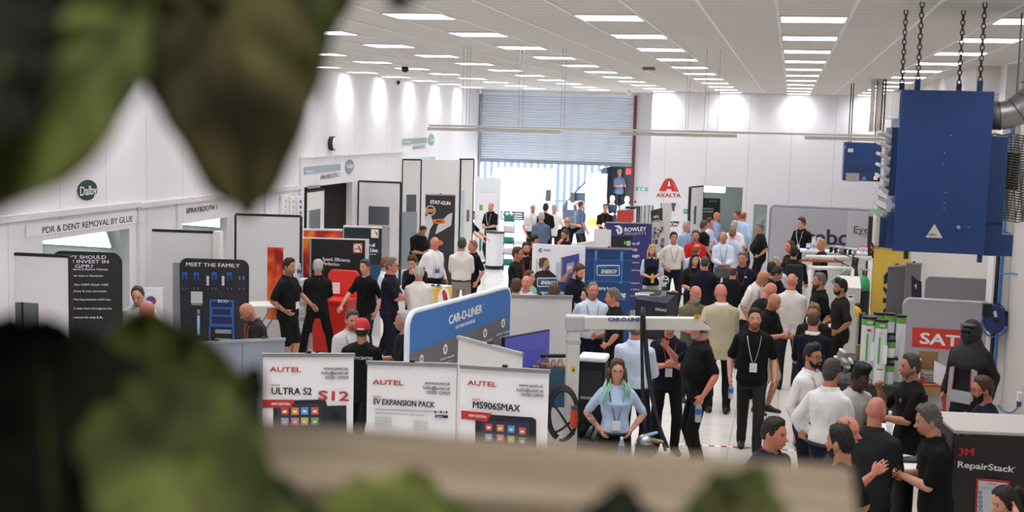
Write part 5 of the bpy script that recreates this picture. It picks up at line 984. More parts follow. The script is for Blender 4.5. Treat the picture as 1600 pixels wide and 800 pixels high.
t_ = thing('paint_tray', (*(q1 * .35 + q2 * .55 + q0 * .1 + [0, .1]), 1.0), 'dark sample tray lying on the white and yellow counter', 'tray'); cxy = (q1 + q2) / 2 + (q0 - q1) * .3; MB().box(cxy[0] - .22, cxy[0] + .22, cxy[1] - .08, cxy[1] + .1, 1.0, 1.02).build('tray', mat('tray_grey', '#8b8784', .5), t_)
for k in range(4): MB().cyl((cxy[0] - .16 + .11 * k, cxy[1]), .038, 1.02, 1.045, 14).build('sample_disc', [M_BLK, P_GREY, flat('sample_brown', '#5a4a3c'), M_BLK][k], t_)
# red lidded cart
yc = 20.15
def P2(x, y): return at(x, y, yc)
t = thing('waste_cart', (*at(523, 480, yc)[:2], 0), 'bright red plastic cart with raised lid in front of the black board', 'cart'); mr = mat('red_plastic', '#d5281c', .4, var=.04)
xa, xb = P2(486, 500)[0], P2(542, 500)[0]
MB().prism([(xa + .03, yc, .1), (xb - .05, yc, .1), (xb, yc, .98), (xa, yc, .98)], (0, .5, 0)).build('bin', mr, t, bevel=.02); MB().box(xa - .02, xb + .02, yc - .03, yc + .54, .96, 1.02).build('rim', mr, t, bevel=.015)
zz = P2(520, 427)[2]; MB().prism([(xa + .12, yc + .45, 1.02), (xb, yc + .45, 1.02), (xb + .02, yc + .52, zz - .07), (xb - .04, yc + .53, zz), (xa + .16, yc + .53, zz), (xa + .10, yc + .52, zz - .07)], (0, .06, 0)).build('lid', mr, t, bevel=.02)
Fl = Face((xa, yc + .42, 0), (xb, yc + .42, 0), t); Fl.rect(518, 441, 531, 459, P_WHITE, 'paper_notice'); Fl.rect(520, 444, 529, 445, P_LGREY, 'print_line'); Fl.rect(520, 448, 529, 449, P_LGREY, 'print_line')
for dx in (.08, xb - xa - .1): MB().ell((xa + dx, yc + .1, .06), (.03, 0, 0), (0, .06, 0), (0, 0, .06)).build('wheel', M_BLK, t, smooth=True)
for k, zq in enumerate((.35, .62)): MB().box(xa + .04, xb - .04, yc - .012, yc + .01, zq, zq + .03).build('moulded_rib', mr, t)
# folding table behind the man in shorts, stack of white tubs
q0 = at(400, 482, 19.0); q1 = at(430, 482, 19.4)
t = thing('folding_table', (*((q0 + q1) / 2)[:2], 0), 'white folding table with crossed grey legs by the booth door', 'table'); zt = q0[2]
MB().prism([(q0[0] - .5, q0[1], zt - .03), (q1[0], q1[1], zt - .03), (q1[0] - .1, q1[1] + .6, zt - .03), (q0[0] - .6, q0[1] + .6, zt - .03)], (0, 0, .03)).build('top', M_WHITE, t)
for yy in (.05, .5): MB().tube([(q0[0] - .4, q0[1] + yy, 0), (q1[0] - .08, q1[1] + yy, zt - .03)], .014, 8).build('leg', mat('grey_tube', '#8d8f92', .4, .5), t); MB().tube([(q1[0] - .08, q1[1] + yy, 0), (q0[0] - .4, q0[1] + yy, zt - .03)], .014, 8).build('leg', mat('grey_tube', '#8d8f92', .4, .5), t)
b0 = atz(469, 556, 0)
for k in range(5):
    t = thing('plastic_tub', (b0[0], b0[1], .27 * k), 'white plastic tub, %s of the stack beside the man seen from behind' % ['lowest', 'second from the bottom', 'middle one', 'second from the top', 'topmost'][k], 'tub', 'stack of white tubs')
    MB().loft([[(b0[0] + r * math.cos(a), b0[1] + r * math.sin(a), .27 * k + z) for a in np.linspace(0, 2 * math.pi, 20, endpoint=False)] for z, r in ((.0, .125), (.22, .145), (.23, .155), (.265, .155))]).build('tub', mat('tub_white', '#d8d4d0', .4), t, smooth=False)
    MB().loft([[(b0[0] + r * math.cos(a), b0[1] + r * math.sin(a), .27 * k + z) for a in np.linspace(0, 2 * math.pi, 20, endpoint=False)] for z, r in ((.08, .1345), (.16, .141))]).build('printed_band', flat('tub_print', '#aaa6a4'), t)
# water bottle maker used in several places
M_CLEAR = mat('clear_plastic', '#cfdce4', .08, alpha=.45); M_BCAP = mat('bottle_cap_white', '#e6e6e6', .4)
def bottle(p, label, group=None, k=1.0, cap=None, label_m=None, name='water_bottle', tip=(0, 0, 1)):
    p = np.array(p, float); t = thing(name, p, label, 'bottle', group); T = np.linspace(0, 2 * math.pi, 14, endpoint=False)
    mb = MB().loft([[(p[0] + r * k * math.cos(a), p[1] + r * k * math.sin(a), p[2] + z * k) for a in T] for z, r in ((0, .028), (.01, .033), (.06, .031), (.07, .033), (.14, .033), (.18, .018), (.195, .014))]); mb.build('bottle', M_CLEAR, t, smooth=True)
    MB().cyl((p[0], p[1]), .0155 * k, p[2] + .193 * k, p[2] + .215 * k, 12).build('cap', cap or M_BCAP, t); MB().loft([[(p[0] + .0335 * k * math.cos(a), p[1] + .0335 * k * math.sin(a), p[2] + z * k) for a in T] for z in (.075, .13)], cap=False).build('printed_label', label_m or P_BLUE, t)
    return t
bottle((b0[0] - .03, b0[1], 1.351), 'clear water bottle on top of the stack of white tubs', k=1.2)
cq = np.append(AX(688, 436, 1.0), 1.0); bottle(cq + [-.1, .12, 0], 'clear water bottle at the back of the white and yellow counter', k=1.4); bottle(np.append(AX(622, 447, 1.0), 1.0) + [.1, .05, 0], 'clear water bottle at the left end of the white counter', k=1.4)
# small grey suitcase-like boxes on the floor beyond the black banner
t = thing('tool_case', (*atz(618, 530, 0)[:2], 0), 'black case with green lettering on the floor between the standing men', 'case'); p = atz(618, 530, 0); MB().box(p[0] - .22, p[0] + .22, p[1] - .1, p[1] + .1, 0, .42).build('body', M_BLK, t, bevel=.02); F = Face((p[0] - .22, p[1] - .1, 0), (p[0] + .22, p[1] - .1, 0), t); F.text('10 100', 609, 527, 630, 527, 5, P_TEAL, bold=.03)
MB().tube([(p[0] - .08, p[1] + .05, .42), (p[0] - .06, p[1] + .05, .47), (p[0] + .06, p[1] + .05, .47), (p[0] + .08, p[1] + .05, .42)], .012, 6).build('handle', M_BLK, t)
# --- welding gantry: column, arm, hoses
cx_, cy_ = at(896, 520, 13.3)[:2]; zt = at(896, 490, 13.3)[2]
t = thing('lifting_gantry', (cx_, cy_, 0), 'cream steel column with a long arm lettered CAR-O-LINER', 'gantry'); mg = mat('gantry_cream', '#cfccc5', .4, var=.03); mg2 = mat('gantry_cap_grey', '#b3b4b5', .4)
ae = at(1104, 490, 13.75); u = np.array([ae[0] - cx_, ae[1] - cy_, 0]); Lg = np.linalg.norm(u); u /= Lg; n = np.array([u[1], -u[0], 0]); z = np.array([0, 0, 1.])
MB().obox((cx_, cy_, (zt - .1) / 2), u * .068, n * .068, (0, 0, (zt - .1) / 2)).build('column', mg, t, bevel=.012); MB().obox((cx_, cy_, .02), u * .25, n * .2, (0, 0, .02)).build('base_plate', mg2, t)
MB().obox((cx_ + u[0] * .04, cy_ + u[1] * .04, zt - .10), u * .13, n * .085, (0, 0, .085)).build('corner_cap', mg2, t, bevel=.02); MB().obox((cx_, cy_, zt - .30), u * .074, n * .074, (0, 0, .02)).build('collar', mg2, t)
c0 = np.array([cx_, cy_, zt - .085]); zz = lambda s_: 0
MB().prism([c0 + u * .1 + z * .068, c0 + u * (Lg - .12) + z * .068, c0 + u * (Lg + .03) - z * .045, c0 + u * (Lg - .0) - z * .062, c0 + u * .1 - z * .068], n * .13).build('arm', mg, t, bevel=.01); MB().obox(c0 + u * .72 - n * -.065 - z * .08, u * .045, n * .03, z * .015).build('trolley', mg2, t)
bpy.context.view_layer.update()
Fg = Face(tuple(c0 + n * .132), tuple(c0 + u * Lg + n * .132), t); Fg.text('CAR-O-LINER', 950, 502, 1004.5, 502, 6.3, flat('print_royal_blue', '#2a3f8f'), bold=.05); Fg.poly([(1084, 492), (1094, 492), (1094, 499.5), (1084, 499.5)], P_YEL, 'warning_label'); Fg.disc(1089, 495.6, 2.4, P_BLACK, 'warning_symbol', ring=.6)
Fc = Face(tuple(np.array([cx_, cy_, 0]) + n * .07 - u * .07), tuple(np.array([cx_, cy_, 0]) + n * .07 + u * .07), t); Fc.rect(892, 572, 900, 581.5, P_YEL, 'warning_label'); Fc.poly([(894, 580), (896, 574), (898, 580)], P_BLACK, 'warning_symbol')
t = thing('cable_bundle', (*at(1008, 600, 13.6)[:2], 0), 'black cables looped over the cream arm and hanging to the floor', 'cable')
mh = mat('black_rubber', '#141415', .55)
def hang(pts, r, name='cable', tt=None, m=None): return MB().tube(pts, r, 8).build(name, m or mh, tt if tt is not None else t, smooth=True)
def bez(p0, p1, p2, p3, n_=14): return [(1 - s_) ** 3 * np.array(p0) + 3 * (1 - s_) ** 2 * s_ * np.array(p1) + 3 * (1 - s_) * s_ ** 2 * np.array(p2) + s_ ** 3 * np.array(p3) for s_ in np.linspace(0, 1, n_)]
la = at(1004, 486, 13.35); 
hang(bez(at(1010, 700, 13.2), at(1003, 600, 13.25), at(1002, 530, 13.3), at(1003, 490, 13.32)) + bez(at(1003, 490, 13.32), at(1003, 478, 13.38), at(1006, 478, 13.5), at(1009, 492, 13.62), 6), .017)
hang(bez(at(1006, 484, 13.34), at(1008, 560, 13.3), at(1009, 620, 13.25), at(1044, 700, 13.1)), .017); hang(bez(at(1008, 490, 13.62), at(1010, 560, 13.5), at(1020, 640, 13.4), at(1040, 705, 13.3)), .016); hang(bez(at(1004, 520, 13.35), at(1001, 600, 13.3), at(1003, 650, 13.2), at(1012, 705, 13.1)), .012)
# coiled black hose around the column, orange plug
t = thing('hose_coil', (*at(883, 640, 13.1)[:2], 0), 'black hose coil hanging on the cream column', 'hose'); cc = at(879, 645, 13.08)
for k in range(3): hang([cc + np.array([(.19 - .012 * k) * math.cos(a) * .9 + .01 * k, -.02 - .025 * k, (.30 - .02 * k) * math.sin(a)]) for a in np.linspace(-1.7 + .25 * k, 4.4, 26)], .017, 'hose_loop')
hang(bez(cc + [-.1, -.05, .1], cc + [0, -.06, 0], cc + [.05, -.06, -.1], cc + [.14, -.04, -.22]), .013, 'hose_tail'); hang(bez(cc + [-.12, -.05, -.22], cc + [0, -.06, -.2], cc + [.05, -.06, -.12], cc + [.12, -.04, -.06]), .013, 'hose_tail')
t = thing('plug_connector', at(897, 655, 13.1), 'orange red industrial plug hanging on the cream column', 'plug'); p = at(897, 640, 12.92); MB().cyl((p[0], p[1]), .036, p[2] - .19, p[2] - .0, 16, r1=.038).build('body', mat('orange_plastic', '#c4421f', .4), t, smooth=False); MB().cyl((p[0], p[1]), .043, p[2] - .13, p[2] - .10, 16).build('ring', mat('orange_plastic', '#c4421f', .4), t); MB().cyl((p[0], p[1]), .034, p[2], p[2] + .04, 14).build('grip', mat('dark_grey_plastic', '#3d3d40', .5), t)
# wheeled cabinet with white top behind the column
t = thing('welding_cabinet', (*at(925, 600, 14.2)[:2], 0), 'black cabinet with white lid behind the cream column', 'cabinet'); A = at(905, 556, 14.2); B = at(946, 556, 14.2); zt = A[2]
MB().box(A[0], B[0], 14.2, 14.48, .12, zt - .07).build('body', M_BLK, t, bevel=.01); MB().box(A[0] - .01, B[0] + .01, 14.17, 14.50, zt - .06, zt).build('lid', P_WHITE, t, bevel=.02); MB().box(A[0] + .03, B[0] - .03, 14.185, 14.2, zt - .45, zt - .16).build('front_panel', mat('dark_panel', '#26272b', .35), t); MB().box(A[0] + .03, B[0] - .03, 14.18, 14.2, zt - .5, zt - .47).build('drawer_gap', P_GREY, t)
for dx in (.06, B[0] - A[0] - .06): MB().ell((A[0] + dx, 14.3, .06), (.03, 0, 0), (0, .06, 0), (0, 0, .06)).build('castor', M_BLK, t, smooth=True)
# rail with blue paper bags
t = thing('hanging_rail', (*at(855, 560, 13.7)[:2], 0), 'black horizontal rail holding the blue paper bags', 'rail'); A = at(846, 556, 13.7); B = at(892, 556, 13.5); MB().tube([A, B], .022, 10).build('rail', M_BLK, t); MB().tube([(A[0] + .02, 13.75, 0), (A[0] + .02, 13.75, A[2])], .016, 8).build('post', M_ALU, t); MB().box(A[0] - .15, A[0] + .2, 13.6, 13.9, 0, .03).build('foot', M_BLK, t)
mbag = mat('blue_paper', '#2f4f68', .8, var=.15, scale=8); mkraft = mat('brown_kraft_paper', '#8d6a48', .8)
for k, (x, y, yd, lab) in enumerate(((842, 577, 13.55, 'blue paper bag on the rail, farthest left'), (853, 573, 13.5, 'blue paper bag on the rail, second from left with kraft inside'), (864, 577, 13.45, 'blue paper bag on the rail, third from left'), (875, 576, 13.4, 'blue paper bag on the rail, next to the column'))):
    p = at(x, y, yd); t = thing('paper_bag', p, lab, 'bag', 'blue paper bags on the rail'); w, d_, h_ = .075, .045, .42; o = [(-w, -d_), (w, -d_), (w, d_), (-w, d_)]
    tl = .02 * (k % 2) - .01; mb = MB(); mb.add([(p[0] + a * 1.05 + tl, p[1] + b, p[2] + .03 * (a < 0)) for a, b in o] + [(p[0] + a, p[1] + b, p[2] - h_) for a, b in o], [(0, 1, 5, 4), (1, 2, 6, 5), (2, 3, 7, 6), (3, 0, 4, 7), (4, 5, 6, 7)]); mb.build('bag', mbag, t)
    MB().obox((p[0] + tl, p[1], p[2] + .0), (w * .8, 0, 0), (0, d_ * .7, 0), (0, 0, .035)).build('tissue', mkraft, t)
    for s_ in (-1, 1): MB().tube(bez((p[0] - .03, p[1] + s_ * d_, p[2]), (p[0] - .02, p[1] + s_ * d_ * .6, p[2] + .14), (p[0] + .02, p[1] + s_ * d_ * .6, p[2] + .14), (p[0] + .03, p[1] + s_ * d_, p[2]), 8), .005, 5).build('handle', mkraft, t)
# machine parts on the floor behind the woman
t = thing('tool_trolley', (*at(925, 670, 13.9)[:2], 0), 'low dark trolley with silver tool parts behind the woman with green hair', 'trolley'); p = at(930, 690, 13.9); MB().box(p[0] - .32, p[0] + .3, 13.75, 14.1, .1, p[2] + .02).build('body', M_BLK, t, bevel=.02)
for k in range(7): q = (p[0] - .25 + .08 * k, 13.85 + .05 * (k % 3), p[2] + .06); MB().cone(q, (q[0] + .04, q[1] - .05, q[2] + .10 + .03 * (k % 2)), .03, .018, 8).build('clamp', [M_STEEL, M_BLK, M_ALU][k % 3], t, smooth=True)
t = thing('spot_welder', (*at(1012, 690, 13.0)[:2], .6), 'silver domed tool below the hanging black cables', 'tool'); p = at(1007, 690, 12.95); MB().ell(p, (.085, 0, 0), (0, .08, 0), (0, 0, .08)).build('dome', M_ALU, t, smooth=True); MB().cyl((p[0], p[1]), .10, 0, p[2] - .03, 14).build('pedestal', M_BLK, t); MB().cone(p + [.08, 0, .02], p + [.19, -.04, .02], .03, .018).build('nozzle', mat('bronze_tip', '#8b7350', .4, .6), t, smooth=True); MB().cone(p + [.03, 0, .07], p + [.12, .02, .10], .02, .016).build('handle', flat('pale_blue_grip', '#8fb0c8'), t, smooth=True)
bottle(at(971, 700, 12.6) - [0, 0, .10], 'clear water bottle in front of the woman with green hair', k=1.0)
q = at(971, 700, 12.6); table('side_table', 'small dark table in front of the woman with green hair', rectpts((q[0], q[1] - .12), .5, .3), q[2] - .1, M_BLK)
# --- podium by the shutter, brochure rack, white panels
yp = 34.2; A = at(756.5, 361, yp); B = at(785.5, 361, yp)
t = thing('podium', ((A[0] + B[0]) / 2, yp + .2, 0), 'white curved podium with dark top and base near the shutter', 'podium'); cx_ = (A[0] + B[0]) / 2; r_ = (B[0] - A[0]) / 2; T = np.linspace(0, 2 * math.pi, 28, endpoint=False)
for nm, z0_, z1_, rr_, m_ in (('base', 0, .1, 1.02, M_BLK), ('body', .1, A[2] - .06, .97, P_WHITE), ('top', A[2] - .06, A[2], 1.04, mat('podium_top_grey', '#4a484c', .4))): MB().loft([[(cx_ + r_ * rr_ * math.cos(a), yp + .25 + .25 * rr_ * math.sin(a), z_) for a in T] for z_ in (z0_, z1_)]).build(nm, m_, t)
t = thing('brochure_rack', (*at(795, 400, 34.2)[:2], 0), 'slanted wire rack of teal brochures near the shutter', 'rack'); mr_ = mat('rack_wire', '#55585a', .4, .5)
pA = at(786, 330, 34.3); pB = at(800, 403, 34.0)
for s_ in (0, .28): MB().tube([(pA[0] + s_, 34.5, pA[2]), (pA[0] + s_ + .14, 33.9, .02)], .012, 6).build('side_rail', mr_, t)
for k in range(5): f_ = .12 + .18 * k; c = np.array([pA[0] + .14 + .14 * f_, 34.5 - .6 * f_ - .04, pA[2] * (1 - f_)]); MB().obox(c, (.13, 0, 0), (0, .012, .0), (0, -.02, .09)).build('brochure', [flat('brochure_teal', '#2f8f80'), P_WHITE][k % 2], t); MB().obox(c - [0, .02, .09], (.15, 0, 0), (0, .05, 0), (0, 0, .006)).build('shelf', mr_, t)
t, F = board('booth_screen', 'tall pale lit panel behind the man at the podium', 'panel', at(742, 300, 36.3)[:2], at(782, 300, 36.3)[:2], at(760, 277, 36.3)[2], flat('panel_pale', '#e3e6ec'), thick=.06); F.rect(747, 298, 775, 400, P_WHITE, 'poster'); F.rect(749, 299.5, 774, 301, flat('print_pale_pink', '#d9a3ad'), 'pink_line'); F.rect(749, 320, 754, 329, P_GREEN, 'green_mark'); F.rect(749, 370, 752, 392, flat('brochure_teal', '#2f8f80'), 'teal_mark')
# --- dark cloth table with small goods, by the purple banner
q = [AX(993, 467, .75), AX(1041, 474, .75), AX(1061, 456, .75), AX(1003, 451, .75)]
table('display_table', 'table under a dark navy cloth before the woman in a vest', q, .75, flat('cloth_dark_navy', '#1a1d2c', .85), flat('cloth_dark_navy', '#1a1d2c', .85))
def onq(x, y): return np.append(AX(x, y, .75), .75)
p = onq(1005, 461); t = thing('brochure_pile', p, 'pile of pale papers on the left of the navy table', 'papers'); MB().obox(p + [0, 0, .012], (.16, .02, 0), (-.015, .11, 0), (0, 0, .012)).build('papers', P_LGREY, t); MB().obox(p + [.05, .12, .03], (.14, .05, 0), (-.03, .08, 0), (0, 0, .006)).build('top_paper', P_GREY, t)
p = onq(1022, 464); t = thing('brochure_pile', p, 'silver grey tools tray at the front of the navy table', 'tray'); MB().obox(p + [0, 0, .012], (.14, .03, 0), (-.02, .07, 0), (0, 0, .012)).build('tray', M_ALU, t); MB().cone(p + [-.08, 0, .04], p + [.1, .03, .04], .016, .01).build('pen', M_BLK, t)
p = onq(1037, 463); bottle(p, 'dark teal drink bottle on the navy table', k=1.5, cap=M_BLK, label_m=flat('bottle_teal', '#1f4a50'), name='drink_bottle')
p = onq(1050, 459); t = thing('sweet_bowl', p, 'shallow bowl of wrapped sweets on the navy table', 'bowl'); MB().loft([[(p[0] + r * math.cos(a), p[1] + r * math.sin(a), p[2] + z_) for a in T] for z_, r in ((0, .06), (.05, .12), (.045, .112), (.01, .055))]).build('bowl', flat('bowl_brown_pink', '#8a5a52'), t, smooth=True)
for k in range(9): a = k * .7; MB().ell(p + [.06 * math.cos(a), .06 * math.sin(a), .055], (.025, 0, 0), (0, .02, 0), (0, 0, .014), 8, 5).build('sweet', [P_WHITE, P_RED, P_ORANGE][k % 3], t, smooth=True)
p = onq(1038, 456); t = thing('desk_fan', p, 'small white round desk fan on the navy table', 'fan'); MB().cyl((p[0], p[1]), .05, p[2], p[2] + .02, 14).build('base', M_WHITE, t); MB().tube([p + [0, 0, .02], p + [0, 0, .16]], .01, 6).build('stem', M_WHITE, t); c = p + [0, -.01, .24]; MB().tube([c + [.08 * math.cos(a), 0, .08 * math.sin(a)] for a in np.linspace(0, 2 * math.pi, 20, endpoint=False)], .010, 6, closed=True).build('guard_ring', M_WHITE, t, smooth=True); MB().ell(c, (.035, 0, 0), (0, .02, 0), (0, 0, .035)).build('hub', P_GREY, t, smooth=True)
for k in range(4): a = k * math.pi / 2 + .4; MB().obox(c + [.045 * math.cos(a), .005, .045 * math.sin(a)], (.03 * math.cos(a), .004, .03 * math.sin(a)), (0, .002, 0), (-.014 * math.sin(a), .008, .014 * math.cos(a))).build('blade', M_WHITE, t)
p = onq(1030, 474); F = Face((*AX(988, 467, .75), 0), (*AX(1041, 474, .75), 0), bpy.data.objects['display_table']); F.text('ENGAS', 1024, 485, 1041, 487, 4.5, P_LGREY, bold=.02)
# --- frame bench with white rails in front of the grey displays
yb_ = 27.2
t = thing('straightening_bench', (*at(1310, 430, yb_)[:2], 0), 'white rail frame with an orange striped bar in front of the grey displays', 'bench'); mw = mat('rail_white_paint', '#dfdcd8', .4)
A = at(1259, 402, yb_); B = at(1362, 404, yb_); C_ = at(1262, 418, yb_ - .5); D = at(1332, 420, yb_ - .5)
MB().tube([A, B], .055, 14).build('top_bar', mw, t, smooth=True); Ao = at(1250, 403, yb_ - .055); Bo = at(1318, 405.5, yb_ - .055); MB().obox((Ao + Bo) / 2 - [0, 0, .05], (Bo - Ao) / 2, (0, .012, 0), (0, 0, .022)).build('orange_stripe', mat('orange_paint', '#b9532f', .4), t); MB().tube([C_, D], .042, 12).build('lower_bar', mw, t, smooth=True)
MB().tube([(B[0] - .02, yb_, 0), (B[0] - .02, yb_, B[2])], .05, 12).build('post', mw, t, smooth=True); MB().tube([(A[0] + .1, yb_, 0), (A[0] + .1, yb_, A[2])], .05, 12).build('post', mw, t, smooth=True); MB().tube([(D[0], yb_ - .5, 0), D], .04, 12).build('post', mw, t, smooth=True); MB().tube([(C_[0] + .05, yb_ - .5, 0), (C_[0] + .05, yb_ - .5, C_[2])], .04, 12).build('post', mw, t, smooth=True)
MB().tube(bez(at(1333, 398, yb_ - .1), at(1333, 420, yb_ - .2), at(1326, 432, yb_ - .3), at(1318, 440, yb_ - .3)), .02, 8).build('black_strap', mh, t, smooth=True); MB().tube(bez(at(1338, 403, yb_ - .1), at(1330, 430, yb_ - .2), at(1345, 450, yb_ - .3), at(1348, 470, yb_ - .3)), .06, 8).build('black_sleeve', mh, t, smooth=True)
MB().obox(at(1313, 432, yb_ - .6), (.16, 0, .14), (0, .1, 0), (-.04, 0, .05)).build('silver_clamp', M_ALU, t, bevel=.01)
MB().tube([at(1296, 388, yb_ - .1), at(1330, 402, yb_ - .1)], .012, 6).build('cable', mh, t); MB().tube([at(1303, 404, yb_ - .1), at(1330, 418, yb_ - .3)], .012, 6).build('cable', mh, t)
t = thing('measuring_tools', (*at(1320, 392, 27.6)[:2], 0), 'row of black and silver measuring clamps on a stand behind the white rail', 'tool rack'); p = at(1296, 385, 29.0); q = at(1340, 391, 29.0); MB().tube([p, q], .03, 8).build('bar', M_ALU, t); MB().tube([(p[0] + .3, 29.0, 0), (p[0] + .3, 29.0, p[2])], .03, 8).build('post', M_ALU, t)
for k in range(6): c = p + (q - p) * (k + .4) / 6; MB().obox(c - [0, 0, .07], (.035, 0, .012), (0, .03, 0), (0, 0, .06)).build('clamp', [M_BLK, M_STEEL][k % 3 == 2], t)
# white boxes on counters behind
q0 = at(1258, 398, 29.5); zc_ = at(1270, 392, 29.5)[2]; MB_ = thing('display_table', (*at(1290, 400, 29.7)[:2], 0), 'white counter top behind the white rail frame', 'table'); xa, xb = at(1250, 395, 29.5)[0], at(1356, 395, 29.5)[0]; MB().box(xa, xb, 29.5, 30.05, zc_ - .04, zc_).build('top', M_WHITE, MB_); MB().box(xa + .05, xb - .05, 29.55, 30.0, 0, zc_ - .04).build('body', P_LGREY, MB_)
for k, (x, w, h_, lab) in enumerate(((1263, 5, 9.5, 'white small box, left of the taller pair on the far counter'), (1271.5, 5, 20, 'tall white box with blue print, left of the pair on the far counter'), (1279, 4.5, 19, 'tall white box with blue print, right of the pair on the far counter'), (1345, 2.4, 10, 'white small box with red top, left end of the far counter trio'), (1350, 2.4, 11, 'white small box with red top, middle of the far counter trio'), (1354.5, 2.4, 10, 'white small box with red top, right end of the far counter trio'))):
    a = at(x - w * .7, 391, 29.6); b_ = at(x + w * .7, 391 - h_, 29.6); t = thing('product_box', ((a[0] + b_[0]) / 2, 29.7, zc_), lab, 'box', 'boxes on the far counter'); hh = b_[2] - a[2]
    MB().box(a[0], b_[0], 29.6, 29.75, zc_, zc_ + hh).build('carton', P_WHITE, t); MB().box(a[0] - .002, b_[0] + .002, 29.598, 29.752, zc_ + hh * .86, zc_ + hh + .002).build('top_band', P_RED if 'red' in lab else P_LGREY, t); MB().box(a[0] + .01, b_[0] - .01, 29.597, 29.6, zc_ + hh * .2, zc_ + hh * .45).build('printed_panel', P_SKY if 'blue' in lab else P_BLUE, t)
# grey machine cabinet with small blue label, green gas cylinder, black arm
t = thing('machine_cabinet', (*at(1333, 460, 22.6)[:2], 0), 'pale grey machine cabinet with a blue and white label', 'cabinet'); A = at(1320, 441, 22.6); B = at(1346, 441, 22.6)
MB().box(A[0] - .1, B[0], 22.6, 23.2, .08, A[2] - .12).build('body', flat('machine_grey', '#b9b7b2'), t, bevel=.02); MB().prism([(A[0] - .1, 22.6, A[2] - .12), (B[0], 22.6, A[2] - .12), (B[0], 23.2, A[2] + .02), (A[0] - .1, 23.2, A[2] + .02)], (0, 0, .03)).build('sloped_top', flat('machine_grey_light', '#c6c4bf'), t); F = Face((A[0] - .1, 22.6, 0), (B[0], 22.6, 0), t); F.rect(1325, 460.5, 1333.5, 470, P_WHITE, 'label'); F.rect(1326, 462, 1332.5, 465, P_NAVY, 'label_print'); F.rect(1327, 466.5, 1332, 467.6, P_YEL, 'label_print')
MB().box(A[0] - .12, B[0] + .02, 22.58, 23.22, 0, .08).build('plinth', M_BLK, t)
p = at(1349, 440, 23.8); t = thing('gas_cylinder', (p[0], 23.8, 0), 'green domed gas cylinder behind the grey machine cabinet', 'cylinder'); MB().loft([[(p[0] + r * math.cos(a), 23.8 + r * math.sin(a), z_) for a in T] for z_, r in ((p[2] - .16, .12), (p[2] - .05, .12), (p[2] + .03, .105), (p[2] + .09, .06), (p[2] + .11, .03))]).build('shell', mat('cylinder_green', '#2f9a57', .4), t, smooth=True); MB().cyl((p[0], 23.8), .125, 0, p[2] - .16, 20).build('black_sleeve', M_BLK, t); MB().cyl((p[0], 23.8), .03, p[2] + .1, p[2] + .2, 10).build('valve', mat('brass', '#8a7a50', .35, .8), t); MB().tube([(p[0] + .09 * math.cos(a), 23.8 + .09 * math.sin(a), p[2] + .22) for a in np.linspace(0, 2 * math.pi, 14, endpoint=False)], .012, 6, closed=True).build('guard', M_STEEL, t)
t = thing('power_tool', (*at(1342, 500, 19.2)[:2], 0), 'black and yellow tool on a stand behind the man with hand on hip', 'tool'); p = at(1340, 487, 19.2); MB().ell(p, (.05, 0, .02), (0, .05, 0), (-.03, 0, .10)).build('yellow_shell', P_YEL, t, smooth=True); MB().ell(p + [0, .02, .08], (.05, 0, 0), (0, .05, 0), (0, 0, .06)).build('black_head', M_BLK, t, smooth=True); MB().tube([(p[0] + .02, 19.25, 0), (p[0] + .02, 19.25, p[2] - .05)], .025, 8).build('stand', M_ALU, t); MB().box(p[0] - .1, p[0] + .15, 19.1, 19.4, 0, .03).build('foot', M_BLK, t)
t = thing('tool_cart', (*at(1348, 540, 18.2)[:2], 0), 'black cart with orange brown tool frame beside the clear tubes', 'cart'); p = at(1340, 560, 17.4); MB().box(p[0] - .25, p[0] + .12, 17.5, 18.1, .0, p[2] - .05).build('body', M_BLK, t, bevel=.02); MB().box(p[0] - .02, p[0] + .12, 17.45, 17.5, p[2] - .02, p[2] + .18).build('orange_frame', mat('tool_ochre', '#9a6a24', .45), t, bevel=.01)
for k in range(3): MB().ell((p[0] + .05, 17.44, p[2] + .02 + .06 * k), (.025, 0, 0), (0, .012, 0), (0, 0, .02)).build('dial', M_BLK, t, smooth=True)
MB().box(p[0] + .02, p[0] + .1, 17.8, 18.0, p[2] - .05, p[2] + .55).build('tower', M_BLK, t)
# white paint cups on a table
q = at(1316, 585, 16.7); zt = q[2] - .06
tt = table('display_table', 'dark table carrying white cups and clear tubes', [(q[0] - .2, 16.4), (1.6, 16.4), (1.6, 17.2), (q[0] - .2, 17.2)], zt, flat('table_dark', '#2a2728'), flat('table_dark', '#2a2728'))
mcup = mat('cup_white', '#dedcd8', .35)
for k, (x, y, tl) in enumerate(((1314, 552, .5), (1307, 563, .3), (1316, 566, .7), (1322, 577, .2), (1309, 575, -.3), (1326, 566, .9))):
    p = at(x, y, 16.75 + .05 * (k % 2)); p[2] = max(p[2], zt + .03); t = thing('paint_cup', p, 'white paint cup in the heap on the dark table, %s' % ['topmost one', 'left one of the upper row', 'middle one of the upper row', 'lowest at right', 'lowest at left', 'right one leaning outwards'][k], 'cup', 'white paint cups'); ax = np.array([math.sin(tl), -.2, math.cos(tl)]); ax /= np.linalg.norm(ax); a_ = np.cross(ax, [0, 1, 0]); a_ /= np.linalg.norm(a_); b_ = np.cross(ax, a_)
    MB().loft([[p + ax * s_ + a_ * r * math.cos(q_) + b_ * r * math.sin(q_) for q_ in np.linspace(0, 2 * math.pi, 16, endpoint=False)] for s_, r in ((-.05, .032), (.03, .045), (.03, .052), (.045, .052))]).build('cup', mcup, t, smooth=True); MB().loft([[p + ax * s_ + a_ * r * math.cos(q_) + b_ * r * math.sin(q_) for q_ in np.linspace(0, 2 * math.pi, 12, endpoint=False)] for s_, r in ((-.075, .02), (-.05, .02))]).build('neck', mcup, t, smooth=True)
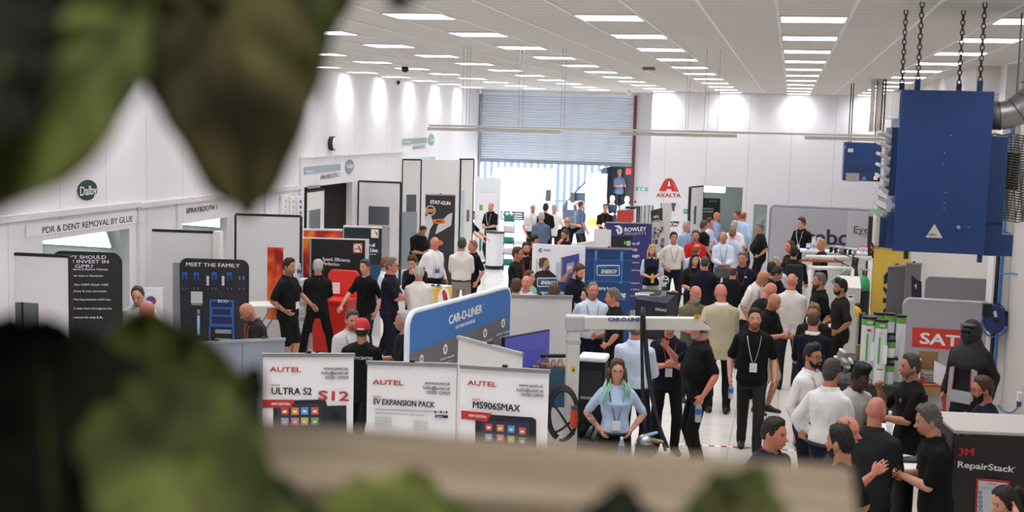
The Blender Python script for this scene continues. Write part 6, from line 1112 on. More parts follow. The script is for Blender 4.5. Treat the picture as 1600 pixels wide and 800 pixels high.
# clear spray-gun tubes
M_TUBE = mat('frosted_tube', '#e4e8e9', .15, var=.05, alpha=.9); M_TG = flat('tube_green', '#6aa84a')
for k, (x, yt_, yb2, r, yd, lab) in enumerate(((1359, 494, 583, 11.3, 16.6, 'large clear tube with green band, nearest at the left'), (1378, 499, 585, 9, 16.5, 'large clear tube with green band, second from the left'), (1374, 488, 575, 8, 17.0, 'clear tube with green band behind the first two'), (1391, 489, 519, 7.5, 16.9, 'short clear tube with green band on the upper tier'), (1409, 492, 590, 7, 16.8, 'large clear tube with green band farthest right'), (1393, 530, 558, 6.2, 16.6, 'short clear tube with green band on the middle tier'), (1391, 567, 600, 6.2, 16.6, 'short clear tube with green band on the lowest tier'))):
    a = at(x, yt_, yd); b_ = at(x, yb2, yd); R_ = r * yd / FPX; z1_ = a[2]; z0_ = max(b_[2], zt) if k in (0, 1, 2, 4) else b_[2]
    if k in (0, 1, 2, 4): z0_ = zt
    t = thing('clear_tube', (a[0], yd, z0_), lab, 'tube', 'clear spray gun tubes'); MB().cyl((a[0], yd), R_, z0_, z1_ - .10, 22).build('tube', M_TUBE, t); MB().cyl((a[0], yd), R_ * 1.02, z1_ - .11, z1_ - .03, 22).build('green_band', M_TG, t); MB().cyl((a[0], yd), R_ * 1.08, z1_ - .03, z1_, 22).build('lid', M_BLK, t)
    if k in (3, 5, 6): MB().box(a[0] - .09, a[0] + .09, yd - .06, yd + .09, z0_ - .03, z0_).build('shelf', M_BLK, t); MB().tube([(a[0] + .0, yd + .1, zt), (a[0], yd + .1, z0_)], .012, 6).build('post', M_BLK, t)
    F = Face((a[0] - R_, yd - R_ - .004, 0), (a[0] + R_, yd - R_ - .004, 0), t)
    if k in (0, 1):
        F.rect(x - 5, yt_ + 28, x - 4.2, yt_ + 70, M_TG, 'green_line'); F.rect(x + 2, yt_ + 40, x + 7, yt_ + 70, P_WHITE, 'white_label'); F.rect(x - 4, yt_ + 20, x + 2, yt_ + 24, P_RED if k == 0 else P_LGREY, 'red_mark'); F.rect(x - 8, yt_ + 77, x + 1, yt_ + 79, P_RED, 'red_mark'); F.rect(x - 3.5, yt_ + 8, x + 5, yt_ + 12, P_LGREY, 'brand_patch')
    if k in (0, 1, 2, 4): MB().cyl((a[0], yd), R_ * .35, z0_ + .05, z1_ - .3, 10).build('spray_gun', flat('gun_pale_grey', '#bcc4c9'), t)
# cardboard shelf boxes, red sack truck, wooden shelf
t = thing('cardboard_box', (*at(1452, 575, 17.0)[:2], .5), 'open cardboard box with white flaps holding silver packs', 'box'); A = at(1437, 600, 16.9); B = at(1471, 557, 16.9); z0_, z1_ = A[2], B[2] - .1
mk = mat('cardboard', '#a07a4f', .85); MB().box(A[0], B[0], 17.25, 17.27, z0_, z1_ + .1).box(A[0], A[0] + .01, 16.9, 17.25, z0_, z1_).box(B[0] - .01, B[0], 16.9, 17.25, z0_, z1_).box(A[0], B[0], 16.9, 17.25, z0_, z0_ + .01).build('carton', mk, t); MB().obox((A[0] - .03, 16.95, z1_ - .08), (.035, 0, -.01), (0, .04, 0), (0, 0, .13)).build('flap', P_WHITE, t); MB().obox((B[0] - .02, 16.82, z1_ - .12), (.07, -.02, -.035), (0, .004, 0), (0, 0, .14)).build('flap', P_WHITE, t)
for k in range(4): MB().obox(((A[0] + B[0]) / 2, 17.05, z0_ + .03 + .035 * k), (.1, 0, 0), (0, .12, 0), (0, 0, .014)).build('silver_pack', M_ALU, t, bevel=.005)
t = thing('wooden_shelf', (*at(1460, 610, 17.0)[:2], 0), 'pale wooden shelf block below the cardboard box', 'shelf'); MB().box(A[0] + .02, B[0] + .02, 16.9, 17.3, z0_ - .14, z0_ - .002).build('board', mat('pale_wood', '#b99a6f', .6, var=.12, scale=14), t); MB().box(A[0] - .05, B[0] - .03, 16.95, 17.3, 0, z0_ - .14).build('support', M_BLK, t); MB().box(B[0] - .13, B[0], 16.93, 17.3, 0, z0_ - .14).build('side_panel', P_LGREY, t)
t = thing('sack_truck', (*at(1478, 640, 16.8)[:2], 0), 'bright red steel sack truck frame leaning by the grey panel', 'truck'); p = at(1478, 585, 16.8); mrr = mat('red_paint', '#b8321f', .4); MB().tube([(p[0], 16.7, .05), (p[0], 16.8, p[2])], .022, 8).build('upright', mrr, t); MB().tube([(p[0] - .28, 16.7, .05), (p[0] - .28, 16.8, p[2] - .05)], .022, 8).build('upright', mrr, t)
for f_ in (.25, .55, .85): MB().tube([(p[0], 16.7 + .1 * f_, p[2] * f_), (p[0] - .28, 16.7 + .1 * f_, p[2] * f_)], .016, 8).build('cross_bar', mrr, t)
for dx in (.04, -.32): MB().ell((p[0] + dx, 16.72, .1), (.025, 0, 0), (0, .1, 0), (0, 0, .1)).build('wheel', M_BLK, t, smooth=True)
# hose reel on the pillar, blue pipe, socket and blue hose on the right wall
t = thing('hose_reel', at(1553, 498, 18.6), 'dark blue hose reel on the white pillar', 'hose reel'); c = at(1553, 498, 18.62); mrb = mat('reel_blue', '#25306e', .35)
MB().loft([[c + np.array([.155 * math.cos(a) * s_, dy, .205 * math.sin(a) * s_]) for a in np.linspace(0, 2 * math.pi, 28, endpoint=False)] for dy, s_ in ((-.09, .82), (-.08, 1), (.06, 1), (.07, .85))]).build('drum_case', mrb, t, smooth=False); MB().obox(c + [-.11, -.06, .13], (.06, 0, 0), (0, .05, 0), (0, 0, .09)).build('bracket', M_BLK, t, bevel=.01); MB().cone(c + [.02, -.09, .0], c + [.02, -.13, 0], .04, .03).build('hub', M_BLK, t, smooth=True); MB().obox(c + [.0, -.095, .08], (.02, 0, .01), (0, .003, 0), (-.012, 0, .04)).build('label', P_LGREY, t)
MB().tube([c + [.17 * math.cos(a), -.06, .19 * math.sin(a) - .06] for a in np.linspace(2.6, 6.1, 18)], .013, 8).build('hose', mat('hose_blue', '#2f6cb0', .4), t, smooth=True); MB().tube([c + [.17 * math.cos(a), .0, .22 * math.sin(a)] for a in np.linspace(-.4, 1.6, 12)], .008, 6).build('wire', M_BLK, t)
MB().box(c[0] - .05, c[0] + .2, 18.68, 18.75, c[2] - .1, c[2] + .1).build('wall_plate', mrb, t)
t = thing('air_pipe', at(1558, 500, 18.7), 'bright blue upright air pipe beside the white pillar', 'pipe'); c = at(1558, 520, 18.72); MB().tube([(c[0], 18.72, .4), (c[0], 18.72, 4.6)], .022, 10).build('pipe', mat('pipe_blue', '#3f7fc4', .35), t, smooth=True); MB().tube([(c[0] - .05, 18.76, .6), (c[0] - .05, 18.76, 3.0)], .03, 8).build('dark_conduit', M_BLK, t, smooth=True)
for z_ in (1.0, 1.9, 3.0): MB().box(c[0] - .03, c[0] + .03, 18.73, 18.78, z_, z_ + .03).build('clip', M_ALU, t)
t = thing('wall_socket', atx(1598, 622, XR - .01), 'white socket with blue coupling on the right wall', 'socket'); p = atx(1596, 620, XR); MB().box(XR - .05, XR, p[1] - .06, p[1] + .06, p[2] - .06, p[2] + .06).build('box', M_WHITE, t, bevel=.008); MB().cyl((XR - .03, p[1]), .025, p[2] - .13, p[2] - .06, 12).build('coupling', P_BLUE, t)
t = thing('air_hose', atx(1580, 645, XR - .03), 'thin blue hose drooping along the right wall', 'hose'); MB().tube(bez(atx(1560, 633, XR - .03), atx(1570, 650, XR - .03), atx(1585, 648, XR - .03), (XR - .03, p[1], p[2] - .12)), .012, 8).build('hose', mat('hose_blue', '#2f6cb0', .4), t, smooth=True)
MB().box(XR - .032, XR - .001, atx(1560, 633, XR)[1] - .02, atx(1560, 633, XR)[1] + .02, atx(1560, 633, XR)[2] - .02, atx(1560, 633, XR)[2] + .02).build('wall_clip', M_WHITE, t)
t = thing('blue_pole_hook', at(1585, 428, 18.9), 'blue air line elbow on the pillar right of the blue heater', 'pipe'); a = at(1561, 428, 18.7); b_ = at(1599, 431, 18.0); MB().tube([a, at(1580, 427, 18.3), b_], .012, 8).build('pipe', mat('pipe_blue', '#3f7fc4', .35), t, smooth=True)
# --- black cabinet with white lettering
zt = 1.6; A0 = AX(1491, 672, zt); A1 = A0 + np.array([.95, .14]); dpt = np.array([-.10, .72]); 
t = thing('repair_cabinet', (*((A0 + A1) / 2), 0), 'black cabinet lettered RepairStack with a pale top', 'cabinet'); mcab = mat('cabinet_black', '#161516', .38, var=.05)
MB().prism([(*A0, .06), (*A1, .06), (*(A1 + dpt), .06), (*(A0 + dpt), .06)], (0, 0, zt - .09)).build('body', mcab, t, bevel=.01); MB().prism([(*A0, zt - .03), (*A1, zt - .03), (*(A1 + dpt), zt - .03), (*(A0 + dpt), zt - .03)], (0, 0, .03)).build('top', mat('cabinet_top_pale', '#b8b2ac', .45), t, bevel=.006)
MB().prism([(*A0, 0), (*A1, 0), (*(A1 + dpt * .9), 0), (*(A0 + dpt * .9), 0)], (0, 0, .06)).build('plinth', M_BLK, t)
F = Face((*A0, 0), (*A1, 0), t, lift=.006); F.poly([(1487, 683), (1600, 689), (1600, 690), (1487, 684)], flat('cabinet_gap', '#3b3a3b'), 'door_gap'); F.text('3M', 1496.5, 711, 1519.5, 711.5, 12, flat('print_deep_red', '#a82a1e'), bold=.07); F.text('RepairStack', 1494.5, 729.5, 1581.5, 737.5, 10, P_WHITE, bold=.03); F.text('TM', 1582, 731, 1585.5, 731.3, 1.5, P_WHITE)
F.rect(1496, 676.5, 1497.5, 679, P_LGREY, 'small_mark'); F.text('start', 1506.5, 679, 1515, 679.5, 2.2, P_GREY)
F.poly([(1525, 746), (1577.5, 751), (1577, 830), (1521, 830)], flat('frame_red', '#a82a20'), 'red_frame'); F.poly([(1528, 750), (1573.5, 754.5), (1573, 830), (1525, 830)], flat('sheet_white', '#c9c5cb'), 'white_sheet'); F.text('Safety', 1543, 756.5, 1556, 757.5, 3, P_GREY); F.text('wear your kit', 1532, 762, 1560, 764, 2.4, P_GREY)
for k in range(6): F.disc(1531, 769 + 7.3 * k, 2.8, P_BLUE, 'safety_symbol'); F.disc(1531, 769 + 7.3 * k, 1.2, P_WHITE, 'symbol_picture')
# leaning banner edge and small black stand at the cabinet's left, white-topped table
t = thing('leaflet_board', (*at(1478, 760, 11.9)[:2], 0), 'narrow black board with white and red stripes against the cabinet side', 'board'); 
q = [at(1466, 700, 12.0), at(1480, 700, 11.75)]; F_t, F = board('leaflet_board', 'dark narrow side board with white and red stripes left of the black cabinet', 'board', q[0][:2], q[1][:2], 1.55, flat('side_board_dark', '#2a2426'), thick=.02); bpy.data.objects.remove(t)
F.poly([(1468, 723), (1471, 722), (1468.5, 760), (1465, 745)], P_LGREY, 'white_stripe'); F.poly([(1466, 755), (1471, 775), (1469, 800), (1465, 800)], P_RED, 'red_stripe'); F.disc(1467.5, 690, 3.5, P_LGREY, 'round_mark', ring=.6)
q = at(1403, 725, 11.6); zt = q[2]
t = thing('standing_table', (q[0], q[1] + .1, 0), 'round white standing table on a dark column among the talking men', 'table'); MB().loft([[(q[0] + r * math.cos(a), q[1] + .12 + r * math.sin(a), z_) for a in T] for z_, r in ((zt - .025, .27), (zt - .02, .285), (zt - .005, .285), (zt, .275))]).build('top', M_WHITE, t); MB().cyl((q[0] + .03, q[1] + .12), .13, .0, zt - .025, 20).build('column', mat('column_dark', '#2a2a2c', .5), t)
t = thing('writing_pad', (q[0] + .12, q[1] + .05, zt), 'dark tablet with a round pale mark on the white standing table', 'tablet'); MB().obox((q[0] + .14, q[1] + .16, zt + .012), (.11, .02, 0), (-.02, .08, 0), (0, 0, .01)).build('case', M_BLK, t); MB().cyl((q[0] + .06, q[1] + .2), .04, zt + .022, zt + .034, 16).build('round_mark', P_LGREY, t)
bottle((q[0] - .13, q[1] + .26, zt), 'small white pump bottle on the white standing table', k=.9, label_m=P_LGREY, name='pump_bottle')
# white pump bottles and clear jar on the long dark table behind the bald man
qb = at(1392, 660, 14.6); t2 = table('display_table', 'white topped table between the bald man and the man with clenched fist', rectpts((qb[0] - .05, 14.9), .7, .7), qb[2] - .16, M_WHITE)
bottle((qb[0], 14.75, qb[2] - .16), 'white pump bottle beside the bald man in grey', k=1.2, label_m=P_WHITE, name='pump_bottle', cap=M_BCAP); bottle((qb[0] - .18, 14.8, qb[2] - .16), 'clear water bottle beside the bald man in grey', k=1.2)
q = atz(1329, 630, 1.0); 
# red and white floor tape
t = thing('floor_tape', (*atz(1120, 701, 0)[:2], 0), 'red and white hazard tape stuck across the floor', 'tape'); a = atz(1060, 694, 0); b_ = atz(1250, 704, 0); u = (b_ - a) / np.linalg.norm(b_ - a); n = np.array([-u[1], u[0], 0]); L_ = np.linalg.norm(b_ - a); nn = 20
for k in range(nn): c = a + u * L_ * (k + .5) / nn; MB().obox(c + [0, 0, .0015], u * L_ / nn / 2, n * .03, (0, 0, .0014)).build('tape_stripe', P_RED if k % 2 else P_WHITE, t)

# ------------------------------------------------------------------ outside the shutter
struct('ground_outside', MB().box(-24, 12, YS + .3, 70, -.14, -.02), mat('pale_concrete', '#b9b7b2', .8, var=.08, scale=1.0))
t = thing('palisade_fence', (-6, 58, 0), 'grey palisade fence behind the parked vans outside', 'fence'); mp = mat('palisade_grey', '#475162', .5, .3)
for k in range(60): x = -16 + .32 * k; MB().prism([(x - .085, 58, 0), (x + .085, 58, 0), (x + .085, 58, 3.6), (x, 58, 3.8), (x - .085, 58, 3.6)], (0, .03, 0)).build('pale', mp, t)
for z_ in (.5, 2.9): MB().box(-16.2, 3.2, 58.03, 58.1, z_, z_ + .1).build('rail', mp, t)
struct('wall_outside', MB().box(-26, 12, 66, 66.3, 0, 7), mat('white_render', '#e9e8e6', .7))
# white van facing the hall
def V(x, y, yy): return at(x, y, yy)
yv = 41.5; xa, xb = V(748, 330, yv)[0], V(840, 330, yv)[0]; w = xb - xa
t = thing('van', ((xa + xb) / 2, yv + 2.5, 0), 'white van facing the shutter with a black grille and round star mark', 'van'); mv = mat('van_white', '#eeeeee', .25, spec=.6)
pro = [(yv, .45), (yv - .05, .9), (yv + .25, 1.25), (yv + 1.1, 1.45), (yv + 1.9, 2.45), (yv + 2.2, 2.5), (yv + 3.1, 2.5), (yv + 3.2, .45)]
MB().prism([(xa, p[0], p[1]) for p in pro], (w, 0, 0)).build('body', mv, t, bevel=.08)
MB().prism([(xa + .15, yv + 1.13, 1.50), (xb - .15, yv + 1.13, 1.50), (xb - .22, yv + 1.86, 2.40), (xa + .22, yv + 1.86, 2.40)], (0, -.03, .03)).build('windscreen', mat('van_glass', '#a9c3cf', .08), t)
MB().box(xa + w * .22, xa + w * .78, yv - .09, yv, .85, 1.15).build('grille', M_BLK, t, bevel=.02)
for k in range(3): MB().box(xa + w * .25, xa + w * .75, yv - .10, yv - .085, .90 + .08 * k, .92 + .08 * k).build('grille_bar', M_ALU, t)
cst = np.array([(xa + xb) / 2, yv - .12, 1.02]); MB().tube([cst + [.16 * math.cos(a), 0, .16 * math.sin(a)] for a in np.linspace(0, 2 * math.pi, 24, endpoint=False)], .022, 6, closed=True).build('star_ring', M_ALU, t, smooth=True)
for k in range(3): a = math.pi / 2 + k * 2 * math.pi / 3; MB().prism([cst + [.025 * math.cos(a + 1.57), 0, .025 * math.sin(a + 1.57)], cst + [.15 * math.cos(a), 0, .15 * math.sin(a)], cst - [.025 * math.cos(a + 1.57), 0, .025 * math.sin(a + 1.57)]], (0, -.02, 0)).build('star_arm', M_ALU, t)
for s_ in (0, 1): x = xa + (.02 if s_ == 0 else w - .42); MB().box(x, x + .4, yv - .06, yv + .2, .85, 1.15).build('headlamp', mat('lamp_glass', '#cfd6da', .1), t, bevel=.03); xm = xa - .2 if s_ == 0 else xb + .02; MB().box(xm, xm + .18, yv + 1.2, yv + 1.35, 1.45, 1.85).build('mirror', M_BLK, t, bevel=.03); MB().ell((xa + .1 + s_ * (w - .2), yv + .9, .36), (.12, 0, 0), (0, .36, 0), (0, 0, .36)).build('wheel', M_BLK, t, smooth=True)
MB().box(xa, xb, yv - .1, yv + .1, .4, .7).build('bumper', mat('bumper_grey', '#8f9296', .5), t, bevel=.03)
# dark grey van seen from the side with an open door
yw = 47.8; p0 = V(905, 330, yw); p1 = V(1000, 330, yw)
t = thing('van', ((p0[0] + p1[0]) / 2, yw + 1, 0), 'dark blue grey van side on with its side door open', 'van'); md = mat('van_dark', '#1d2536', .3, .2)
xs = lambda px: V(px, 300, yw)[0]; zs = lambda py: V(950, py, yw)[2]
sil = [(xs(880), .45), (xs(880), zs(325)), (xs(897), zs(302)), (xs(918), zs(280)), (xs(930), zs(262)), (xs(942), zs(258)), (xs(1050), zs(257)), (xs(1050), .45)]
MB().prism([(x, yw, z_) for x, z_ in sil[:4]] + [(xs(942), yw, zs(262)), (xs(947), yw, zs(262)), (xs(947), yw, .45)], (0, 1.9, 0)).build('cab_body', md, t); MB().box(xs(947), xs(1050), yw + 1.2, yw + 1.9, .45, zs(257)).build('far_side', md, t); MB().box(xs(942), xs(1050), yw, yw + 1.9, zs(260), zs(256)).build('roof', md, t); MB().box(xs(985), xs(1050), yw, yw + .06, .45, zs(258)).build('rear_side', md, t); MB().box(xs(947), xs(1050), yw, yw + 1.9, .45, .62).build('load_floor', mat('load_floor_grey', '#8d9096', .6), t)
MB().prism([(xs(900), yw - .02, zs(303)), (xs(919), yw - .02, zs(283)), (xs(930), yw - .02, zs(268)), (xs(938), yw - .02, zs(268)), (xs(938), yw - .02, zs(303))], (0, .03, 0)).build('side_window', mat('van_glass_dark', '#8fa8b8', .08), t); MB().box(xs(893), xs(900), yw - .25, yw - .05, zs(318), zs(302)).build('mirror', M_BLK, t, bevel=.02); MB().box(xs(888), xs(912), yw - .03, yw, zs(330), zs(316)).build('lamp', mat('lamp_glass', '#cfd6da', .1), t)
for x in (897, 1020): MB().ell((xs(x), yw + .1, .38), (.36, 0, 0), (0, .13, 0), (0, 0, .38)).build('wheel', M_BLK, t, smooth=True)
MB().box(xs(975), xs(986), yw + .3, yw + .35, zs(272), zs(262)).build('red_panel', P_RED, t)
t, F = board('banner_stand', 'orange and white banner standing in front of the dark van outside', 'banner', at(914.5, 300, 42.2)[:2], at(948, 300, 42.2)[:2], at(930, 272, 42.2)[2], flat('banner_pale_orange', '#d9a184'), zb=.02, thick=.01, rollup=True); F.poly([(914.5, 300), (930, 296), (948, 310), (948, 345), (914.5, 345)], flat('banner_pale', '#e3dcd8'), 'white_print'); F.poly([(918, 342), (932, 340), (932, 352), (918, 352)], P_ORANGE, 'orange_print'); F.disc(930, 296, 5, flat('banner_pale', '#e3dcd8'), 'round_print')

# ------------------------------------------------------------------ the crowd
PI_ = {}
def pp(key, px, py, h, f, label, **k): PI_[key] = person(px, py, h, f, label=label, **k)
K = dict
# left side, by the booths
pp('a1', 214, 449, 1.80, -15, 'man with brown hair in a white shirt standing behind a bald man at far left', top='longshirt', tc='white', hair=('recede', 'brown'), skin='fair', head=(0, 14), beard='stubble', lean=6)
pp('a2', 228, 469, 1.76, -120, 'bald man in dark jacket with his back turned before a man in a white shirt', top='jacket', tc='brown', collar='brown', hair=None, skin='ruddy', head=(0, 8))
pp('a3', 379, 475, 1.72, -75, 'bald man in charcoal tee with orange lanyard looking down by the grey banner backs', top='tee', tc='charcoal', hair=None, skin='tan', head=(0, 28), lean=8, lanyard='orange', L='hold', R='hold', beard='stubble')
pp('a4', 453, 404, 1.86, 55, 'man in black polo and black shorts with crossed legs and a tattooed arm', bottom='shorts', hair=('short', 'dark'), skin='tan', R='hip', L='side', tattoo='R', stance='cross', beard='stubble', fat=.35, head=(0, 5), lanyard='black', badge=True, tilt=2)
pp('a5', 497, 406, 1.75, 183, 'white haired man in black polo seen from behind with legs apart', hair=('short', 'white'), R='hold', L='hold', stance='wide', skin='ruddy')
pp('a6', 570, 406, 1.76, -42, 'grey haired man in black tee leaning on the red cart', top='tee', bc='jeans', hair=('short', 'darkgrey'), R='reachlow', L='down', lean=9, tilt=-6, lanyard='black')
pp('a7', 604, 402, 1.70, 80, 'man in pale blue shirt mostly hidden behind the navy polo man', top='longshirt', tc='pale', hair=('short', 'ginger'), base=None, bc='navy')
pp('a8', 612, 403, 1.85, 75, 'grey haired man in navy polo with glasses and arms crossed', tc='navy', bc='navy', hair=('short', 'grey'), glasses=True, L='cross', R='cross2', skin='ruddy')
pp('a9', 643, 401, 1.74, -15, 'brown haired man in dark navy shirt leaning over the counter with hand at his mouth', top='longshirt', tc='navy', bc='navy', hair=('messy', 'brown'), R='chin', L='hold2', lean=14, head=(-10, 18))
pp('a10', 655, 416, 1.72, 175, 'white haired man in white polo seen from behind at the counter', tc='offwhite', bc='charcoal', hair=('short', 'white'), L='fold', R='fold', skin='ruddy', fat=.4, lanyard='black')
pp('a11', 680, 370, 1.80, 35, 'bald man in white shirt standing behind the yellow counter', top='longshirt', tc='white', hair=None, skin='ruddy', lanyard='white', tuck=True, fat=.3, head=(10, 4))
pp('a12', 664, 354, 1.78, 40, 'dark haired man in black tee bowing his head before the dark spray tool banner', top='tee', hair=('buzz', 'black'), skin='olive', head=(0, 34), lean=10, L='hold', R='hold', beard='stubble')
pp('a13', 722, 372, 1.82, 178, 'grey haired man in white polo and grey trousers seen from behind', tc='offwhite', bc='stone', hair=('short', 'darkgrey'), L='fold', R='fold', tuck=True, lanyard='red', skin='fair', fat=.3)
pp('a14', 739, 376, 1.69, -60, 'sandy haired man in black polo facing the man in grey trousers', hair=('short', 'light'), skin='ruddy', L='down', R='fold')
pp('a15', 767, 316, 1.80, -35, 'bald man in black polo standing behind the white podium with hands joined', hair=('shoe', 'light'), L='fold', R='fold', bc='charcoal', lanyard='white', skin='fair')
pp('a16', 738, 330, 1.74, 70, 'man in black half hidden by the tall white door reaching towards the podium', top='tee', hair=('short', 'dark'), R='reach', L='reach', lean=10)
pp('a17', 551, 485, 1.74, 12, 'man with grey beard in light grey shirt facing the man in a red cap', top='longshirt', tc='lightgrey', bc='charcoal', hair=('short', 'darkgrey'), beard='trim_grey', lanyard='blue', skin='ruddy', head=(5, 8), L='fold', R='fold')
pp('a18', 566, 499, 1.76, 172, 'man in red baseball cap and black tee seen from behind', top='tee', hair=('short', 'dark'), cap='#b01c1c', skin='olive', L='fold', R='fold')
pp('a19', 630, 486, 1.76, -80, 'white haired man in black tee holding a green can at the blue display wall', top='tee', hair=('short', 'white'), skin='tan', beard='stubble', L='hold', R='hold', head=(0, 2))
# far centre by the shutter
pp('b1', 833, 319, 1.76, 20, 'bald man in white shirt with lanyard standing in the bright opening', top='shirt', tc='white', hair=('shoe', 'light'), skin='ruddy', lanyard='black', bc='charcoal', tuck=True, R='pocket')
pp('b2', 846, 332, 1.80, 178, 'white haired man in grey shirt seen from behind near the shutter', top='longshirt', tc='bluegrey', hair=('short', 'white'), skin='ruddy', bc='black', L='fold', R='fold', tuck=True, fat=.3)
pp('b3', 853, 318, 1.84, 165, 'dark haired man in black polo seen from behind beside the grey shirt', hair=('short', 'dark'), skin='fair', L='fold', R='fold')
pp('b4', 866, 320, 1.74, -8, 'white haired man in white shirt facing the hall in the bright opening', top='shirt', tc='white', hair=('short', 'white'), skin='ruddy', bc='charcoal')
pp('b5', 886, 339, 1.74, 10, 'bald bearded man in black polo with a hand at his ear', hair=('shoe', 'grey'), beard='full_white', glasses=True, L='ear', R='fold', skin='ruddy')
pp('b6', 882, 359, 1.74, -50, 'man with dark beard and glasses in black behind the white booth wall', top='tee', hair=('short', 'brown'), beard='full_dark', glasses=True, head=(0, 12), R='chin', L='fold')
pp('b7', 908, 314, 1.82, 130, 'man in navy polo with a hand on his forehead in the bright opening', tc='bluegrey', bc='charcoal', hair=('buzz', 'brown'), R='down', L='head', skin='ruddy', head=(-20, 0))
pp('b8', 946, 319, 1.78, 5, 'man in black polo with orange lanyard holding a white cup behind the purple banner', hair=('recede', 'brown'), lanyard='orange', R='hold', L='fold', skin='ruddy', head=(0, 6))
pp('b9', 968, 262, 1.80, 25, 'man in dark blue polo standing in the open side door of the dark van', tc='bluegrey', bc='charcoal', hair=('short', 'white'), skin='ruddy', base=(*at(968, 262, 48.8)[:2], .62), L='hold', R='hold')
pp('b10', 955, 297, 1.72, 15, 'person in white top and dark vest outside by the van', top='vest', tc='navyvest', hair=('short', 'white'), base=at(957, 300, 42.6)[:2], L='hold', R='hold', skin='fair')
pp('b11', 979, 295, 1.74, 175, 'person in grey blue top bending outside by the van', top='tee', tc='bluegrey', hair=('short', 'white'), base=at(979, 300, 42.9)[:2], lean=25, L='hold', R='hold', skin='fair')
pp('b12', 835, 369, 1.74, 60, 'dark haired man in black seen in profile behind the white booth wall', top='tee', hair=('quiff', 'black'), skin='olive', beard='stubble')
pp('b13', 822, 379, 1.76, 15, 'dark bearded man in black tee with orange lanyard facing the glasses man', top='tee', hair=('short', 'dark'), beard='trim_dark', lanyard='orange', skin='ruddy')
pp('b14', 809, 386, 1.80, 75, 'man in black tee with glasses and orange lanyard left of the white booth wall', top='tee', hair=('short', 'brown'), glasses=True, lanyard='orange', L='hold', R='hold', skin='tan', beard='stubble')
pp('b15', 828, 423, 1.60, 60, 'man in pale green shirt almost hidden behind the black tee man', top='shirt', tc='green', hair=('short', 'brown'))
pp('b16', 807, 436, 1.77, 170, 'brown haired man in pink shirt seen from behind over the white banner back', top='shirt', tc='pink', hair=('short', 'brown'), skin='fair')
pp('b17', 823, 430, 1.74, -10, 'bald laughing man in pale blue shirt over the white banner back', top='shirt', tc='pale', hair=None, skin='ruddy', lanyard='blue', head=(0, -10))
pp('b18', 866, 446, 1.76, 165, 'brown haired man seen from behind over the right of the white banner back', top='tee', tc='charcoal', hair=('quiff', 'brown'), skin='fair')
pp('b19', 908, 414, 1.80, 55, 'tall man with brown beard in dark navy polo looking down by the deep blue banner', top='longshirt', tc='navy', bc='navy', hair=('short', 'brown'), beard='full_brown', head=(0, 20), L='fold', R='fold')
pp('b20', 917, 451, 1.58, -60, 'dark haired woman mostly hidden behind the man in pale blue shirt', top='tee', women=True, hair=('bob', 'dark'))
pp('b21', 927, 440, 1.82, 8, 'grey cropped man in pale blue shirt with black lanyard talking', top='longshirt', tc='pale', bc='navy', hair=('buzz', 'grey'), skin='ruddy', lanyard='black', fat=.35, tuck=True, beard='stubble', head=(8, 4))
pp('b22', 957, 451, 1.78, -95, 'grey haired man in black polo with one hand on his hip under the gantry arm', hair=('short', 'grey'), skin='ruddy', L='hip', R='fold', head=(0, 6))
# centre right, back rows
pp('c1', 1019, 383, 1.64, 5, 'blonde woman in navy vest over pale blue blouse by the navy table', top='vest', tc='navyvest', bc='beige', women=True, hair=('long', 'blond'), L='fold', R='fold', skin='fair')
pp('c2', 1053, 363, 1.80, 15, 'man in white polo with black lanyard and hand on hip', tc='offwhite', bc='navy', hair=('short', 'dark'), skin='tan', lanyard='black', R='hip', L='down', tuck=True, fat=.2)
pp('c3', 1073, 346, 1.80, 45, 'white haired bearded man in blue striped shirt behind the red polo', top='shirt', tc='blue', hair=('short', 'white'), beard='trim_white', lanyard='blue', skin='ruddy', bc='charcoal')
pp('c4', 1100, 345, 1.80, 130, 'dark haired man in black tee turned away behind the red polo', top='tee', hair=('short', 'darkgrey'), skin='tan')
pp('c5', 1087, 360, 1.80, 0, 'man in bright red polo with grey short hair', tc='red', hair=('short', 'darkgrey'), skin='tan', L='fold', R='fold', beard='stubble', fat=.2)
pp('c6', 1109, 341, 1.80, 70, 'man in pale lilac shirt with arms crossed left of the doorway', top='longshirt', tc='lilac', hair=('short', 'brown'), skin='ruddy', L='cross', R='cross2', tuck=True)
pp('c7', 1120, 331, 1.80, 65, 'bald man in blue shirt with arms crossed in front of the far doorway', top='longshirt', tc='blue', hair=None, skin='ruddy', L='cross', R='cross2')
pp('c8', 1089, 381, 1.76, 155, 'balding man in sky blue shirt seen from behind in front of the red polo', top='longshirt', tc='sky', hair=('shoe', 'ginger'), skin='ruddy', L='fold', R='fold', lean=8)
pp('c9', 1131, 362, 1.80, 5, 'bald man in pale blue long sleeved shirt with lanyard and a grey bag', top='longshirt', tc='pale', hair=None, skin='tan', lanyard='black', bc='charcoal', L='fold', R='fold', fat=.35, head=(-5, 4))
pp('c10', 1148, 345, 1.78, 170, 'man with white hair in white tee seen from behind near the far window', top='tee', tc='white', hair=('short', 'white'), skin='ruddy', fat=.3, bc='charcoal')
pp('c11', 1145, 357, 1.78, 168, 'man in pale lilac shirt seen from behind next to the pale blue shirt', top='longshirt', tc='lilac', hair=('short', 'light'), skin='fair', lanyard='blue')
pp('c12', 1152, 330, 1.84, -70, 'man in pale sky shirt facing left in the far doorway', top='longshirt', tc='pale', hair=('short', 'brown'), skin='ruddy', bc='charcoal')
pp('c13', 1162, 330, 1.89, 150, 'bald man in sky blue shirt turned away at the right of the far doorway', top='longshirt', tc='sky', hair=('shoe', 'ginger'), skin='ruddy', lanyard='blue', bc='charcoal')
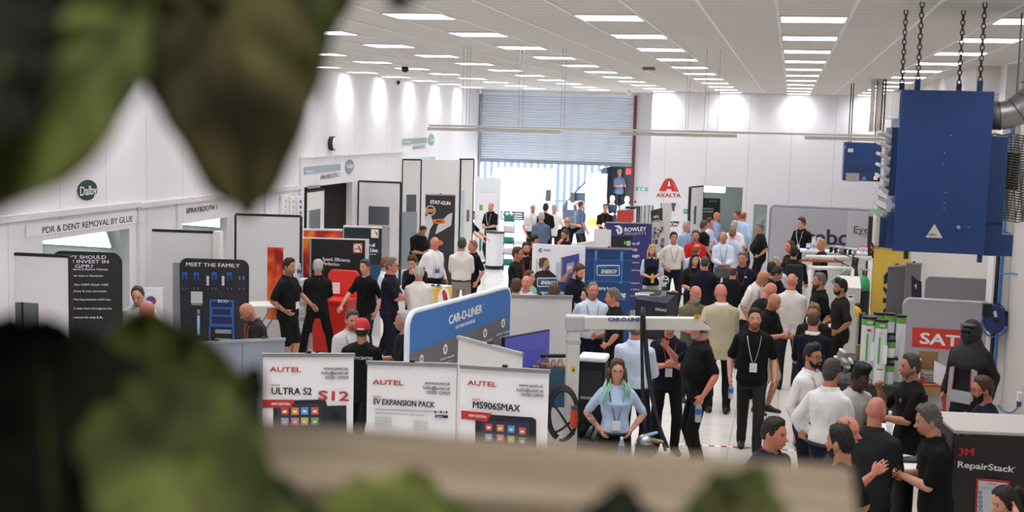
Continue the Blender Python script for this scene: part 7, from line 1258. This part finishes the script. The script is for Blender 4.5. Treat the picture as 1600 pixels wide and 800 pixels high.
pp('c14', 1187, 349, 1.78, -70, 'grey haired stout man in black polo with a hand on his hip', hair=('short', 'grey'), skin='tan', fat=1.0, L='hip', R='belly', stance='std', head=(0, 4))
pp('c15', 1252, 341, 1.85, -30, 'man in black polo with white lanyard in front of the grey display lettering', hair=('messy', 'brown'), lanyard='white', badge=True, R='hold', L='side', skin='fair', head=(-25, 4), logo='red')
pp('c16', 1086, 397, 1.68, 10, 'dark haired woman in black flowered top with tilted head', top='tee', women=True, hair=('long', 'dark'), L='hip', R='fold', skin='fair', head=(12, 4), lanyard='orange')
pp('c17', 1102, 400, 1.80, 172, 'grey cropped man in navy polo and khaki trousers seen from behind', tc='navy', bc='khaki', hair=('buzz', 'darkgrey'), L='fold', R='fold', skin='ruddy')
pp('c18', 1161, 394, 1.80, -10, 'grey haired man in navy polo with orange lanyard facing the camera', tc='navyvest', hair=('short', 'grey'), lanyard='orange', skin='ruddy', logo='white', head=(0, 5), badge=True)
pp('c19', 1146, 414, 1.72, 170, 'bald man in black tee seen from behind before the navy polo man', top='polo', hair=('shoe', 'darkgrey'), skin='ruddy', L='fold', R='fold')
pp('c20', 1213, 403, 1.66, -20, 'white haired man hidden among the heads in the middle of the crowd', top='shirt', tc='pale', hair=('messy', 'white'), skin='ruddy')
pp('c21', 1206, 410, 1.70, 165, 'dark haired man seen from behind in front of the white haired man', top='tee', hair=('short', 'dark'), skin='tan')
pp('c22', 1241, 385, 1.80, 172, 'man in black jacket with a backpack seen from behind at the white rails', top='jacket', tc='black', collar='black', hair=('short', 'dark'), skin='tan', R='reachlow', L='hold', stance='wide')
pp('c23', 1235, 377, 1.79, -60, 'balding man with orange lanyard in black behind the backpack man', top='tee', hair=('recede', 'brown'), skin='ruddy', lanyard='orange')
pp('c24', 1284, 374, 1.74, -70, 'man with strawberry blond hair in black tee behind the white rails', top='tee', hair=('short', 'strawberry'), skin='ruddy', R='hold', L='hold')
# centre right, middle rows
pp('d1', 1196, 423, 1.80, 60, 'bald man in white polo with glasses bending forward over a table', tc='offwhite', bc='navy', hair=None, glasses=True, skin='tan', lanyard='blue', lean=24, R='down', L='fold', tattoo='R', head=(0, 8))
pp('d2', 1219, 418, 1.79, 100, 'dark haired man in navy polo bending forward with orange lanyard', tc='navy', bc='navy', hair=('short', 'black'), skin='olive', lean=30, L='fold', R='reachlow', lanyard='orange', head=(0, 8))
pp('d3', 1238, 427, 1.86, 176, 'large bald man in white shirt seen from behind', top='shirt', tc='offwhite', bc='charcoal', hair=None, skin='ruddy', lanyard='blue', L='down', R='fold', fat=.9)
pp('d4', 1209, 442, 1.83, 110, 'bald man in black tee bending behind the man holding a paper', top='tee', hair=None, skin='ruddy', lean=18, L='fold', R='fold', head=(0, 14))
pp('d5', 1214, 459, 1.78, 60, 'bald man in black polo holding a white paper and looking down', hair=None, skin='tan', head=(0, 16), L='hold', R='hold2', lean=4, bc='beige', bottom='shorts', beard='stubble')
pp('d6', 1281, 427, 1.82, -75, 'grey haired man in black polo with tattooed arm and sunglasses on his head', hair=('short', 'grey'), beard='trim_darkgrey', skin='tan', shades=True, L='down', R='fold', tattoo='LR', logo='white', fat=.2)
pp('d7', 1314, 437, 1.80, -75, 'dark haired man in charcoal tee in profile with a hand on his hip', top='tee', tc='brown', hair=('quiff', 'black'), skin='olive', L='hip', R='fold', beard='trim_dark')
pp('d8', 1088, 446, 1.76, 30, 'bald man with white beard in olive polo and orange lanyard', tc='olive', hair=None, beard='full_white', skin='ruddy', lanyard='orange', L='fold', R='fold', bc='charcoal', fat=.3, head=(15, 5))
pp('d9', 1126, 443, 1.88, 186, 'bald man in beige jacket seen from behind', top='jacket', tc='beige', hair=None, skin='ruddy', glasses=True, L='down', R='fold', head=(25, 5), fat=.3)
pp('d10', 1180, 482, 1.84, 4, 'man with ginger brown beard in black polo and white lanyard walking to the camera', hair=('short', 'dark'), beard='full_ginger', skin='fair', lanyard='white', badge=True, bc='charcoal', stance='walk', fat=.15)
pp('d11', 965, 562, 1.68, 5, 'woman with green tipped hair and glasses in pale blue blouse with hands on hips', top='shirt', tc='sky', women=True, hair=('long', 'brown'), glasses=True, lanyard='blue', badge=True, L='hip', R='hip', skin='fair', tattoo='R', tuck=True)
pp('d12', 995, 496, 1.84, 165, 'man in pale blue shirt seen from behind under the gantry arm', top='longshirt', tc='pale', bc='navy', hair=('short', 'grey'), skin='ruddy', L='fold', R='hold', tuck=True)
pp('d13', 1047, 494, 1.74, 5, 'man in dark navy polo with orange lanyard and badge under the gantry arm', tc='navy', bc='black', hair=('short', 'dark'), skin='ruddy', lanyard='orange', badge=True, L='hold2', R='hold2')
pp('d14', 1090, 497, 1.84, -70, 'stout man in black polo holding a water bottle, in profile with ear defenders', hair=('shoe', 'grey'), beard='trim_white', skin='ruddy', fat=.8, R='up', L='down', headset=True, head=(0, 8))
pp('d15', 1272, 475, 1.76, -10, 'man with sunglasses on brown hair in black tee behind the navy polo back', top='tee', hair=('short', 'light'), shades=True, skin='tan', L='fold', R='fold', fat=.3, head=(0, 12))
pp('d16', 1272, 486, 1.80, 172, 'brown cropped man in navy polo and grey trousers seen from behind', tc='navy', bc='shortgrey', hair=('buzz', 'brown'), skin='fair', L='fold', R='fold', collar='white')
# right foreground
pp('e1', 1271, 539, 1.80, 50, 'dark haired man with glasses in white shirt with orange lanyard', top='longshirt', tc='white', bc='navy', hair=('quiff', 'dark'), beard='trim_dark', glasses=True, skin='tan', lanyard='red', L='fold', R='pocket', tuck=True)
pp('e2', 1301, 562, 1.84, 150, 'grey haired man in white shirt seen from behind', top='longshirt', tc='white', bc='navy', hair=('short', 'darkgrey'), skin='ruddy', L='hip', R='fold', lanyard='red', tuck=True)
pp('e3', 1349, 574, 1.71, 40, 'young man with flat black hair and glasses in pale grey shirt smiling', top='shirt', tc='lightgrey', hair=('flat', 'black'), glasses=True, skin='dark', head=(10, 7), lean=12, L='fold', R='fold', bc='charcoal')
pp('e4', 1371, 619, 1.83, 160, 'bald man in charcoal polo seen from behind reaching to the white round table', tc='charcoal', hair=None, skin='ruddy', R='hold', L='fold', fat=.5, lean=6, lanyard='blue')
pp('e5', 1423, 554, 1.82, -70, 'man with short spiky hair in black tee with clenched fist, in profile', top='tee', hair=('short', 'darkgrey'), skin='tan', R='fist', L='hold', logo='orange', head=(0, 2), beard='stubble')
pp('e6', 1446, 635, 1.80, -80, 'grey haired man in black polo writing at the white round table', hair=('messy', 'grey'), skin='fair', R='hold2', L='hold2', head=(0, 12), lean=4)
pp('e7', 1213, 654, 1.80, 50, 'dark haired man with sunglasses on his head in navy polo at the wooden rail', tc='navyvest', hair=('short', 'dark'), shades=True, skin='ruddy', lanyard='orange', head=(15, 5))
pp('e8', 1312, 665, 1.86, -110, 'dark haired bearded man in black tee in the right foreground', top='tee', hair=('short', 'black'), beard='trim_dark', skin='tan', head=(-10, 4))
pp('e9', 1327, 650, 1.80, 70, 'balding man with sunglasses on his head behind the dark bearded man', top='tee', tc='charcoal', hair=('shoe', 'light'), shades=True, skin='ruddy', head=(0, 6), R='up')
pp('e10', 1534, 589, 1.76, -75, 'bearded man with glasses in navy tee behind the black cabinet', top='tee', tc='navyvest', hair=('short', 'brown'), beard='full_dark', glasses=True, skin='ruddy', base=None, head=(0, 8))
pp('e11', 1563, 760, 1.66, -55, 'dark haired woman with hand in her hair in front of the black cabinet', top='tee', women=True, hair=('pony', 'dark'), L='ear', R='fold', skin='fair', head=(0, 22))
# painter's dummy in hooded suit
PI_['m1'] = person(1519, 503, 1.86, -25, top='coat', tc='charcoal', bottom='trousers', bc='charcoal', skin='tan', hair=None, label='dummy in dark painting overalls with a breathing hood by the grey panel', L='down', R='down', cat='mannequin', base=None)
m = PI_['m1']; hood = MB(); P_ = m['P']; mh_ = mat('hood_black', '#1b1c1d', .7, var=.3, scale=8, bump=.4)
rz_ = m['rz']; na = 28; az = np.linspace(-math.pi, math.pi, na, endpoint=False)
rin = []
for e in np.linspace(-1.2, 1.45, 12): rin.append([P_(q * 1.0) for q in headpt(az, np.full(na, e), .038)])
hood.loft(rin); hood.build('hood', mh_, m['root'], smooth=True)
cape = MB(); U_ = m['U']; T = np.linspace(0, 2 * math.pi, 28, endpoint=False)
cape.loft([[U_((w * math.cos(a), .01 + d_ * math.sin(a), z_ - .05 * max(0, math.sin(a)))) for a in T] for z_, w, d_ in ((1.62, .10, .10), (1.52, .15, .13), (1.45, .215, .165), (1.36, .235, .18), (1.30, .225, .178))]); cape.build('hood_cape', mh_, m['root'], smooth=True)
vis = MB(); vis.ell(P_((0, .105, .03)), m['rot'] @ [.085, 0, 0], m['rot'] @ [0, .05, 0], m['rot'] @ [0, 0, .075], 16, 8); vis.build('visor', mat('visor_dark', '#0d0d0e', .12), m['root'], smooth=True)
brim = MB(); brim.ell(P_((0, .09, .10)), m['rot'] @ [.10, 0, 0], m['rot'] @ [0, .085, 0], m['rot'] @ [0, 0, .022], 16, 6); brim.build('hood_brim', mat('hood_grey', '#47494b', .6), m['root'], smooth=True)
MB().ell(P_((.115, .02, .06)), m['rot'] @ [.012, 0, 0], m['rot'] @ [0, .02, 0], m['rot'] @ [0, 0, .02], 10, 6).build('red_button', P_RED, m['root'], smooth=True)
for s_ in (-1, 1):
    q = [U_((s_ * .10, .165, 1.27)), U_((s_ * .165, .155, 1.25)), U_((s_ * .175, .16, .95)), U_((s_ * .12, .175, .88))]; MB().prism(q, m['rot'] @ [0, .012, 0]).build('grey_side_panel', flat('overall_grey', '#9a9b9d', .7), m['root']); MB().tube([U_((s_ * .10, .18, 1.27)), U_((s_ * .105, .185, 1.1)), U_((s_ * .12, .19, .88))], .005, 5).build('red_piping', P_RED, m['root'])
q = [U_((-.12, .18, 1.0)), U_((.12, .18, 1.0)), U_((.12, .185, .86)), U_((-.12, .185, .86))]; MB().prism(q, m['rot'] @ [0, .012, 0]).build('grey_front_panel', flat('overall_grey', '#9a9b9d', .7), m['root'])
# --- things people hold or carry
def held(key, side, name, label, cat, off=(0, 0, 0)):
    p = PI_[key]['hand'][side] + np.array(off); return thing(name, p, label, cat), p, PI_[key]['rot']
t, p, R_ = held('a19', -1, 'drink_can', 'bright green drink can held by the white haired man at the blue wall', 'can'); MB().cyl((p[0], p[1]), .032, p[2] - .05, p[2] + .08, 16).build('can', P_GREEN, t); MB().cyl((p[0], p[1]), .029, p[2] + .08, p[2] + .087, 16).build('lid', M_ALU, t)
t, p, R_ = held('b8', 1, 'paper_cup', 'white cup held by the man behind the purple banner', 'cup'); MB().cyl((p[0], p[1]), .03, p[2] - .05, p[2] + .08, 14, r1=.04).build('cup', P_WHITE, t)
p = PI_['d14']['hand'][-1]; bottle(p - [0, 0, .25], 'clear water bottle held by the stout man in black', k=1.25)
p = PI_['d10']['hand'][1]; bottle(p - [0, 0, .20], 'clear water bottle held by the walking bearded man', k=1.0)
t, p, R_ = held('d13', 1, 'mobile_phone', 'pale phone held by the man under the gantry arm', 'phone'); MB().obox(p + [0, 0, .03], R_ @ [.036, 0, 0], R_ @ [0, .005, .0], R_ @ [0, .02, .07]).build('phone', P_LGREY, t)
t, p, R_ = held('d5', 1, 'paper_sheet', 'white folded paper held by the bald man in black polo', 'paper'); MB().obox(p + [0, 0, .06], R_ @ [.06, 0, 0], R_ @ [0, .004, 0], R_ @ [0, .02, .10]).build('paper', P_WHITE, t); MB().obox(p + R_ @ [.03, -.008, .12], R_ @ [.012, 0, 0], R_ @ [0, .003, 0], R_ @ [0, .003, .012]).build('red_mark', P_RED, t)
p = PI_['d5']['hand'][-1]; t = thing('drink_can', p - [0, 0, .1], 'silver can held low by the bald man in black polo', 'can'); MB().cyl((p[0], p[1]), .032, p[2] - .13, p[2] + .0, 16).build('can', M_ALU, t)
t, p, R_ = held('c9', 1, 'shoulder_bag', 'grey bag held in front by the bald man in pale blue shirt', 'bag'); MB().obox(p + [0, 0, -.16], R_ @ [.22, 0, 0], R_ @ [0, .07, 0], [0, 0, .12]).build('bag', flat('bag_grey', '#4a4b4f', .8), t, bevel=.04); MB().tube([p + R_ @ [-.15, 0, -.04], p + R_ @ [-.02, 0, .02], p + R_ @ [.15, 0, -.04]], .012, 6).build('strap', M_BLK, t)
t, p, R_ = held('c1', 1, 'drink_bottle', 'yellow drink bottle held by the blonde woman', 'bottle'); MB().cyl((p[0], p[1]), .03, p[2] - .10, p[2] + .08, 14).build('bottle', P_YEL, t); MB().cyl((p[0], p[1]), .018, p[2] + .08, p[2] + .12, 12).build('cap', M_BLK, t)
b = PI_['c22']; Ub = b['U']; t = thing('backpack', Ub((0, -.22, 1.2)), 'black backpack worn by the man at the white rails', 'backpack'); MB().obox(Ub((.06, -.25, 1.22)), b['rot'] @ [.17, 0, 0], b['rot'] @ [0, .09, 0], [0, 0, .24]).build('bag', mat('backpack_black', '#0f0f11', .8, bump=.3), t, bevel=.05); MB().obox(Ub((.12, -.345, 1.2)), b['rot'] @ [.035, 0, 0], b['rot'] @ [0, .004, 0], [0, 0, .018]).build('label', P_LGREY, t)
t, p, R_ = held('e6', 1, 'pen', 'dark pen held by the writing man at the white round table', 'pen'); MB().tube([p + [0, 0, .03], p + R_ @ [.0, .02, -.09]], .006, 6).build('pen', M_BLK, t)
t, p, R_ = held('e5', -1, 'mobile_phone', 'small black phone held low by the man with clenched fist', 'phone'); MB().obox(p + [0, 0, .02], R_ @ [.034, 0, 0], R_ @ [0, .07, 0], R_ @ [0, 0, .005]).build('phone', M_BLK, t)
# green ends of the woman's hair, collar emblem, cap and shirt print
g = PI_['d11']; mgr = mat('green_hair', '#93c4b4', .6, var=.3, scale=50, bump=.4); rg = np.random.RandomState(3); mb = MB()
for k in range(26):
    s_ = 1 if k < 18 else -1; x = s_ * (.062 + .006 * (k % 6)); y0_ = .02 + .012 * (k % 5); e_ = .72 if s_ > 0 else .5; r_ = rg.randn(4) * .012; mb.tube([g['P']((x, y0_ - .05, -.06 + r_[0])), g['P']((x * 1.25 + r_[1], y0_ - .01, -.06 - .13 * e_)), g['P']((x * 1.5 + r_[2], y0_ + .03, -.06 - .24 * e_)), g['P']((x * 1.45 + 2 * r_[3], y0_ + .065, -.06 - .38 * e_ + r_[0]))], [.010, .011, .008, .003], 6)
mb.build('green_hair_ends', mgr, g['root'], smooth=True)
g = PI_['a5']; MB().obox(g['U']((0, -.093, 1.455)), g['rot'] @ [.022, 0, 0], g['rot'] @ [0, .004, 0], [0, 0, .02]).build('collar_emblem', P_WHITE, g['root'])
g = PI_['a18']; c = g['U']((-.145, -.142, 1.335)); text('BODYCENTRE', c, g['rot'] @ [1, 0, 0], (0, 0, 1), .045, P_LGREY, g['root'], 'back_lettering', .03, width=.29)
g = PI_['a18']
mb = MB(); mb.obox(g['P']((0, -.125, .035)), g['rot'] @ [.04, 0, 0], g['rot'] @ [0, .004, 0], [0, 0, .008]); mb.build('cap_lettering', P_LGREY, g['root'])
g = PI_['c16']; rg = np.random.RandomState(5)
for k in range(16): c = g['U']((rg.uniform(-.13, .13), .175, rg.uniform(1.0, 1.38))); MB().ell(c, g['rot'] @ [.02, 0, 0], g['rot'] @ [0, .006, 0], [0, 0, .02], 8, 5).build('flower_print', [P_LGREY, flat('print_ochre', '#a8823f')][k % 2], g['root'])

# ------------------------------------------------------------------ gallery planter and its leaves, close to the camera
mwood = bpy.data.materials.new('weathered_pale_wood'); mwood.use_nodes = True; N, L, b = nodes_of(mwood)
tc = N.new('ShaderNodeTexCoord'); mp = N.new('ShaderNodeMapping'); mp.inputs['Scale'].default_value = (2.5, 40, 40); nz = N.new('ShaderNodeTexNoise'); nz.inputs['Scale'].default_value = 1.5; nz.inputs['Detail'].default_value = 4; cr = N.new('ShaderNodeValToRGB')
cr.color_ramp.elements[0].color = (*hexc('#75644f'), 1); cr.color_ramp.elements[1].color = (*hexc('#a3917a'), 1); cr.color_ramp.elements[0].position = .3; cr.color_ramp.elements[1].position = .7
L.new(tc.outputs['Object'], mp.inputs[0]); L.new(mp.outputs[0], nz.inputs['Vector']); L.new(nz.outputs['Fac'], cr.inputs[0]); L.new(cr.outputs[0], b.inputs['Base Color']); b.inputs['Roughness'].default_value = .8
YR = .72
r0 = at(380, 656, YR); r1 = at(1330, 729, YR); zr = (r0[2] + r1[2]) / 2
def rz_at(px, py): return atz(px, py, zr)
f0 = rz_at(-300, 600); f1 = rz_at(1331, 727); n0 = rz_at(-300, 686); n1 = rz_at(1338, 812)
t = thing('planter_box', (f1[0] - .35, YR - .1, zr - .3), 'pale weathered wooden planter box on the gallery edge in front of the camera', 'planter')
MB().prism([f0, rz_at(1331, 727), rz_at(1343, 812), n0 + [0, -.012, 0]], (0, 0, -.03)).build('back_rim', mwood, t, bevel=.003)
MB().prism([rz_at(1060, 812), rz_at(1343, 812), rz_at(1375, 1150), rz_at(950, 1150)], (0, 0, -.03)).build('side_rim', mwood, t, bevel=.003)
xe = f1[0]; MB().prism([f0 + [0, -.02, -.03], f1 + [-.02, -.02, -.03], f1 + [-.02, -.02, -.30], f0 + [0, -.02, -.30]], (0, -.02, 0)).build('back_board', mwood, t)
q = rz_at(1375, 1150); MB().prism([f1 + [-.02, -.02, -.03], q + [-.02, 0, -.03], q + [-.02, 0, -.30], f1 + [-.02, -.02, -.30]], (-.02, 0, 0)).build('side_board', mwood, t)
MB().prism([f0 + [0, -.04, -.12], f1 + [-.04, -.04, -.12], q + [-.04, 0, -.12], np.array([f0[0], q[1], zr - .12])], (0, 0, -.17)).build('soil', mat('dark_soil', '#1d1712', .95, var=.4, scale=60, bump=.6), t)
struct('trim_6', MB().box(f0[0], f1[0] - .02, .36, YR - .03, 2.6, zr - .30), mat('gallery_parapet', '#8d8a86', .8))
# leaves
def leaf_mat(name, c0, c1, c2):
    m = bpy.data.materials.new(name); m.use_nodes = True; N, L, b = nodes_of(m); tc = N.new('ShaderNodeTexCoord'); nz = N.new('ShaderNodeTexNoise'); nz.inputs['Scale'].default_value = 22; nz.inputs['Detail'].default_value = 3; cr = N.new('ShaderNodeValToRGB'); e = cr.color_ramp.elements
    e[0].position = .32; e[0].color = (*hexc(c0), 1); e[1].position = .68; e[1].color = (*hexc(c2), 1); q = e.new(.5); q.color = (*hexc(c1), 1)
    L.new(tc.outputs['Object'], nz.inputs['Vector']); L.new(nz.outputs['Fac'], cr.inputs[0]); L.new(cr.outputs[0], b.inputs['Base Color']); b.inputs['Roughness'].default_value = .75; b.inputs['Specular IOR Level'].default_value = .12
    return m
LM = {'dark': leaf_mat('leaf_shaded_green', '#0a0c07', '#10140a', '#1c2210'), 'green': leaf_mat('leaf_mid_green', '#262c14', '#3c441f', '#59602e'), 'olive': leaf_mat('leaf_olive_brown', '#241f12', '#3e3a1f', '#54542c'), 'light': leaf_mat('leaf_light_green', '#353c1b', '#555c2b', '#737a3c')}  # darkest leaf colour has the shade of the backlit leaves mixed in
plant = thing('leafy_plant', (-.25, .45, zr - .12), 'broad leafed green plant growing in the planter, very close at the left', 'plant')
def leaf(base, tip, y0, y1, wpx, m, cup=.12, wave=.05, seed=0, bulge=.45, tw=0.0):
    """a broad leaf between two sight points at their own distances; wpx = its greatest width"""
    b = at(*base, y0); t_ = at(*tip, y1); d = t_ - b; Ln = np.linalg.norm(d); d /= Ln; c = (b + t_) / 2; v = CAMP - c; v /= np.linalg.norm(v); s = np.cross(d, v); s /= np.linalg.norm(s); nrm = np.cross(s, d); rg = np.random.RandomState(seed)
    s = s * math.cos(tw) + nrm * math.sin(tw); nrm = np.cross(s, d)
    W = wpx * np.linalg.norm(c - CAMP) / FPX; nu, nv = 26, 14; vs = []; ph = rg.uniform(0, 6, 4)
    for i in range(nu + 1):
        u = i / nu; w = W / 2 * (math.sin(math.pi * u ** (math.log(.5) / math.log(bulge))) ** .75 if 0 < u < 1 else 0.0) * (1 + wave * math.sin(9 * u + ph[0])) + .0015
        for j in range(nv + 1):
            q = 2 * j / nv - 1; wv = 1 + wave * .8 * math.sin(13 * u + ph[1] + q)
            vein = .004 * math.sin(26 * u - 6 * abs(q)) * abs(q)
            vs.append(b + d * Ln * u + s * (w * q * wv) + nrm * (-cup * W * (1 - (abs(q)) ** 1.4) * .6 + Ln * .10 * math.sin(math.pi * u) + vein + wave * W * .35 * math.sin(7 * u + ph[2]) * q * abs(q)))
    k = nv + 1; fs = [(i * k + j, i * k + j + 1, (i + 1) * k + j + 1, (i + 1) * k + j) for i in range(nu) for j in range(nv)]
    o = MB().add(vs, fs).build('leaf', LM[m], plant, smooth=True); so = o.modifiers.new('thickness', 'SOLIDIFY'); so.thickness = .0012
    rib = MB().tube([b + d * Ln * u + nrm * (Ln * .10 * math.sin(math.pi * u) - cup * W * .6 + .0008) for u in np.linspace(0, .97, 14)], [.0022 * (1 - .8 * u) for u in np.linspace(0, 1, 14)], 6); r = rib.build('midrib', LM['olive'], o, smooth=True)
    return o
LEAVES = [
 ((50, -190), (-60, 325), .50, .45, 410, 'dark', 1), ((222, 0), (-60, 345), .43, .39, 165, 'light', 2), ((130, -160), (95, 200), .44, .44, 190, 'dark', 3), ((-60, -60), (0, 230), .41, .38, 220, 'dark', 4), ((150, -170), (150, 130), .49, .49, 130, 'olive', 34),
 ((345, -150), (388, 338), .55, .52, 235, 'olive', 5), ((300, -60), (355, 318), .56, .53, 150, 'olive', 31), ((400, -40), (418, 312), .57, .54, 120, 'olive', 32), ((430, -130), (285, 160), .60, .58, 230, 'olive', 6), ((480, -130), (445, 215), .58, .55, 110, 'green', 7), ((300, -140), (232, 85), .52, .52, 150, 'olive', 8), ((525, -90), (478, 75), .60, .58, 90, 'olive', 9), ((650, -90), (620, 14), .60, .58, 60, 'olive', 10), ((250, -60), (335, 240), .57, .55, 150, 'green', 21),
 ((300, 880), (215, 484), .55, .60, 270, 'light', 11), ((330, 900), (300, 520), .54, .60, 150, 'green', 33), ((90, 900), (60, 495), .46, .50, 300, 'dark', 12), ((-60, 860), (20, 490), .50, .52, 170, 'dark', 13), ((420, 900), (150, 590), .46, .50, 240, 'green', 14), ((345, 720), (402, 572), .62, .64, 66, 'dark', 15), ((200, 900), (120, 520), .5, .55, 220, 'dark', 16), ((400, 1010), (430, 746), .47, .52, 190, 'dark', 35), ((250, 960), (390, 600), .50, .56, 130, 'green', 22),  # dark leaf below the rim also stands in for the shadow there
 ((590, 960), (650, 738), .50, .56, 250, 'light', 17), ((950, 1000), (975, 757), .48, .52, 150, 'dark', 18), ((1080, 960), (1190, 728), .52, .58, 150, 'green', 19), ((330, 1010), (300, 700), .44, .48, 280, 'green', 20), ((1240, 1010), (1130, 775), .50, .55, 170, 'olive', 25)]
for (b_, t_, y0, y1, w, m_, sd) in LEAVES: leaf(b_, t_, y0, y1, w, m_, seed=sd)
st = at(-90, 500, .5)
MB().tube([(st[0], .47, zr - .13), at(-60, 700, .47), at(-75, 400, .48), at(-20, -150, .50), at(200, -260, .52)], .006, 8).build('stem', mat('plant_stem', '#4a3d2a', .7), plant, smooth=True)
MB().tube([at(200, -260, .52), at(400, -220, .56), at(650, -150, .60)], .005, 8).build('stem', mat('plant_stem', '#4a3d2a', .7), plant, smooth=True)
for (b_, t_, y0, y1, w, m_, sd) in LEAVES[14:]:
    p = at(*b_, y0); MB().tube([p, p + [0, -.01, -.03], (p[0] * .97, min(p[1], YR - .1), zr - .13)], .0028, 6).build('stalk', LM['olive'], plant, smooth=True)
for (b_, t_, y0, y1, w, m_, sd) in LEAVES[:14]:
    p = at(*b_, y0); q = at(min(640, max(0, b_[0] + 20)), -235, .55); MB().tube([p, (p + q) / 2 + [0, 0, .005], q], .0025, 6).build('stalk', LM['olive'], plant, smooth=True)
